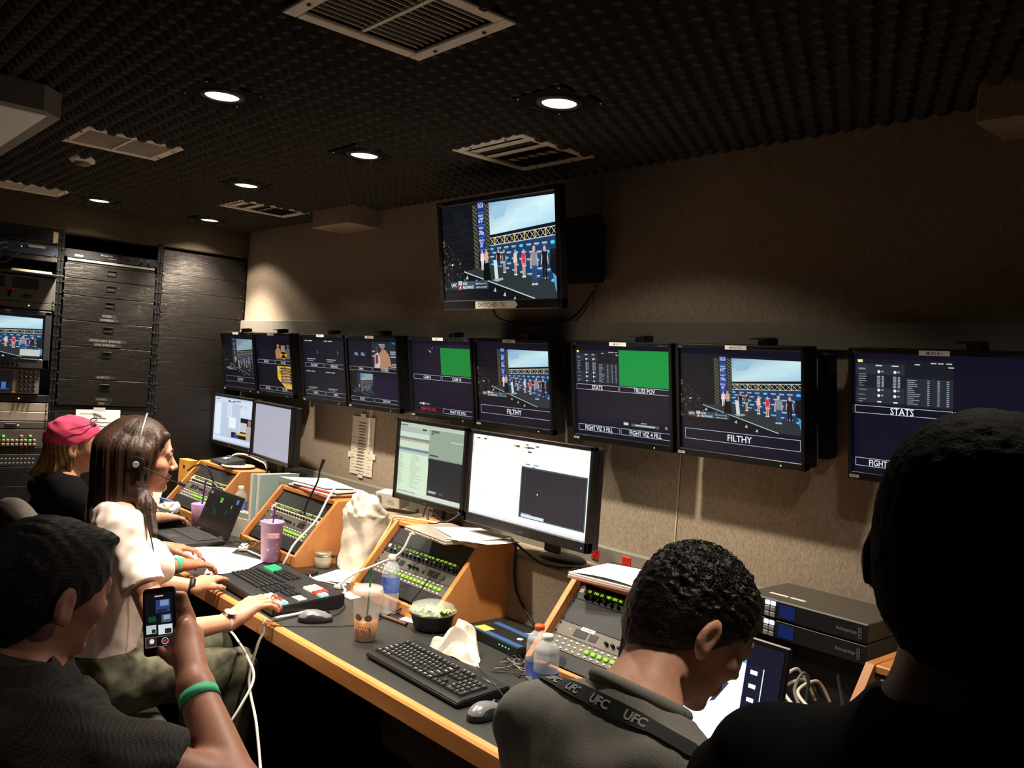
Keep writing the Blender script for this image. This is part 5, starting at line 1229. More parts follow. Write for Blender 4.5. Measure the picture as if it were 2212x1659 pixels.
# ------------------------------------------------------------------ keyboards
_KM = {}
def keymesh(w, m, d=.0185, hh=.0075):
    k = (round(w, 4), m.name, round(d, 4))
    if k not in _KM:
        a, b_ = w/2-.0007, d/2-.0007; a2, b2 = a-.0024, b_-.0024
        vs = [(-a, -b_, 0), (a, -b_, 0), (a, b_, 0), (-a, b_, 0), (-a2, -b2, hh), (a2, -b2, hh), (a2, b2+.0008, hh), (-a2, b2+.0008, hh)]
        _KM[k] = MB().add(vs, [(4, 5, 6, 7), (0, 1, 5, 4), (1, 2, 6, 5), (2, 3, 7, 6), (3, 0, 4, 7)]).mesh('key', m)
    return _KM[k]
def kb_body(t, w, d, z0, z1, m, lipw=0.0):
    b = MB(); b.prism([(0, .004), (0, z0), (.012, z0+.003), (d, z1), (d, .008), (d-.03, .0)], -w/2, w/2, 'x'); o = b.build('case', m, t)
    bm = bmesh.new(); bm.from_mesh(o.data); bmesh.ops.bevel(bm, geom=[e for e in bm.edges], offset=.003, segments=2, affect='EDGES'); bm.to_mesh(o.data); bm.free(); return o
ROWS = [[1.25, 1.25, 1.25, 6.25, 1.25, 1.25, 1.25, 1.25], [2.25]+[1]*10+[2.75], [1.75]+[1]*11+[2.25], [1.5]+[1]*12+[1.5], [1]*13+[2]]
def std_keyboard(label, loc, rz):
    t = thing('keyboard', label, 'keyboard', loc, (0, 0, rz)); kb_body(t, .455, .178, .016, .030, mat('kb_case', (24, 24, 25), .38)); km = mat('kb_key', (33, 33, 35), .42); u = .0188; sl = math.atan2(.011, .166)
    x0 = -.218; leg = Canvas(0.0); rnd = random.Random(1); zf = lambda y: .0185+(y-.012)*math.tan(sl)
    def key(x, y, w, txt=None, d=.0185):
        o = instm('key', keymesh(w, km, d), (x, y, zf(y)), t, (sl, 0, 0))
        if txt: leg.text(txt, x-w*.22, 0, .0052, (214, 214, 210), 'l'); n = len(text_tris(txt)[0]); leg.v[-n:] = [(a, y+b_*1.0+.001, zf(y+b_)+.0079) for a, _, b_ in leg.v[-n:]]
    letters = ['', 'ZXCVBNM,./', "ASDFGHJKL;'", 'QWERTYUIOP[]', '1234567890-=']
    for r, row in enumerate(ROWS):
        x = x0; y = .034+r*u; L = letters[r]; li = 0
        for w in row:
            W = w*u; tx = None
            if w == 1 and L:
                if r == 4 and x == x0: tx = '`'
                elif li < len(L): tx = L[li]; li += 1
            elif w < 6: tx = {0: 'ctrl', 1: 'shift', 2: 'caps', 3: 'tab', 4: 'bksp'}[r] if w > 1 else None
            key(x+W/2, y, W, tx); x += W
        for k in range(3):
            if r == 0 or (r == 1 and k == 1) or r >= 3: key(x0+15.3*u+(k+.5)*u, y, u, '-' if r > 2 else '+')
        for k in range(4):
            if r == 0 and k == 1: continue
            if k == 3 and r in (0, 2): continue
            if r == 0 and k == 0: key(x0+18.55*u+u, y, 2*u, '0')
            elif k == 3 and r in (1, 3): key(x0+18.55*u+3.5*u, y+(-.5 if r == 1 else -.5)*u, u, '+', .0185*2)
            else: key(x0+18.55*u+(k+.5)*u, y, u, '789456123/*-'[(3-r)*3+k] if r in (1, 2, 3) and k < 3 else '*')
    for k in range(13):
        key(x0+(k+(0 if k == 0 else .6)+.35*((k-1)//4 if k else 0)+.5)*u, .034+5.25*u, u, 'F')
    for k in range(3): key(x0+15.3*u+(k+.5)*u, .034+5.25*u, u, 'P')
    leg.build('key_legends', pmat('print', False), t)
    lab = Canvas(.0002); lab.rect(-.03, -.006, .03, .006, (30, 30, 31)); lab.text('logitech', 0, -.003, .005, (150, 150, 150)); o = lab.build('maker_mark', pmat('print', False), t); o.location = (.17, .150, .0292); o.rotation_euler = (-PI/2+sl, 0, 0)
    return t
std_keyboard('plain black desktop keyboard with white legends', (-1.945, 1.425, DZ), math.radians(-1.5))
def show_keyboard(label, loc, rz, sc=1.0):
    """broadcast graphics keyboard: black keys with green, white, red and blue groups"""
    t = thing('control_keyboard', label, 'keyboard', loc, (0, 0, rz)); kb_body(t, .505, .27, .030, .052, mat('kb_case2', (28, 28, 30), .4)); sl = math.atan2(.019, .258)
    km = {'k': mat('kb_key2', (30, 30, 32), .4), 'g': mat('key_green', (44, 178, 120), .45), 'w': mat('key_white', (232, 226, 206), .45), 'r': mat('key_red', (206, 62, 48), .45), 'b': mat('key_blue', (140, 200, 214), .45)}
    u = .0166; zf = lambda y: .0327+(y-.012)*math.tan(sl)
    def key(x, y, w, c='k'): instm('key', keymesh(w, km[c], .0166), (x, y, zf(y)), t, (sl, 0, 0))
    x0 = -.240
    for r, row in enumerate(ROWS):
        x = x0
        for w in row: key(x+w*u/2, .060+r*.0172, w*u); x += w*u
    for k in range(13): key(x0+(k+(k//4)*.55+.5)*u, .060+5.5*.0172, u)
    for r in range(3):                                            # green block at the back corner
        for k in range(5 if r < 2 else 4): key(x0+(k+.5)*u, .188+r*.0172, u, 'g')
        for k in range(8): key(x0+(6+k+(k//4)*.5)*u, .188+r*.0172, u)
    xr = .026
    for r in range(6):
        for k in range(4): key(xr+(k+.5)*u, .060+r*.0172+(.004 if r > 3 else 0), u)
    xr = .102
    for r in range(3):                                            # back strip: white, red, blue
        for k in range(4): key(xr+(k+.5)*u, .188+r*.0172, u, 'w')
        if r < 2:
            for k in range(2): key(xr+(4.2+k+.5)*u, .188+r*.0172, u, 'r'); key(xr+(6.4+k+.5)*u, .188+r*.0172, u, 'b')
        else:
            for k in range(2): key(xr+(4.2+k+.5)*u, .188+r*.0172, u, 'r')
    for r in range(3):
        for k in range(4): key(xr+(k+.5)*u, .100+r*.0172, u)
    for k in range(4): key(xr+(k+.5)*u, .038, u, 'w'); key(xr+(k+.5)*u, .038+.0172, u, 'w' if k < 2 else 'r')
    for k in range(4): key(xr+(4.3+k+.5)*u, .038, u, 'b' if k > 0 else 'r'); key(xr+(4.3+k+.5)*u, .038+.0172, u, 'r' if k < 2 else 'b')
    MB().box((.205, .118, zf(.118)+.001), (.055, .030, .003), R=Matrix.Rotation(sl, 3, 'X')).build('label_plate', M['white'], t)
    return t
show_keyboard('black control keyboard with green, white, red and blue key groups under the watch hand', (-2.915, 1.385, DZ), math.radians(-2))
show_keyboard('control keyboard with coloured keys before the turret by the racks', (-4.46, 1.415, DZ), math.radians(3))
# ------------------------------------------------------------------ mice
def mouse(label, loc, rz):
    t = thing('computer_mouse', label, 'mouse', loc, (0, 0, rz))
    sd = Sdf(); sd.ell((0, 0, .006), (.031, .058, .030)).ell((0, -.012, .012), (.028, .040, .026), k=.01); sd.plane((0, 0, .001), (0, 0, -1), 0)
    me = sd.build('shell', [mat('mouse_dark', (38, 38, 40), .3), mat('mouse_grey', (120, 120, 122), .25, .2)], t, .0025, world=False)
    for p in me.data.polygons: p.material_index = 1 if p.center.z > .017 and abs(p.center.x) < .024 else 0
    MB().cyl((-.003, .038, .026), (.003, .038, .026), .008, n=14).build('scroll_wheel', M['black'], t); MB().box((0, .036, .0292), (.0012, .03, .002)).build('button_gap', M['black'], t)
    return t
mouse('grey topped mouse beside the plain black keyboard', D(1046, 1548), math.radians(10)); mouse('dark mouse beside the coloured control keyboard', D(681, 1342), math.radians(-25))
# ------------------------------------------------------------------ blue edged box with a yellow note
t = thing('network_box', 'flat black network box with blue edges and a yellow note', 'network box', (-2.05, 1.885, DZ), (0, 0, math.radians(-3)))
MB().box((0, 0, .018), (.245, .115, .034), bev=.003).build('case', M['black'], t)
for y in (-.045, .045): MB().box((0, y, .0355), (.243, .022, .003), bev=.001).build('blue_strip', mat('blue_strip', (44, 78, 124), .4), t)
MB().box((-.085, -.03, .0375), (.055, .04, .0012)).build('sticky_note', mat('yellow_note', (240, 214, 60), .7), t)
for i in range(4): MB().cyl((.03+i*.016, -.0575, .02), (.03+i*.016, -.0588, .02), .0024, n=8).build('status_light', emat('green_light2', (90, 255, 130), 1.6), t)
MB().lathe([(0, .0385), (.010, .0382), (.011, .037)], 20, c=(.06, .0, 0)).build('badge', M['lgrey'], t)
for i, (c_, lb) in enumerate((((200, 40, 90), 'pink'), ((220, 200, 60), 'yellow'), ((226, 224, 216), 'white'), ((200, 40, 90), 'pink'), ((226, 224, 216), 'white'))):
    p = D(1092+13*i, 1372+4*((i*2) % 3), DZ+.008); p.y += .02; o = MB(); d = Vector((.02, .012*(i-2), .004)); o.cyl(p-d, p, .0052, .0045, 10); o.cyl(p, p+d*.9, .003, n=8, m=1); o.tube([p-d, p-d*2.2+Vector((.0, .02, .0)), p-d*2.5+Vector((.03, .05, .0))], .0022, 6, m=2, smooth_path=5)
    o = o.build('phono_plug', [mat('plug_'+lb, c_, .45), M['chrome'], M['black']], loc=p); tag(o, '%s phono plug on a short lead in the pile beside the network box' % lb, 'plug', 'phono plugs by the network box')
# ------------------------------------------------------------------ video converters on the ledge
for k, lb in ((1, 'upper'), (0, 'lower')):
    z = .972+k*.05; t = thing('video_converter', '%s of two stacked dark video converters with lit keys' % lb, 'converter', (-1.135, 2.05, z), group='video converters on the ledge')
    MB().box((0, .11, .0235), (.345, .22, .047), bev=.002).build('case', mat('converter_case', (86, 80, 70), .5, .3), t); MB().box((0, -.002, .0235), (.35, .005, .045), bev=.001).build('faceplate', FBLACK, t)
    for i in range(2):
        for j in range(3): MB().box((-.096+i*.0165, -.006, .009+j*.0145), (.014, .005, .012), bev=.0015).build('lit_key' if j == 2 else 'key', emat('white_key_lit', (235, 240, 250), 1.1) if j == 2 else mat('grey_key', (120, 118, 114), .4, emit=(120, 120, 120), es=.25), t)
    cv = Canvas(.0003); cv.rect(-.022, -.017, .022, .017, (14, 32, 92)); print_on(t, 'display', cv, (-.038, -.005, .0235), emission=True, s=.8)
    cv = Canvas(.0003); cv.text('Blackmagicdesign', .148, .019, .008, (120, 118, 112), 'r', w=.052)
    for j in range(3): cv.frame(.153, .010+j*.009, .161, .018+j*.009, .0012, (130, 128, 122))
    print_on(t, 'maker_mark', cv, (0, -.005, 0))
    if k:
        for x, l in ((-.10, .06), (-.05, .05)): MB().box((x, .06, .0475), (l, .012, .001)).build('sticker', M['white'], t)
struct('trim_5', MB().box((-1.135, 2.085, .855), (.34, .025, .225)), mat('dark_panel', (22, 22, 23), .7))  # dark upright sheet closing the gap under the converters
# ------------------------------------------------------------------ laptops
def laptop(label, loc, rz, w, dpt, lidh, lean, draw, keyst=True, bez=.012, es=1.0):
    t = thing('open_laptop', label, 'laptop', loc, (0, 0, rz))
    MB().box((0, -dpt/2, .011), (w, dpt, .022), bev=.004).build('base', M['black'], t)
    ks = MB()
    for r in range(6):
        for k in range(15): ks.box((-w*.43+w*.86*(k+.5)/15, -.03-r*.0172, .0235), (w*.86/15-.002, .0150, .003))
    o = ks.build('keys', mat('laptop_key', (44, 44, 46), .45), t); o['kind'] = 'stuff'
    MB().box((0, -dpt*.82, .0225), (.08, .042, .001)).build('trackpad', M['dgrey'], t)
    b = MB(); b.box((0, .008, lidh/2+.004), (w, .010, lidh), bev=.003); o = b.build('lid', M['black'], t); o.location = (0, 0, .018); o.rotation_euler = (-lean, 0, 0)
    cv = Canvas(); sw, sh = w-2*bez, lidh-2.4*bez; draw(cv, sw, sh); print_on(o, 'screen', cv, (0, .0022, lidh/2+.006), emission=True, s=es)
    for s in (-1, 1): MB().cyl((s*w*.36-.02, .002, .022), (s*w*.36+.02, .002, .022), .006, n=10).build('hinge', M['dgrey'], t)
    return t
def wave(cv, w, h):
    cv.rect(-w/2, -h/2, w/2, h/2, (9, 10, 13)); R = random.Random(4); gr = (60, 200, 60)
    for i in range(14): x = -.02+R.uniform(-.012, .012); cv.line((x, h*.25), (x+R.uniform(-.008, .008), h*.38), .0014, (110, 240, 60))
    for x, z in ((-.09, .16), (-.06, .05), (.10, .22), (-.04, -.0), (.06, .1)):
        for k in range(3): cv.frame(x*w/.33, h*(z-.03*k)-.01, x*w/.33+.014, h*(z-.03*k)+.004, .0008, (30, 110, 70))
    cv.rect(-w*.48, h*.40, -w*.40, h*.48, (120, 130, 140)); cv.rect(w*.40, h*.34, w*.47, h*.46, (90, 120, 160)); cv.rect(w*.3, h*.2, w*.32, h*.28, (160, 220, 60))
laptop('open black laptop with green waveforms before the pink cap', (-3.965, 1.700, DZ), 0, .36, .215, .205, math.radians(20), wave)
def cad(cv, w, h):
    cv.rect(-w/2, -h/2, w/2, h/2, (10, 12, 26)); cv.rect(-w*.28, -h*.46, w*.30, h*.40, (226, 232, 255)); cv.rect(-w*.28, h*.34, w*.30, h*.40, (80, 130, 170)); cv.rect(w*.30, -h*.46, w*.305, h*.36, (20, 24, 60)); cv.rect(w*.31, -h*.46, w*.40, h*.34, (14, 16, 30)); cv.rect(w*.40, -h*.46, w*.405, h*.34, (180, 190, 230))
    for k in range(7): cv.rect(-w*.46, h*.34-k*h*.11, -w*.43, h*.39-k*h*.11, ((60, 120, 230), (230, 230, 235), (220, 200, 60), (200, 205, 215), (230, 230, 235), (140, 150, 200), (220, 220, 230))[k])
    for k in range(5): cv.rect(w*.33, h*.28-k*h*.1, w*.37, h*.31-k*h*.1, (200, 206, 230))
    cv.poly([(w*.12, -h*.02), (w*.15, .0), (w*.22, h*.16), (w*.19, h*.17)], (40, 44, 70))
lt = ony(1345, 1327, 1.66); rt = ony(1702, 1402, 1.66)
laptop('open laptop with a white drawing window before the curly haired person', ((lt.x+rt.x)/2, 1.62, DZ), math.radians(0), rt.x-lt.x, .24, .318, math.radians(9), cad, es=2.2)
# ------------------------------------------------------------------ small things by the racks
t = thing('zip_bag', 'clear zip bag of food with a blue seal', 'bag', (-4.60, 1.735, DZ), (0, 0, .1))
sd = Sdf(); sd.ell((0, 0, .03), (.075, .045, .032)).ell((.03, .01, .045), (.04, .04, .03)); sd.disp += [wob(.003, 30, 9)]; sd.plane((0, 0, .001), (0, 0, -1), 0); sd.build('pouch', mat('zip_pouch', (232, 222, 196), .2, spec=.6), t, .004, world=False)
MB().box((-.02, .0, .075), (.13, .012, .012), bev=.002).build('seal', mat('blue_seal', (70, 110, 190), .4), t)
o = MB(); a = Vector((-4.42, 1.72, DZ+.06)); c = Vector((-4.33, 1.66, DZ+.058)); o.cyl(a, c, .0045, n=10); o.cyl(c, c+(c-a).normalized()*.03, .0042, .001, n=10, m=1); o = o.build('ballpoint_pen', [mat('blue_pen', (50, 130, 200), .35), M['white']], loc=a); tag(o, 'blue ballpoint pen lying on the keyboard by the racks', 'pen')
t = thing('carton', 'orange and yellow carton beside the turret by the racks', 'box', (-4.85, 1.93, DZ), (0, 0, .1)); MB().box((0, 0, .13), (.12, .05, .26), bev=.002).build('box', mat('orange_card', (226, 150, 60), .5, noise=(5, (236, 186, 90), .6)), t); MB().box((0, -.0252, .22), (.02, .001, .02)).build('printed_square', M['dgrey'], t)
for k, (x, y, zz, a) in enumerate(((-4.93, 1.80, .11, .3), (-4.88, 1.70, .085, .8))):
    G = [[Vector((x-.1+.2*i/8, y-.03+.05*j/8*math.cos(a), DZ+.002+zz*2*j/8)) for j in range(9)] for i in range(9)]
    o = MB().surf(G).build('paper_sheet', M['paper'], loc=(x, y, DZ)); tag(o, 'white paper leaning upright by the racks, %s' % ('tall one behind' if k == 0 else 'low one in front'), 'paper')
t = thing('food_container', 'round clear tub with an orange snack behind the laptop', 'tub', (-4.165, 1.85, DZ)); MB().lathe([(0, .002), (.036, 0), (.045, .06), (.047, .063), (0, .066)], 24).build('tub', mat('tub_plastic', (214, 196, 160), .25), t); MB().lathe([(.037, .004), (.0425, .035)], 24).build('snack_band', mat('snack_orange', (206, 96, 40), .6), t)
o = MB().cyl((-4.205, 1.745, DZ+.01), (-4.20, 1.765, DZ+.24), .0045, n=10).build('purple_straw', mat('purple_straw', (78, 40, 130), .35)); 
t2 = thing('shake_cup', 'second lilac cup half hidden behind the laptop lid', 'cup', (-4.205, 1.748, DZ)); MB().lathe([(0, .003), (.034, .002), (.045, .12), (.042, .122), (0, .118)], 24).build('cup', mat('lilac_cup', (186, 150, 182), .4), t2)
o.parent = t2; o.location = (4.205, -1.748, -DZ); o.name = 'straw'
t = thing('paper_plate', 'cream round paper plate on the turret by the racks', 'plate', (-4.40, 2.02, 1.0085)); MB().lathe([(0, .004), (.06, .003), (.085, .010), (.086, .012), (.06, .006), (0, .007)], 32).build('plate', mat('cream_plate', (236, 208, 160), .6), t)
t = thing('desk_telephone', 'low black device with a white lead on the turret by the racks', 'device', (-4.56, 2.03, 1.0085), (0, 0, -.1)); MB().prism([(-.06, 0), (.06, 0), (.06, .035), (-.06, .015)], -.11, .11, 'x').build('body', M['black'], t); MB().box((-.02, 0, .029), (.05, .03, .003), R=Matrix.Rotation(.16, 3, 'X')).build('label_plate', M['white'], t)
for k in range(2):
    pts = [(-4.50, 2.00, 1.045), (-4.46, 2.04, 1.075-.02*k), (-4.40, 2.08, 1.07-.01*k), (-4.33, 2.10, 1.055), (-4.27, 2.105, 1.045), (-4.228, 2.10, 1.012), (-4.222, 2.09, .93)]
    o = MB().tube([(x, y, z+.012*k) for x, y, z in pts], .005, 8, smooth_path=6).build('cable', [M['white'], M['black']][k], loc=pts[0]); tag(o, '%s lead curling over the turret by the racks' % ('thick white', 'black')[k], 'cable')
t = thing('power_brick', 'black adapter with white labels on the ledge by the lilac screen', 'adapter', (-4.02, 2.17, .972)); MB().box((0, 0, .03), (.09, .06, .06), bev=.006).build('body', M['black'], t)
for k in range(3): MB().box((0, -.0305, .015+k*.016), (.04, .001, .008)).build('sticker', M['lgrey'], t)
# gooseneck microphone on a turret
b0 = Vector((-3.43, 1.885, .93)); tip = ony(700, 993, 1.93)
t = thing('gooseneck_microphone', 'black gooseneck microphone rising from the turret beside the white bag', 'microphone', b0)
MB().tube([b0, b0+Vector((.005, .02, .06)), b0.lerp(tip, .6)+Vector((0, .01, 0)), b0.lerp(tip, .8)], .0042, 8, smooth_path=5).build('gooseneck', M['black'], t, world=True); MB().cyl(b0.lerp(tip, .78), tip, .0055, .0085, 12).build('head', M['black'], t, world=True); MB().lathe([(0, .012), (.012, .012), (.014, 0)], 16, c=tuple(b0)).build('base', M['black'], t, world=True)
b0 = Vector((-4.38, 1.885, .93)); tip = Vector((-4.50, 1.80, 1.01))
t = thing('gooseneck_microphone', 'curled gooseneck microphone on the turret by the racks', 'microphone', b0); MB().tube([b0, b0+Vector((-.02, -.03, .08)), b0+Vector((-.08, -.06, .09)), tip+Vector((-.03, 0, -.03))], .004, 8, smooth_path=6).build('gooseneck', M['black'], t, world=True); MB().cyl(b0, b0+Vector((.06, .0, -.02)), .012, .009, 12).build('head', M['black'], t, world=True)
# ================================================================== loose cables
def cable(label, pts, r, m, cat='cable', group=None, n=8):
    pts = [Vector(p) for p in pts]
    o = MB().tube(pts, r, n, smooth_path=8).build('cable', m, loc=pts[0]); return tag(o, label, cat, group)
wc = mat('white_cable', (226, 222, 212), .45); bc = mat('black_cable', (18, 18, 19), .5); gc = mat('grey_cable', (120, 112, 104), .5)
Z1 = DZ+.008
pts = [ony(563, 1665, 1.22), ony(553, 1560, 1.25), ony(538, 1470, 1.28), ony(556, 1395, 1.30), Vector((D(573, 1350).x, 1.316, .715)), Vector((D(573, 1350).x, 1.315, .742)), Vector((D(575, 1348).x, 1.326, .754)), Vector((D(580, 1346).x, 1.345, .7490)), D(600, 1334, Z1+.002), D(650, 1324, Z1), D(705, 1306, Z1), D(745, 1278, Z1)]
pts += [Vector((-2.845, 1.745, DZ+.03)), Vector((-2.79, 1.765, DZ+.08)), Vector((-2.70, 1.80, DZ+.13)), Vector((-2.60, 1.83, DZ+.19)), Vector((-2.565, 1.848, DZ+.262)), Vector((-2.552, 1.858, 1.012))]
cable('thick white cable running off the desk edge past the mouse', pts, .0048, wc)
pts = [ony(478, 1590, 1.10), ony(520, 1525, 1.15), ony(548, 1465, 1.2), ony(535, 1420, 1.24), ony(510, 1378, 1.28), ony(496, 1362, 1.30)]
cable('thin white cable hanging below the desk edge', pts, .004, wc)
pts = [(-3.36, 2.00, 1.055), (-3.30, 1.93, 1.02), (-3.285, 1.87, .93), (-3.28, 1.775, .84), (-3.285, 1.745, .78), (-3.30, 1.735, DZ+.007), (-3.312, 1.73, DZ+.007)]
cable('white cable looping round the turret beside the lilac cup', pts, .0048, wc)
cable('short white cable from the small adapter to the lilac cup', [D(536, 1190, Z1), D(555, 1198, Z1), D(573, 1206, Z1)], .0045, wc)
pts = [(-2.55, 2.08, 1.014), (-2.68, 2.03, 1.018), (-2.80, 1.975, 1.020), (-2.838, 1.958, 1.016), (-2.848, 1.95, .985), (-2.855, 1.92, .93), (-2.85, 1.86, .85)]
cable('cream cable lying over the corner of the turret with the laptop', pts, .0045, mat('cream_cable', (222, 196, 150), .5))
pts = [D(1300, 1225, 1.0)*0+Vector((-2.27, 2.06, 1.02)), Vector((-2.26, 2.085, 1.0)), Vector((-2.265, 2.09, .92)), Vector((-2.235, 2.085, .84)), Vector((-2.13, 2.07, .765)), Vector((-2.04, 2.03, DZ+.006)), Vector((-1.95, 2.0, DZ+.006))]
cable('black cable dropping from the large monitor down to the desk', pts, .0052, bc)
pts = [Vector((-2.26, 2.06, 1.03)), Vector((-2.20, 2.085, .99)), Vector((-2.10, 2.09, .965)), Vector((-2.0, 2.13, .975)), Vector((-1.93, 2.2, .976))]
cable('black cable sagging below the large monitor', pts, .0045, bc)
pts = [Vector((-2.72, 2.12, 1.0)), Vector((-2.76, 2.07, 1.05)), Vector((-2.70, 2.03, 1.015)), Vector((-2.62, 2.06, 1.03)), Vector((-2.60, 2.12, 1.07))]
cable('black cable looping under the green screened monitor', pts, .0045, bc)
cable('thin red lead beside the green screened monitor', [Vector((-2.88, 2.13, .98)), Vector((-2.87, 2.13, 1.03)), Vector((-2.85, 2.16, 1.09))], .003, mat('red_lead', (170, 40, 30), .45))
# mouse and keyboard leads
pts = [D(712, 1333, DZ+.004), D(735, 1322, DZ+.004), D(745, 1305, DZ+.004), D(728, 1290, DZ+.004), D(715, 1280, DZ+.004), D(735, 1262, DZ+.004)]
cable('thin black lead of the dark mouse', pts, .0018, bc)
pts = [D(585, 1352, DZ+.004), D(660, 1352, DZ+.004), D(735, 1352, DZ+.004), D(800, 1345, DZ+.004), D(845, 1325, DZ+.004), Vector((-2.46, 1.79, DZ+.05)), Vector((-2.42, 1.84, .88)), Vector((-2.40, 1.868, .90))]
cable('thin black lead crossing the desk to the laptop turret', pts, .0022, bc)
R = random.Random(21)
for i in range(7):
    a = D(1062+6*i, 1450-5*i, DZ+.004); b_ = D(1120+18*R.random(), 1432+40*R.random(), DZ+.004); c = D(1090+70*R.random(), 1405+30*R.random(), DZ+.004); d = D(1150+20*R.random(), 1460-9*i, DZ+.004)
    for q in (a, b_, c, d): q.z = DZ+.003+.0035*i*.6
    cable('thin %s lead in the loose tangle beside the plain keyboard' % ('black', 'grey')[i % 2], [a, a.lerp(b_, .5)+Vector((R.uniform(-.03, .03), R.uniform(-.03, .03), .004)), b_, c, c.lerp(d, .6)+Vector((R.uniform(-.04, .02), R.uniform(-.03, .03), 0)), d], .0018, (bc, gc)[i % 2], group='%s leads tangled by the plain keyboard' % ('black', 'grey')[i % 2])
pts = [D(1030, 1440, DZ+.05), D(1060, 1470, DZ+.05), D(1085, 1500, DZ+.03), D(1105, 1528, DZ+.006)]
cable('thin black mouse lead over the corner of the plain keyboard', pts, .0018, bc)
for i in range(6):
    c0 = D(512+8*i, 1178+4*(i % 3), DZ+.006+.004*i); rr = .03+.01*R.random(); pts = [c0+Vector((rr*math.cos(a)*1.3, rr*math.sin(a), .004*math.sin(3*a)+.012*R.random()+.01*(i % 3))) for a in np.linspace(0, 4.6+R.random(), 9)]
    cable('black lead in the coil beside the open laptop', pts, .0022, bc, group='coiled leads by the open laptop')
t = thing('power_strip', 'small white adapter among coiled leads by the laptop', 'adapter', D(527, 1188), (0, 0, -.6)); MB().box((0, 0, .012), (.075, .04, .022), bev=.004).build('body', M['white'], t); MB().cyl((.037, 0, .012), (.052, 0, .012), .004, n=10).build('strain_relief', M['white'], t)
for i in range(4):
    pts = [D(700+14*i, 1224, DZ+.006), D(705+12*i, 1205-3*i, DZ+.035+.006*i), D(730+12*i, 1206, DZ+.04), D(752+8*i, 1222, DZ+.006)]
    cable('black lead bundled in front of the white bag', pts, .0025, bc, group='leads before the white bag')
pts = [D(668, 1240, DZ+.004), D(676, 1252, DZ+.004), D(700, 1256, DZ+.004), D(725, 1262, DZ+.004)]; cable('short white lead by the smartphone', pts, .003, wc)
o = MB(); a = D(735, 1266, DZ+.008); o.box(a, (.03, .05, .014), bev=.003, R=Matrix.Rotation(.5, 3, 'Z')); o = o.build('white_plug', M['white'], loc=a); tag(o, 'white plug end lying by the loose sheet', 'plug')
# leads beside the video converters
for i, (px, dx) in enumerate(((1722, 0), (1732, 6), (1740, 10), (1752, 14), (1690, -20), (1822, -10), (1705, 30))):
    a = ony(px, 1535, 1.78); top = ony(px+dx, 1445+(i*9) % 30, 2.02); mid = (a+top)/2+Vector((.02*(i % 3-1), -.04, .01))
    a.z = max(a.z, DZ+.004)
    cable('%s lead hanging under the video converters' % ('white', 'grey', 'black')[i % 3], [a, mid, top, top+Vector((.02, .03, -.05))], .004, (wc, gc, bc)[i % 3], group='%s leads under the video converters' % ('white', 'grey', 'black')[i % 3])
# ================================================================== people
def V3(*a): return np.array(a, float)
def unitv(v): v = np.array(v, float); return v/np.linalg.norm(v)
def basis(fwd, upish=(0, 0, 1)):
    f = unitv(fwd); r = unitv(np.cross(f, upish)); u = np.cross(r, f); return np.stack([r, f, u], 1)      # columns right, forward, up
def head_sdf(sd, H, B, neck, sc=1.0, female=False, ears=True):
    T = lambda x, y, z: H+B@V3(x, y, z)*sc
    E = lambda c, r, k=.02, op='+': sd.ell(T(*c), V3(*r)*sc, B, k*sc, op)
    sd.cap(neck, T(0, -.022, -.05), .057 if not female else .050, .054*sc if not female else .046*sc, k=.03)
    E((0, -.015, .035), (.074, .096, .085), .02); E((0, .042, .035), (.062, .048, .064), .03); E((0, .045, -.02), (.060, .052, .066), .03)
    jw = .050 if not female else .045
    E((0, .034, -.073), (jw, .052, .044), .03); E((0, .080, -.098), (.019, .018, .015), .02)
    for s in (-1, 1):
        E((s*.040, .066, -.022), (.024, .022, .022), .02); E((s*.031, .106, .008), (.017, .012, .010), .012, '-')
        E((s*.030, .089, .007), (.0125, .0125, .0115), .002)
    sd.cap(T(-.038, .086, .024), T(.038, .086, .024), .010*sc, k=.015*sc)
    sd.cap(T(0, .094, .010), T(0, .117 if not female else .114, -.026), .007*sc, .0105*sc, k=.010*sc)
    for s in (-1, 1): E((s*.010, .106, -.032), (.008, .009, .007), .006)
    sd.cap(T(-.014, .096, -.058), T(.014, .096, -.058), .0065*sc, k=.008*sc); sd.cap(T(-.012, .095, -.069), T(.012, .095, -.069), .0075*sc, k=.006*sc)
    if ears:
        for s in (-1, 1):
            a = .32*s; Re = B@np.array([[math.cos(a), -math.sin(a), 0], [math.sin(a), math.cos(a), 0], [0, 0, 1]])@np.array([[1, 0, 0], [0, .97, .22], [0, -.22, .97]])
            sd.ell(T(s*.083, -.014, -.006), V3(.008, .022, .033)*sc, Re, .008*sc); sd.ell(T(s*.078, -.006, -.030), V3(.008, .010, .013)*sc, Re, .008*sc)
            sd.ell(T(s*.095, -.010, -.004), V3(.010, .011, .020)*sc, Re, .006*sc, '-')
    return T
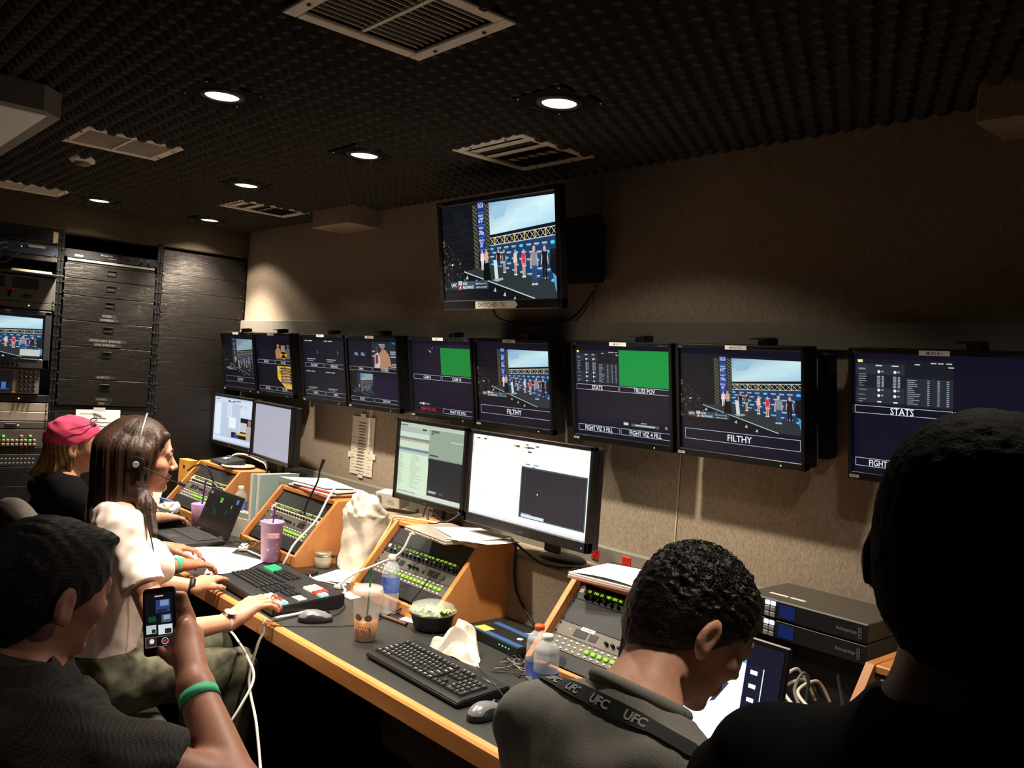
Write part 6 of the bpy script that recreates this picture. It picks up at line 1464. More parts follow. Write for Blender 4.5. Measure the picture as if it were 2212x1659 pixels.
def hand(sd, W, d, n, thumb, curl=(.35, .4, .4, .45), base=.25, sc=1.0, spread=.10, tang=.7, tcurl=.25, lens=None):
    """W wrist, d towards the knuckles, n back of the hand, thumb=+1/-1 side along cross(d,n); returns fingertip points and directions"""
    d = unitv(d); n = unitv(n-d*np.dot(n, d)); s = unitv(np.cross(d, n))*thumb
    sd.cap(W, W+d*.03*sc, .027*sc, .029*sc, k=.02, fl=(n, 1.35))
    for o in (.026, .008, -.010, -.026): sd.cap(W+d*.025*sc+s*o*.65*sc, W+d*.088*sc*(1-abs(o)*1.5)+s*o*sc, .0145*sc, .0115*sc, k=.016*sc)
    tips = []
    L = lens or ((.042, .025, .020), (.046, .029, .021), (.043, .027, .020), (.034, .020, .018)); R_ = (.0088, .0090, .0086, .0078)
    for i, o in enumerate((.027, .009, -.0095, -.0265)):
        p = W+d*.088*sc*(1-abs(o)*1.5)+s*o*sc; a = base; fd = unitv(d+s*spread*(1.2-i*.8))
        for j in range(3):
            v = fd*math.cos(a)-n*math.sin(a); q = p+v*L[i][j]*sc; r0 = R_[i]*(1-.09*j)*sc
            sd.cap(p, q, r0, r0*.92, k=.004*sc); p = q; a += curl[i]*(1.0 if j == 0 else .75)
        tips.append((p, v, unitv(np.cross(np.cross(v, n), v))))
    p = W+d*.028*sc+s*.022*sc-n*.006*sc; a = tang
    for j, (l, r0) in enumerate(((.042, .0135), (.032, .0105), (.026, .0095))):
        v = unitv(d*math.cos(a)+s*math.sin(a)-n*.18*(j+1)); q = p+v*l*sc; sd.cap(p, q, r0*sc, r0*.9*sc, k=.010*sc if j == 0 else .005*sc); p = q; a -= tcurl
    tips.append((p, v, n)); return tips
def limbs(sd, pts, rads, k=.02):
    for i in range(len(pts)-1): sd.cap(pts[i], pts[i+1], rads[i], rads[i+1], k=k)
def torso(sd, pel, ch, nb, sl, sr, fwd, g=0.0, fem=False, k=.06):
    f = unitv(fwd); w = .148 if not fem else .128
    sd.cap(pel, ch, w+g-.005, w+g, k=k, fl=(f, 1.38)); ctop = ch*.45+nb*.55
    sd.cap(ch, ctop, w+g, .10+g, k=k, fl=(f, 1.3)); sd.cap(sl*.88+nb*.12, sr*.88+nb*.12, .060+g, k=k*.8); sd.cap(nb-V3(0, 0, .01), sl*.75+nb*.25, .048+g, .045+g, k=k); sd.cap(nb-V3(0, 0, .01), sr*.75+nb*.25, .048+g, .045+g, k=k)
    if fem:
        r = unitv(sr-sl)
        for q in (-1, 1): sd.ell(ch+f*.085+r*q*.062+V3(0, 0, .0), V3(.062, .06, .06)+g, None, .03)
def skinmat(name, c, r=.5): return mat(name, c, r, sss=.12, noise=(60, tuple(v*.93 for v in c), .6), bump=(350, .06))
def legs(sd, pel, fwd, hipw, knees, ankles, g=0.0):
    r = unitv(np.cross(fwd, (0, 0, 1)))
    for s, kn, an in zip((-1, 1), knees, ankles):
        hp = pel+r*s*hipw; sd.cap(hp, kn, .085+g, .060+g, k=.05); sd.cap(kn, an, .056+g, .040+g, k=.03)
        if g == 0: sd.cap(an, an+unitv(fwd)*.13-V3(0, 0, .03), .036, .028, k=.02)
def shoes(t, ankles, fwd, m):
    f = unitv(fwd)
    for an in ankles:
        sd = Sdf(); a = V3(an[0], an[1], .045); sd.cap(a-f*.02, a+f*.16, .044, .036, k=.02, fl=((0, 0, 1), 1.0)); sd.cap(a+V3(0, 0, .05), a, .048, .046, k=.02); sd.plane((0, 0, .002), (0, 0, -1), 0); sd.build('shoe', m, t, .009)
def eyes(t, T, B, sc=1.0):
    for s in (-1, 1):
        o = MB().lathe([(0, .0118), (.005, .0108), (.009, .0075), (.0118, 0)], 14); o.v = [tuple(T(s*.030+x, .0905+z*.94, .007+y)) for x, y, z in o.v]; o.f = [f[::-1] for f in o.f]; o.build('eye', mat('eye_white', (220, 214, 206), .25), t, world=True)
        o = MB().lathe([(0, .0130), (.0028, .0126), (.0050, .0112)], 12); o.v = [tuple(T(s*.030+x, .0905+z*.94, .007+y)) for x, y, z in o.v]; o.f = [f[::-1] for f in o.f]; o.build('iris', mat('eye_iris', (46, 30, 22), .2), t, world=True)
        sd = None
def ribbon(path, w, nrm, m, name, t, th=.0012):
    """flat strap along points; nrm gives the outward direction at every point, the width lies across both"""
    G1 = []; n = len(path)
    for i, p in enumerate(path):
        d = Vector(path[min(i+1, n-1)])-Vector(path[max(i-1, 0)]); nn = Vector(nrm[i]).normalized(); c = d.cross(nn).normalized()*(w/2); G1.append([Vector(p)-c+nn*th, Vector(p)+c+nn*th])
    b = MB(); b.surf(G1); b.surf([[a[0]-Vector(nrm[i]).normalized()*th*2, a[1]-Vector(nrm[i]).normalized()*th*2][::-1] for i, a in enumerate(G1)]); return b.build(name, m, t, world=True), G1
def band(t, name, c, ax, r, w, m, th=.0025, fl=None):
    """bracelet round a limb"""
    ax = Vector(ax).normalized(); u = ax.orthogonal().normalized(); v = ax.cross(u); G = []
    for i in range(29):
        a = 2*PI*i/28; o = u*math.cos(a)+v*math.sin(a); G.append([Vector(c)+o*r-ax*w/2, Vector(c)+o*(r+th)-ax*w/2, Vector(c)+o*(r+th)+ax*w/2, Vector(c)+o*r+ax*w/2, Vector(c)+o*r-ax*w/2])
    b = MB(); b.surf(G); return b.build(name, m, t, world=True)
def nails(t, tips, m, which=range(5)):
    for i in which:
        p, v, n = tips[i]; v = Vector(v); n = Vector(n); s = v.cross(n).normalized(); c = Vector(p)+v*.003+n*.0062; b = MB()
        g = [[c+v*(a*.0062)+s*(q*.0048)+n*(.0012-.0022*q*q-.0012*a*a) for q in np.linspace(-1, 1, 5)] for a in np.linspace(-1, 1, 5)]; b.surf(g); b.build('nail', m, t, world=True)
def hairshell(sd, T, B, sc, grow=.012, front=.055, low=-.06):
    """short hair: skull grown outwards, cut away from face, ears and neck"""
    E = lambda c, r, k=.02, op='+': sd.ell(T(*c), V3(*r)*sc, B, k*sc, op)
    g = grow; E((0, -.016, .036), (.074+g, .096+g, .086+g)); E((0, .030, .050), (.064+g, .056+g, .056+g), .03); E((0, -.055, -.02), (.062+g*.6, .050+g*.7, .070), .03)
    E((0, .112, -.03), (.080, .075, .085), .012, '-'); E((0, .02, -.105), (.12, .085, .075), .015, '-')
    for s in (-1, 1): E((s*.095, -.010, -.022), (.022, .030, .048), .006, '-')
    return E
shirtm = lambda n, c, **k: mat(n, c, .9, spec=.15, **k)

# ---------------------------------------------------------------- the curly haired man in the grey sweatshirt
HA = np.array(dep(1491, 1350, 1.41)); fA = V3(.36, .76, -.52); BA = basis(fA, (0.10, .3, 1)); nbA = V3(-.835, 1.03, 1.105); slA = V3(-.985, .985, 1.045); srA = V3(-.655, .985, 1.045); chA = V3(-.82, .955, .92); peA = V3(-.82, .84, .57); fwA = V3(0, 1, 0)
t = thing('person', 'person with dark curly hair in a grey sweatshirt bent over a laptop', 'person', (-.82, .84, .0))
sd = Sdf(); TA = head_sdf(sd, HA, BA, nbA+V3(0, .0, .0), .98); torso(sd, peA, chA, nbA, slA, srA, V3(0, .9, -.3))
eL, wL = V3(-1.09, 1.10, .84), V3(-1.02, 1.36, .815); eR, wR = V3(-.53, 1.10, .84), V3(-.72, 1.36, .815)
for s_, e_, w_ in ((slA, eL, wL), (srA, eR, wR)): limbs(sd, [s_, e_, w_], [.050, .042, .028])
hand(sd, wL, V3(.15, .95, -.1), V3(0, .1, 1), 1, curl=(.5, .5, .5, .5)); hand(sd, wR, V3(-.15, .95, -.1), V3(0, .1, 1), -1, curl=(.5, .5, .5, .5))
kn = [V3(-.96, 1.27, .55), V3(-.68, 1.27, .55)]; an = [V3(-.96, 1.22, .09), V3(-.68, 1.22, .09)]; legs(sd, peA, fwA, .09, kn, an)
sd.build('body', skinmat('skin_a', (226, 168, 140)), t, .0048)
eyes(t, TA, BA)
sd = Sdf(); torso(sd, peA, chA, nbA-V3(0, .005, .012), slA, srA, V3(0, .9, -.3), .014); 
for s_, e_, w_ in ((slA, eL, wL), (srA, eR, wR)): limbs(sd, [s_, e_, e_*.12+w_*.88], [.066, .060, .040], .03)
sd.cap(nbA+V3(0, -.01, -.03), nbA+V3(0, .035, .035), .078, .070, k=.03); sd.disp += [wob(.0035, 7, 31), wob(.0015, 16, 32)]
nA = unitv(V3(.03, .45, .89)); sd.plane(nbA+nA*.030, nA, .008); sd.cap(nbA, nbA+nA*.2, .062, .066, k=.006, op='-')
shA = sd; sd.build('sweatshirt', shirtm('grey_sweatshirt', (146, 143, 136), noise=(420, (126, 124, 118), .5), bump=(500, .25), sheen=.2), t, .006)
# rolled collar rim and lanyard
ub = basis(V3(0, .89, -.45), nA); ring = lambda a, r1, r2, h: nbA+ub@V3(r1*math.cos(a), r2*math.sin(a), 0)+nA*h
cp = [Vector(ring(a, .074, .071, .036)) for a in np.linspace(0, 2*PI, 49)]
MB().tube(cp, .0110, 10, caps=False).build('collar', shirtm('grey_sweatshirt_rib', (140, 137, 130), bump=(600, .3)), t, world=True)
lm = mat('lanyard_webbing', (16, 16, 17), .7)
angs = np.linspace(PI*.85, PI*2.15, 60); lp = []; ln = []
def skin_hit(o, d, f, r0=.05, r1=.20):
    rs = np.linspace(r0, r1, 160); v = f.ev(o+rs[:, None]*d); i = np.nonzero(v > 0)[0]; i = i[i > np.argmin(v)]; return o+d*rs[i[0]] if len(i) else o+d*.1
for a in angs:
    d = unitv(ub@V3(math.cos(a), math.sin(a), 0)-nA*.05); p = skin_hit(nbA+nA*.006, d, shA, .03); e = 1e-3; g = np.array([shA.ev((p+q)[None])[0]-shA.ev((p-q)[None])[0] for q in np.eye(3)*e]); g = unitv(g); lp.append(p+g*.002); ln.append(g)
lo_, G1 = ribbon(lp, .025, ln, lm, 'lanyard', t)
def strap_text(G1, ln, txt, u0, h, col):
    v, tr, tw = text_tris(txt); pts = []; wid = .020; cum = [0]
    C_ = [(a[0]+a[1])/2 for a in G1]
    for i in range(1, len(C_)): cum.append(cum[-1]+(C_[i]-C_[i-1]).length)
    out = []
    for x, y in v:
        s_ = u0+x*h; i = max(0, min(len(C_)-2, next((q for q in range(len(cum)-1) if cum[q+1] >= s_), len(cum)-2))); f = (s_-cum[i])/max(cum[i+1]-cum[i], 1e-6)
        a = C_[i].lerp(C_[i+1], f); across = (G1[i][1]-G1[i][0]).normalized(); out.append(a+across*(-(y*h-h*.5))*LSG+Vector(ln[i])*.0012)
    return out, tr, tw*h
LSG = 1
BOLD = .035
for k in range(6):
    vs, tr, _ = strap_text(G1, ln, 'UFC', .03+k*.062, .0135, None); MB().add(vs, tr, 0, False, (150, 150, 148)).build('strap_print', pmat('print', False), t, world=True)
BOLD = .014
# curls
sd = Sdf(); hairshell(sd, TA, BA, .98, .007); TAi = lambda P: (P-HA)@BA
sd.disp += [lambda P: np.clip(.25+TAi(P)[:, 2]*9, .25, 1.0)*(wob(.0026, 36, 41)(P)+wob(.0022, 75, 42)(P)+wob(.0014, 130, 43)(P))]
hm = mat('dark_curly_hair', (26, 19, 16), .42, bump=(160, .8), spec=.5); sd.build('hair', hm, t, .0034)
b = MB(); R = random.Random(5)
for i in range(700):
    a = R.uniform(0, 2*PI); e = math.asin(R.uniform(.25, 1)); dv = V3(math.cos(a)*math.cos(e), math.sin(a)*math.cos(e), math.sin(e))
    c = V3(0, -.012, .038)+dv*V3(.078, .100, .092)
    if c[1] > .07 and c[2] < .06: continue
    rr = R.uniform(.003, .006); u = unitv(np.cross(dv, V3(R.uniform(-1, 1), R.uniform(-1, 1), R.uniform(-1, 1)))); w = np.cross(dv, u); pts = [TA(*(c+(u*math.cos(q)+w*math.sin(q))*rr+dv*(.0015*q))) for q in np.linspace(0, 5.0, 9)]; b.tube(pts, .0008, 4)
o = b.build('curls', hm, t, world=True); o['kind'] = 'stuff'
sd = Sdf(); legs(sd, peA, fwA, .09, kn, an, .014); sd.cap(peA+V3(-.06, 0, -.01), peA+V3(.06, 0, -.01), .125, k=.05); sd.build('trousers', shirtm('dark_jeans', (34, 38, 48)), t, .009); shoes(t, an, fwA, M['black'])

# ---------------------------------------------------------------- the dark figure close by
HR = np.array(dep(2128, 1218, .745)); fR = V3(-.10, .98, -.10); BR = basis(fR); nbR = V3(HR[0]+.005, HR[1]-.03, HR[2]-.155); slR = nbR+V3(-.185, -.01, -.105); srR = nbR+V3(.185, -.01, -.105); chR = nbR+V3(0, -.03, -.24); peR = V3(HR[0]+.03, HR[1]-.10, .90); fwR = V3(-.05, 1, 0)
t = thing('person', 'dark figure in a black shirt seen from behind with short black hair', 'person', (HR[0], HR[1]-.1, 0))
sd = Sdf(); TR = head_sdf(sd, HR, BR, nbR); torso(sd, peR, chR, nbR, slR, srR, fwR); eL, wL = V3(slR[0]-.06, slR[1]+.02, 1.07), V3(slR[0]+.02, slR[1]+.20, .93); eR, wR = V3(srR[0]+.06, srR[1]+.02, 1.07), V3(srR[0]-.02, srR[1]+.20, .93)
for s_, e_, w_ in ((slR, eL, wL), (srR, eR, wR)): limbs(sd, [s_, e_, w_], [.050, .042, .028])
hand(sd, wL, V3(.5, .8, .1), V3(-.3, 0, 1), 1); hand(sd, wR, V3(-.5, .8, .1), V3(.3, 0, 1), -1)
kn = [peR+V3(-.10, .05, -.42), peR+V3(.10, .03, -.42)]; an = [V3(kn[0][0], kn[0][1]-.02, .09), V3(kn[1][0], kn[1][1]-.02, .09)]; legs(sd, peR, fwR, .09, kn, an)
sd.build('body', skinmat('skin_r', (96, 62, 48)), t, .0055); eyes(t, TR, BR)
sd = Sdf(); hairshell(sd, TR, BR, 1.0, .009); sd.disp += [wob(.0008, 60, 51), wob(.0007, 160, 52)]; sd.build('hair', mat('black_hair', (8, 7, 7), .8, bump=(300, .4), spec=.1), t, .004)
sd = Sdf(); torso(sd, peR, chR, nbR-V3(0, 0, .01), slR, srR, fwR, .014)
for s_, e_ in ((slR, eL), (srR, eR)): sd.frus(s_, s_*.25+e_*.75, .062, .066, .03)
sd.cap(nbR, nbR+V3(0, .0, .03), .070, .066, k=.03); sd.plane(nbR+V3(0, 0, .035), V3(0, .25, 1), .006); sd.cap(nbR, nbR+V3(0, .03, .2), .058, .06, k=.006, op='-'); sd.disp += [wob(.003, 8, 53)]
sd.build('shirt', shirtm('black_shirt', (12, 12, 14)), t, .006)
sd = Sdf(); legs(sd, peR, fwR, .09, kn, an, .014); sd.cap(peR+V3(-.06, 0, -.01), peR+V3(.06, 0, -.01), .125, k=.05); sd.build('trousers', shirtm('black_trousers', (16, 16, 18)), t, .009); shoes(t, an, fwR, M['black'])

# ---------------------------------------------------------------- the man filming with a phone
HL = np.array(dep(98, 1278, 1.52)); fL = V3(-.30, .94, -.16); BL = basis(fL, (0, .1, 1)); nbL = V3(HL[0]-.005, HL[1]-.045, HL[2]-.135); slL = nbL+V3(-.19, -.0, -.055); srL = nbL+V3(.185, .015, -.055); chL = nbL+V3(0, -.02, -.26); peL = V3(HL[0], HL[1]-.14, .57); fwL = V3(0, 1, 0)
t = thing('person', 'person in a dark checked shirt filming the screens with a phone', 'person', (HL[0], HL[1]-.14, 0))
wL_ = np.array(dep(424, 1490, 1.58)); eL_ = np.array(dep(505, 1720, 1.44)); ph = np.array(dep(346, 1342, 1.66))
sd = Sdf(); TL = head_sdf(sd, HL, BL, nbL, 1.0); torso(sd, peL, chL, nbL, slL, srL, fwL)
limbs(sd, [srL, eL_, wL_], [.054, .048, .031]); o2 = slL+V3(-.06, .08, -.26); w2 = V3(slL[0]+.08, slL[1]+.30, .66); limbs(sd, [slL, o2, w2], [.052, .044, .028]); hand(sd, w2, V3(.3, .9, -.2), V3(0, .2, 1), 1)
# phone frame of axes
pn = unitv(V3(.74, -.60, .30)); pu = unitv(np.array(UP)*.99-np.array(RT)*.11); pu = unitv(pu-pn*np.dot(pu, pn)); prt = np.cross(pu, pn)       # towards viewer, up, right of the screen
PW, PH = .060, .125
# hand: palm beside and behind the phone, fingers round the back, thumb on the lower front
pk = ph+prt*(PW/2+.012)-pu*.045-pn*.012
sd.cap(wL_, pk, .029, .030, k=.02); sd.cap(pk-pu*.02, pk+pu*.03, .022, .018, k=.02); sd.cap(pk-pn*.012, pk+prt*.004-pn*.03+pu*.012, .026, .022, k=.02)
for i, (du, l) in enumerate(((.055, .9), (.033, 1.0), (.011, .95), (-.010, .8))):
    a0 = pk+pu*(du*.8)-pn*.018+prt*.006; a1 = ph+prt*(PW/2+.006)+pu*(du-.012)-pn*.020; a2 = ph+prt*(PW*.1)+pu*(du-.005)-pn*.0165; a3 = ph-prt*(PW*.30*l)+pu*(du-.001)-pn*.0155
    sd.cap(a0, a1, .0105, .0098, k=.006); sd.cap(a1, a2, .0095, .0088, k=.004); sd.cap(a2, a3, .0088, .0078, k=.004)
th0 = pk-pu*.018+pn*.012; th1 = ph+prt*(PW*.42)-pu*(PH/2+.008)+pn*.012; th2 = ph+prt*.006-pu*(PH/2-.006)+pn*.016
sd.cap(pk-pu*.01, th0, .019, .016, k=.015); sd.cap(th0, th1, .0145, .0125, k=.008); sd.cap(th1, th2, .012, .0098, k=.005)
kn = [peL+V3(-.14, .44, -.02), peL+V3(.14, .44, -.02)]; an = [V3(kn[0][0], kn[0][1]-.04, .09), V3(kn[1][0], kn[1][1]-.04, .09)]; legs(sd, peL, fwL, .09, kn, an)
sd.build('body', skinmat('skin_l', (172, 116, 92)), t, .0048); eyes(t, TL, BL)
sd = Sdf(); hairshell(sd, TL, BL, 1.0, .010); sd.ell(TL(0, .075, .098), V3(.048, .034, .016), BL, .02); TLi = lambda P: (P-HL)@BL
sd.disp += [wob(.0008, 45, 61), lambda P: .0010*np.sin(TLi(P)[:, 1]*260+TLi(P)[:, 0]*90)*np.sin(TLi(P)[:, 0]*300)]; sd.build('hair', mat('dark_brown_hair', (24, 18, 15), .55, bump=(220, .7, (1, .3, 1)), spec=.35), t, .004)
chk = mat('checked_shirt', (62, 58, 56), .9, spec=.15)
_nt = chk.node_tree; _tc = _nt.nodes.new('ShaderNodeTexCoord'); _ck = _nt.nodes.new('ShaderNodeTexChecker'); _ck.inputs['Scale'].default_value = 230; _ck.inputs['Color1'].default_value = (*s2l((74, 70, 69)), 1); _ck.inputs['Color2'].default_value = (*s2l((54, 51, 50)), 1)
_nt.links.new(_tc.outputs['Object'], _ck.inputs['Vector']); _nt.links.new(_ck.outputs[0], _nt.nodes['Principled BSDF'].inputs['Base Color'])
sd = Sdf(); torso(sd, peL, chL, nbL-V3(0, 0, .012), slL, srL, fwL, .029); sd.frus(srL, srL*.35+eL_*.65, .066, .076, .03); sd.frus(slL, slL*.3+o2*.7, .066, .074, .03)
sd.cap(nbL-V3(0, 0, .01), nbL+V3(0, .0, .035), .074, .068, k=.025); sd.plane(nbL+V3(0, 0, .045), V3(0, .35, 1), .006); sd.cap(nbL, nbL+V3(0, .05, .2), .060, .064, k=.006, op='-')
sd.plane(srL*.37+eL_*.63, unitv(eL_-srL)*1.0, .006) if False else None
sd.disp += [wob(.0045, 8, 63), wob(.002, 19, 64)]; shL = sd; sd.build('shirt', chk, t, .006)
ca = np.linspace(-PI*1.25, PI*.25, 44); cpts = []; cns = []
for a in ca:
    d = unitv(V3(math.cos(a), math.sin(a), .28)); p = skin_hit(nbL+V3(0, 0, -.005), d, shL, .03); cpts.append(p+d*.004); cns.append(unitv(V3(math.cos(a), math.sin(a), .75)))
ribbon(cpts, .046, cns, chk, 'collar', t, th=.002)
wax = Vector(eL_-wL_).normalized(); band(t, 'wristband', Vector(wL_)+wax*.022, wax, .0345, .020, mat('teal_wristband', (60, 176, 132), .6), .0016)
sd = Sdf(); legs(sd, peL, fwL, .09, kn, an, .014); sd.cap(peL+V3(-.06, 0, -.01), peL+V3(.06, 0, -.01), .125, k=.05); sd.build('trousers', shirtm('dark_jeans', (34, 38, 48)), t, .009); shoes(t, an, fwL, M['black'])
# the phone
t = thing('smartphone', 'black smartphone held up with a picture of the screens', 'phone', ph); t.rotation_euler = Matrix(((prt[0], -pn[0], pu[0]), (prt[1], -pn[1], pu[1]), (prt[2], -pn[2], pu[2]))).to_euler()
rp = [(sz*(PH/2-.008)+.008*math.sin(a), sx*(PW/2-.008)+.008*math.cos(a)) for sx, sz, a0 in ((1, 1, 0), (-1, 1, PI/2), (-1, -1, PI), (1, -1, 1.5*PI)) for a in np.linspace(a0, a0+PI/2, 6)]; MB().prism(rp, -.0042, .0042, 'y').build('case', M['black'], t); cv = Canvas(.00008); w_, h_ = PW-.008, PH-.026
cv.rect(-w_/2, -h_/2, w_/2, h_/2, (14, 15, 22)); cv.rect(-.008, h_*.44, .008, h_*.465, (190, 190, 190)); cv.rect(-.006, h_*.14, .020, h_*.38, (50, 66, 120)); cv.rect(.002, h_*.26, .018, h_*.37, (120, 150, 200)); cv.rect(-.004, h_*.15, .014, h_*.2, (30, 34, 60)); cv.rect(-.020, -h_*.02, -.006, h_*.08, (20, 70, 44)); cv.rect(.004, -h_*.05, .022, h_*.10, (70, 90, 110)); cv.rect(.008, .0, .020, h_*.08, (150, 170, 180))
cv.rect(-.024, -h_*.24, -.006, -h_*.08, (190, 205, 200)); cv.rect(-.014, -h_*.23, -.007, -h_*.16, (30, 36, 40)); cv.rect(-.002, -h_*.27, .024, -h_*.09, (222, 230, 234)); cv.rect(.010, -h_*.26, .022, -h_*.17, (34, 38, 44)); cv.frame(-w_/2, -h_*.49, w_/2, -h_*.30, .0008, (150, 130, 110)); cv.rect(-w_*.48, -h_*.48, -w_*.1, -h_*.31, (60, 44, 34)); cv.disc(.010, -h_*.395, .0062, .0062, (225, 225, 225), 18); cv.disc(.010, -h_*.395, .0052, .0052, (20, 20, 22), 18); cv.disc(.010, -h_*.395, .0032, .0032, (196, 40, 50), 14); cv.disc(-.014, -h_*.38, .0045, .0045, (230, 230, 230), 14)
print_on(t, 'screen', cv, (0, -.0044, .002), emission=True, s=.9); hbn = MB().lathe([(0, .0006), (.0045, .0006), (.005, 0)], 16).build('home_button', M['dgrey'], t); hbn.location = (0, -.0042, -PH/2+.008); hbn.rotation_euler = (PI/2, 0, 0)

# ---------------------------------------------------------------- the woman with the headset
HB = np.array(dep(300, 985, 2.75)); fB = V3(.36, .93, -.06); BB = basis(fB); nbB = V3(HB[0]-.035, HB[1]-.045, HB[2]-.145); rB = BB[:, 0]; fwB = V3(.18, .98, 0)
srB = nbB+V3(.150, -.03, -.065); slB = nbB+V3(-.155, .03, -.065); chB = nbB+V3(.0, .02, -.20); peB = V3(nbB[0]-.02, nbB[1]-.02, .57)
t = thing('person', 'person with long brown hair, white top and a headset typing', 'person', (peB[0], peB[1], 0))
eRB = V3(-2.50, .955, .79); wRB = np.array(ony(496, 1343, 1.195)); eLB = V3(-3.07, 1.02, .82); wLB = np.array(onz(420, 1268, .785)); skB = skinmat('skin_b', (216, 154, 126), .45)
sd = Sdf(); TB = head_sdf(sd, HB, BB, nbB, .96, True); torso(sd, peB, chB, nbB, slB, srB, fwB, 0, True)
limbs(sd, [srB, eRB, wRB], [.043, .038, .025]); limbs(sd, [slB, eLB, wLB], [.043, .038, .025])
tipsR = hand(sd, wRB, np.array(ony(566, 1290, 1.30))-wRB, V3(.2, -.5, 1), -1, curl=(.42, .45, .45, .45), base=.55, sc=1.10)
tipsL = hand(sd, wLB, np.array(onz(462, 1243, .80))-wLB, V3(.2, -.2, 1), 1, curl=(.25, .3, .3, .35), base=.12, sc=.95, tang=.55)
kn = [peB+V3(-.08, .40, .0), peB+V3(.17, .38, .0)]; an = [V3(kn[0][0], kn[0][1]-.03, .09), V3(kn[1][0], kn[1][1]-.03, .09)]; legs(sd, peB, fwB, .085, kn, an)
sd.build('body', skB, t, .0042); eyes(t, TB, BB, .96); red = mat('red_nail', (186, 20, 34), .2); nails(t, tipsR, red); nails(t, tipsL, red)
sd = Sdf(); torso(sd, peB, chB, nbB-V3(0, 0, .012), slB, srB, fwB, .010, True); sd.frus(srB, srB*.45+eRB*.55, .052, .060, .03); sd.frus(slB, slB*.45+eLB*.55, .052, .060, .03)
sd.plane(nbB+V3(0, 0, .0), V3(0, .30, 1), .006); sd.ell(nbB+V3(.02, .05, .01), V3(.085, .085, .06), None, .01, '-'); sd.disp += [wob(.003, 10, 71), wob(.0015, 24, 72)]
sd.build('white_top', shirtm('white_cotton', (232, 214, 204)), t, .005)
sd = Sdf(); legs(sd, peB, fwB, .085, kn, an, .012); sd.cap(peB+V3(-.05, 0, -.01), peB+V3(.05, 0, -.01), .125, k=.05); sd.disp += [wob(.004, 9, 73)]; sd.build('trousers', shirtm('mottled_trousers', (58, 58, 48), noise=(16, (100, 96, 80), .75)), t, .008); shoes(t, an, fwB, M['dgrey'])
# long straight hair
sd = Sdf(); EB = lambda c, r, k=.02, op='+': sd.ell(TB(*c), V3(*r)*.96, BB, k, op)
EB((0, -.014, .040), (.084, .106, .094)); EB((0, -.03, -.03), (.086, .090, .11), .03)
zz = lambda a, z: TB(a[0], a[1], z)
for a, z, r in (((.060, -.035), -.40, .042), ((.066, .004), -.33, .028), ((.0, -.080), -.40, .056), ((-.060, -.045), -.38, .042), ((.035, -.075), -.41, .050), ((-.035, -.075), -.40, .050), ((.076, -.015), -.40, .028)): sd.cap(zz(a, .02), TB(a[0]*1.15, a[1]-.004, z), r, r*.62, k=.03)
fl1, fl2 = np.array(dep(318, 1095, 2.655)), np.array(dep(333, 1155, 2.60)); sd.cap(TB(.074, .020, .02), TB(.082, .012, -.10), .018, .024, k=.02); sd.cap(TB(.082, .012, -.10), fl1, .026, .024, k=.02); sd.cap(fl1, fl2, .024, .010, k=.02); sd.cap(TB(.050, .072, .078), TB(.081, .020, .0), .016, .012, k=.02)
EB((0.0, .122, -.050), (.069, .094, .125), .008, '-'); EB((.035, .12, -.01), (.04, .065, .085), .01, '-'); sd.ell(TB(0, .03, -.20), V3(.048, .07, .12), BB, .01, '-')
TBi = lambda P: (P-HB)@BB
def strand(P):
    q = TBi(P); a = np.arctan2(q[:, 0], -(q[:, 1]-.02)); return np.clip((.10-q[:, 2])/.07, .1, 1)*(.0016*np.sin(a*70+4*np.sin(q[:, 2]*9))+.0022*np.sin(a*23+3*np.sin(q[:, 2]*7+1)))
sd.disp += [strand]; hb = mat('brown_hair', (40, 25, 18), .5, noise=(26, (62, 40, 28), .4, (1, 1, .12)), bump=(60, .5, (3, 3, .15)), spec=.35); sd.build('hair', hb, t, .0042)
b = MB(); R = random.Random(9)
for i in range(150):
    a = R.uniform(.1, 3.05); s_ = 1 if R.random() < .75 else -1; x = .088*math.sin(a)*s_; y = -.02-.098*math.cos(a)*-1 if False else -.022+.098*-math.cos(a) if a < 1.2 else -.022-.09*math.cos(a)*.5
    y = -.015-.085*abs(math.cos(a)); pts = [TB(x*.5, y*.4, .125), TB(x*.9, y*.9, .085), TB(x*1.02, y*1.05, .0), TB(x*1.04, y*1.02, -.12), TB(x*1.05+R.uniform(-.01, .01), y+R.uniform(-.008, .008), R.uniform(-.43, -.33))]; b.tube(pts, .0009, 4, smooth_path=4)
o = b.build('hair_strands', hb, t, world=True); o['kind'] = 'stuff'
# brow and lips
for s in (-1, 1): MB().tube([TB(s*.016, .101, .026), TB(s*.030, .099, .031), TB(s*.045, .088, .027)], .0022, 6, smooth_path=4).build('eyebrow', hb, t, world=True); MB().tube([TB(s*.018, .0985, .012), TB(s*.030, .1035, .0165), TB(s*.042, .095, .0125)], .0015, 6, smooth_path=4).build('eyelash', M['black'], t, world=True)
MB().tube([TB(-.017, .0985, -.060), TB(0, .1045, -.0575), TB(.017, .0985, -.060)], .0036, 8, smooth_path=4).build('lips', mat('lip_colour', (176, 88, 80), .4), t, world=True)
wx = Vector(wRB-eRB).normalized(); w0 = Vector(wRB)-wx*.012
band(t, 'watch_strap', w0, wx, .0275, .022, mat('white_strap', (228, 222, 210), .4), .003); wt = (Vector((0, 0, 1))-wx*wx.z).normalized(); wt = (wt+Vector((.5, -.5, 0))).normalized(); wt = (wt-wx*wt.dot(wx)).normalized()
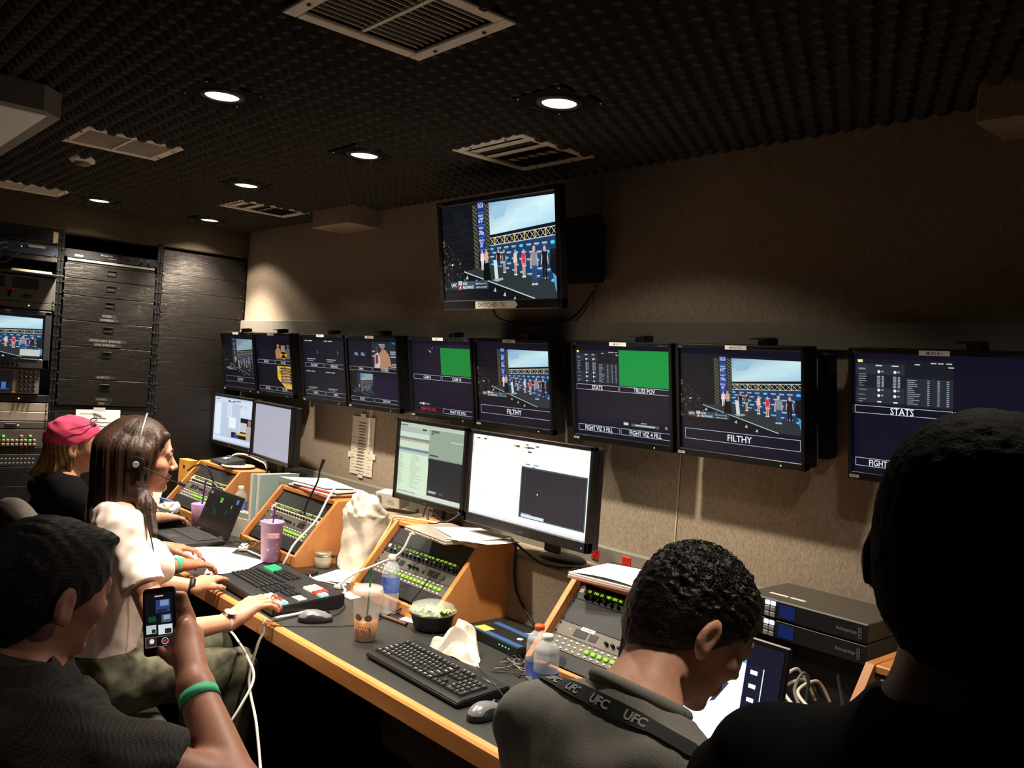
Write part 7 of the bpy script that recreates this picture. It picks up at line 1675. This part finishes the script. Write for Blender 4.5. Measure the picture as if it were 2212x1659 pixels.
MB().cyl(w0+wt*.027, w0+wt*.0365, .0225, .0215, 24).build('watch_case', M['chrome'], t, world=True); MB().cyl(w0+wt*.0366, w0+wt*.037, .0185, n=24).build('watch_dial', M['white'], t, world=True); MB().box(w0+wt*.0372, (.0012, .009, .0012)).build('watch_hand', M['black'], t, world=True)
wx = Vector(wLB-eLB).normalized(); band(t, 'wristband', Vector(wLB)-wx*.010, wx, .0275, .020, M['black'], .002)
p, v, n = tipsR[2]; rg = Vector(p)-Vector(v)*.052; band(t, 'finger_ring', rg+Vector(n)*.010, Vector(v), .0098, .003, mat('gold_ring', (220, 180, 110), .25, 1.0), .0012)
# headset
t = thing('headset', 'single ear headset with a boom microphone on the brown hair', 'headset', TB(.092, -.005, -.01))
hp = [TB(.103*math.sin(a), -.004+.012*math.cos(a), .034+.106*math.cos(a)) for a in np.linspace(-1.5, 1.55, 24)]; hp.append(TB(.106, -.003, .005))
MB().tube([Vector(p) for p in hp], .0032, 8).build('headband', mat('headband_steel', (190, 186, 178), .3, .7), t, world=True)
c = Vector(TB(.106, -.002, -.014)); xr = Vector(BB[:, 0]); MB().cyl(c-xr*.006, c+xr*.010, .026, .023, 20).build('ear_cushion', M['black'], t, world=True); MB().cyl(c+xr*.010, c+xr*.015, .010, .009, 14).build('swivel', M['lgrey'], t, world=True)
mt = Vector(TB(.055, .138, -.072)); MB().tube([c+xr*.012, Vector(TB(.095, .05, -.035)), Vector(TB(.078, .105, -.060)), mt], .0019, 6, smooth_path=6).build('boom', M['black'], t, world=True); d = (mt-Vector(TB(.078, .105, -.060))).normalized(); MB().cyl(mt-d*.004, mt+d*.014, .0065, .0085, 12).build('microphone', M['dgrey'], t, world=True)
lead = [c-Vector((0, 0, .02)), Vector(TB(.10, .0, -.12)), Vector(srB)+Vector((.045, .055, .03)), Vector(srB)+Vector((.055, .085, -.10)), Vector(srB)+Vector((.03, .095, -.25)), Vector(srB)+Vector((.02, .09, -.36))]; MB().tube(lead, .0020, 6, smooth_path=8).build('lead', M['black'], t, world=True)

# ---------------------------------------------------------------- two more at the far end
def sitter(label, H, fwd, nb_off, topc, skin, handpos, hair, lean=.05, right_only=False, sleeve=.9, far=True, pelvis_dx=0, elb=.10):
    B = basis(fwd); nb = H+V3(*nb_off); sl = nb+V3(-.17, .0, -.06); sr = nb+V3(.17, .0, -.06); ch = nb+V3(0, -.02, -.23); pe = V3(nb[0]+pelvis_dx, nb[1]-lean-.06, .57); fw = V3(0, 1, 0)
    t = thing('person', label, 'person', (pe[0], pe[1], 0)); sd = Sdf(); T = head_sdf(sd, H, B, nb, .97, True); torso(sd, pe, ch, nb, sl, sr, fw, 0, True); ar = []; tips = []
    for s_, w_, sg in ((sl, handpos[0], 1), (sr, handpos[1], -1)):
        w_ = V3(*w_); e_ = (s_+w_)/2+V3(-elb*sg*1.0, -.08, -.10); e_[2] = max(e_[2], .80); ar.append((s_, e_, w_)); limbs(sd, [s_, e_, w_], [.043, .038, .025]); tips.append(hand(sd, w_, V3(.12*sg, .95, -.05), V3(.0, .1, 1), sg, curl=(.45, .5, .5, .55), base=.2, sc=.95))
    kn = [pe+V3(-.11, .42, 0), pe+V3(.11, .42, 0)]; an = [V3(kn[0][0], kn[0][1]-.03, .09), V3(kn[1][0], kn[1][1]-.03, .09)]; legs(sd, pe, fw, .085, kn, an); sd.build('body', skin, t, .0048); eyes(t, T, B)
    sd = Sdf(); torso(sd, pe, ch, nb-V3(0, 0, .01), sl, sr, fw, .013, True)
    for s_, e_, w_ in ar: limbs(sd, [s_, e_, e_*(1-sleeve)+w_*sleeve] if sleeve > .05 else [s_, s_*.4+e_*.6], [.057, .052, .036], .03)
    sd.cap(nb-V3(0, 0, .01), nb+V3(0, 0, .02), .066, .062, k=.03); sd.plane(nb+V3(0, 0, .03), V3(0, .3, 1), .006); sd.cap(nb, nb+V3(0, .03, .2), .054, .056, k=.006, op='-'); sd.disp += [wob(.004, 8, 81)]; sd.build('top', shirtm('top_%d' % topc[0], topc), t, .008)
    sd = Sdf(); legs(sd, pe, fw, .085, kn, an, .013); sd.cap(pe+V3(-.05, 0, -.01), pe+V3(.05, 0, -.01), .125, k=.05); sd.build('trousers', shirtm('dark_jeans', (34, 38, 48)), t, .010); shoes(t, an, fw, M['black'])
    hair(t, T, B, H); return t, T, B, ar, tips
def hair_blonde(t, T, B, H):
    sd = Sdf(); sd.ell(T(0, -.02, .03), V3(.080, .10, .085), B); sd.cap(T(0, -.06, -.01), T(.0, -.125, -.105), .062, .034, k=.03); sd.cap(T(0, -.11, -.09), T(.01, -.175, -.115), .030, .008, k=.02); sd.cap(T(.03, -.10, -.07), T(.045, -.165, -.125), .022, .006, k=.02); sd.cap(T(-.03, -.10, -.08), T(-.03, -.16, -.14), .022, .006, k=.02); sd.cap(T(.05, -.045, -.01), T(.065, -.095, -.125), .034, .014, k=.03); sd.cap(T(.06, -.005, -.02), T(.062, -.03, -.11), .022, .010, k=.02); sd.cap(T(-.05, -.045, -.01), T(-.055, -.09, -.13), .034, .02, k=.03)
    sd.ell(T(0, .115, -.02), V3(.078, .085, .12), B, .01, '-'); q = lambda P: (P-H)@B
    sd.disp += [lambda P: .0025*np.sin(np.arctan2(q(P)[:, 0], -q(P)[:, 1])*34+3*np.sin(q(P)[:, 2]*20))]; sd.build('hair', mat('blonde_hair', (150, 112, 66), .45, noise=(24, (104, 76, 44), .4, (1, 1, .2)), bump=(60, .4, (3, 3, .2))), t, .005)
def hair_dark(t, T, B, H):
    sd = Sdf(); sd.ell(T(0, -.02, .035), V3(.082, .102, .09), B); sd.cap(T(0, -.05, 0), T(0, -.07, -.12), .07, .045, k=.03); sd.ell(T(0, .12, -.03), V3(.075, .09, .12), B, .01, '-'); sd.disp += [wob(.002, 40, 83)]; sd.build('hair', mat('dark_brown_hair', (24, 18, 15), .55), t, .006)
HP = np.array(dep(163, 965, 3.8)); fP = V3(.22, .97, .02)
t, T, B, ar, tp = sitter('person in a pink cap and black top at the far keyboard', HP, fP, (-.02, -.055, -.135), (20, 20, 23), skinmat('skin_p', (206, 150, 124)), ((-4.50, 1.50, .815), (onz(352, 1122, .80).x, onz(352, 1122, .80).y-.02, .81)), hair_blonde, lean=.12, sleeve=.72)
# pink cap
sd = Sdf(); sd.ell(T(0, -.014, .045), V3(.092, .116, .094), B); sd.plane(T(0, 0, .022), B@V3(0, .42, -1), .004); sd.disp += [wob(.003, 16, 91)]
cpn = mat('pink_cotton', (232, 84, 122), .85, bump=(120, .2), spec=.15); cap_o = sd.build('cap', cpn, t, .0045)
G = [[Vector(T(.082*math.sin(a)*(1-.10*r), .086+.078*r*math.cos(a*.8)+.012*math.cos(a), .058+.016*math.cos(a*1.3)-.006*r)) for r in np.linspace(0, 1, 7)] for a in np.linspace(-1.2, 1.2, 17)]
b = MB(); b.surf(G); b.surf([[p-Vector(B[:, 2])*.003 for p in r][::-1] for r in G]); b.build('cap_brim', cpn, t, world=True)
MB().lathe([(0, .004), (.007, .003), (.008, 0)], 12).build('cap_button', cpn, t).location = Vector(T(0, -.010, .139))-t.location
G = [Vector(T(.093*math.cos(a), -.010+.115*math.sin(a), .041)) for a in np.linspace(-2.6, -.5, 20)]; G = [p+Vector(B[:, 2])*(.42*.115*math.sin(a)-.02) for p, a in zip(G, np.linspace(-2.6, -.5, 20))]; MB().tube(G, .004, 6).build('cap_strap', cpn, t, world=True)
sg = thing('sunglasses', 'dark sunglasses resting on the pink cap', 'sunglasses', T(0, .085, .115))
for s in (-1, 1):
    c = Vector(T(s*.032, .078, .128)); up_ = Vector(B@V3(0, -.5, .86)); rt_ = Vector(B[:, 0]); b = MB(); g = [[c+rt_*(.027*r*math.cos(a))+up_*(.020*r*math.sin(a))-Vector(B[:, 1])*(.002*r*r) for a in np.linspace(0, 2*PI, 17)] for r in (0.01, .5, .9, 1.0)]; b.surf(g); b.build('lens', mat('dark_lens', (22, 18, 18), .08), sg, world=True)
    MB().tube([c+rt_*s*.027, Vector(T(s*.094, .04, .105)), Vector(T(s*.098, -.03, .085))], .0022, 6, smooth_path=5).build('temple_arm', M['black'], sg, world=True)
MB().tube([Vector(T(-.006, .080, .132)), Vector(T(.006, .080, .132))], .0022, 6).build('bridge', M['black'], sg, world=True)
HH_ = np.array(dep(282, 1012, 3.30))
w1 = onz(372, 1192, .785); w2_ = onz(400, 1228, .785)
t, T, B, ar, tp = sitter('person in a dark top writing, mostly hidden behind the brown hair', HH_, V3(.15, .98, -.1), (-.01, -.05, -.135), (26, 27, 31), skinmat('skin_h', (190, 128, 98)), ((w1.x-.02, w1.y-.03, .80), (w2_.x, w2_.y-.02, .80)), hair_dark, lean=.02, sleeve=.6, elb=.03)
s_, e_, w_ = ar[1]; ax = Vector(w_-e_).normalized(); band(t, 'wristband', Vector(w_)-ax*.012, ax, .0275, .022, mat('teal_wristband', (60, 176, 132), .6), .0016)
a = Vector(tp[1][0][0]); o = MB().cyl(a+Vector((-.01, -.03, .05)), a+Vector((.012, .02, -.02)), .0036, n=8).build('red_pen', mat('red_pen', (190, 40, 40), .4), loc=a); tag(o, 'red pen in the writing hand', 'pen')

# ================================================================== office chairs
def chair(label, x, y, rz, seat_c=(70, 69, 66), back=True, bh=.98):
    t = thing('office_chair', label, 'chair', (x, y, 0), (0, 0, rz)); fm = mat('chair_fabric', seat_c, .9, noise=(150, tuple(v*.8 for v in seat_c), .5), spec=.15)
    sd = Sdf(); sd.box((0, 0, .355), (.235, .23, .033), rad=.032); sd.build('seat', fm, t, .012, world=False)
    sd = Sdf(); sd.box((0, -.235, (.58+bh)/2), (.20, .03, (bh-.58)/2), rad=.029); sd.ell((0, -.235, bh-.09), (.22, .045, .11), k=.03); sd.disp += [lambda P: -.25*P[:, 0]**2*0]; o = sd.build('backrest', fm, t, .012, world=False)
    b = MB(); b.tube([(0, -.19, .33), (0, -.27, .43), (0, -.275, .62), (0, -.262, .72)], .018, 8, smooth_path=5); b.build('back_support', M['black'], t)
    MB().cyl((0, 0, .12), (0, 0, .325), .028, n=14).build('gas_post', M['blackm'], t)
    for i in range(5):
        a = 2*PI*i/5; d = Vector((math.cos(a), math.sin(a), 0)); b = MB(); b.cyl(d*.02+Vector((0, 0, .115)), d*.26+Vector((0, 0, .075)), .024, .016, 10); l = b.build('base_leg', M['black'], t)
        b = MB(); s = Vector((-d.y, d.x, 0)); b.cyl(d*.26+s*.012+Vector((0, 0, .03)), d*.26-s*.012+Vector((0, 0, .03)), .029, n=14); b.build('caster', M['black'], l)
    return t
chair('grey fabric office chair under the person with the headset', peB[0]+.03, peB[1]+.0, -.1, (96, 90, 82), bh=1.0)
chair('grey fabric office chair under the person in the pink cap', HP[0]-.02, HP[1]-.27, .1, (92, 86, 78), bh=1.03)
chair('grey fabric office chair under the hidden writer', HH_[0]+.0, HH_[1]-.135, 0, (100, 94, 84), bh=1.03)
chair('dark office chair under the person with curly hair', -.82, .80, 0, (40, 40, 42), bh=.82)
chair('dark office chair under the person filming', HL[0], peL[1]-.10, 0, (40, 40, 42), bh=.80)
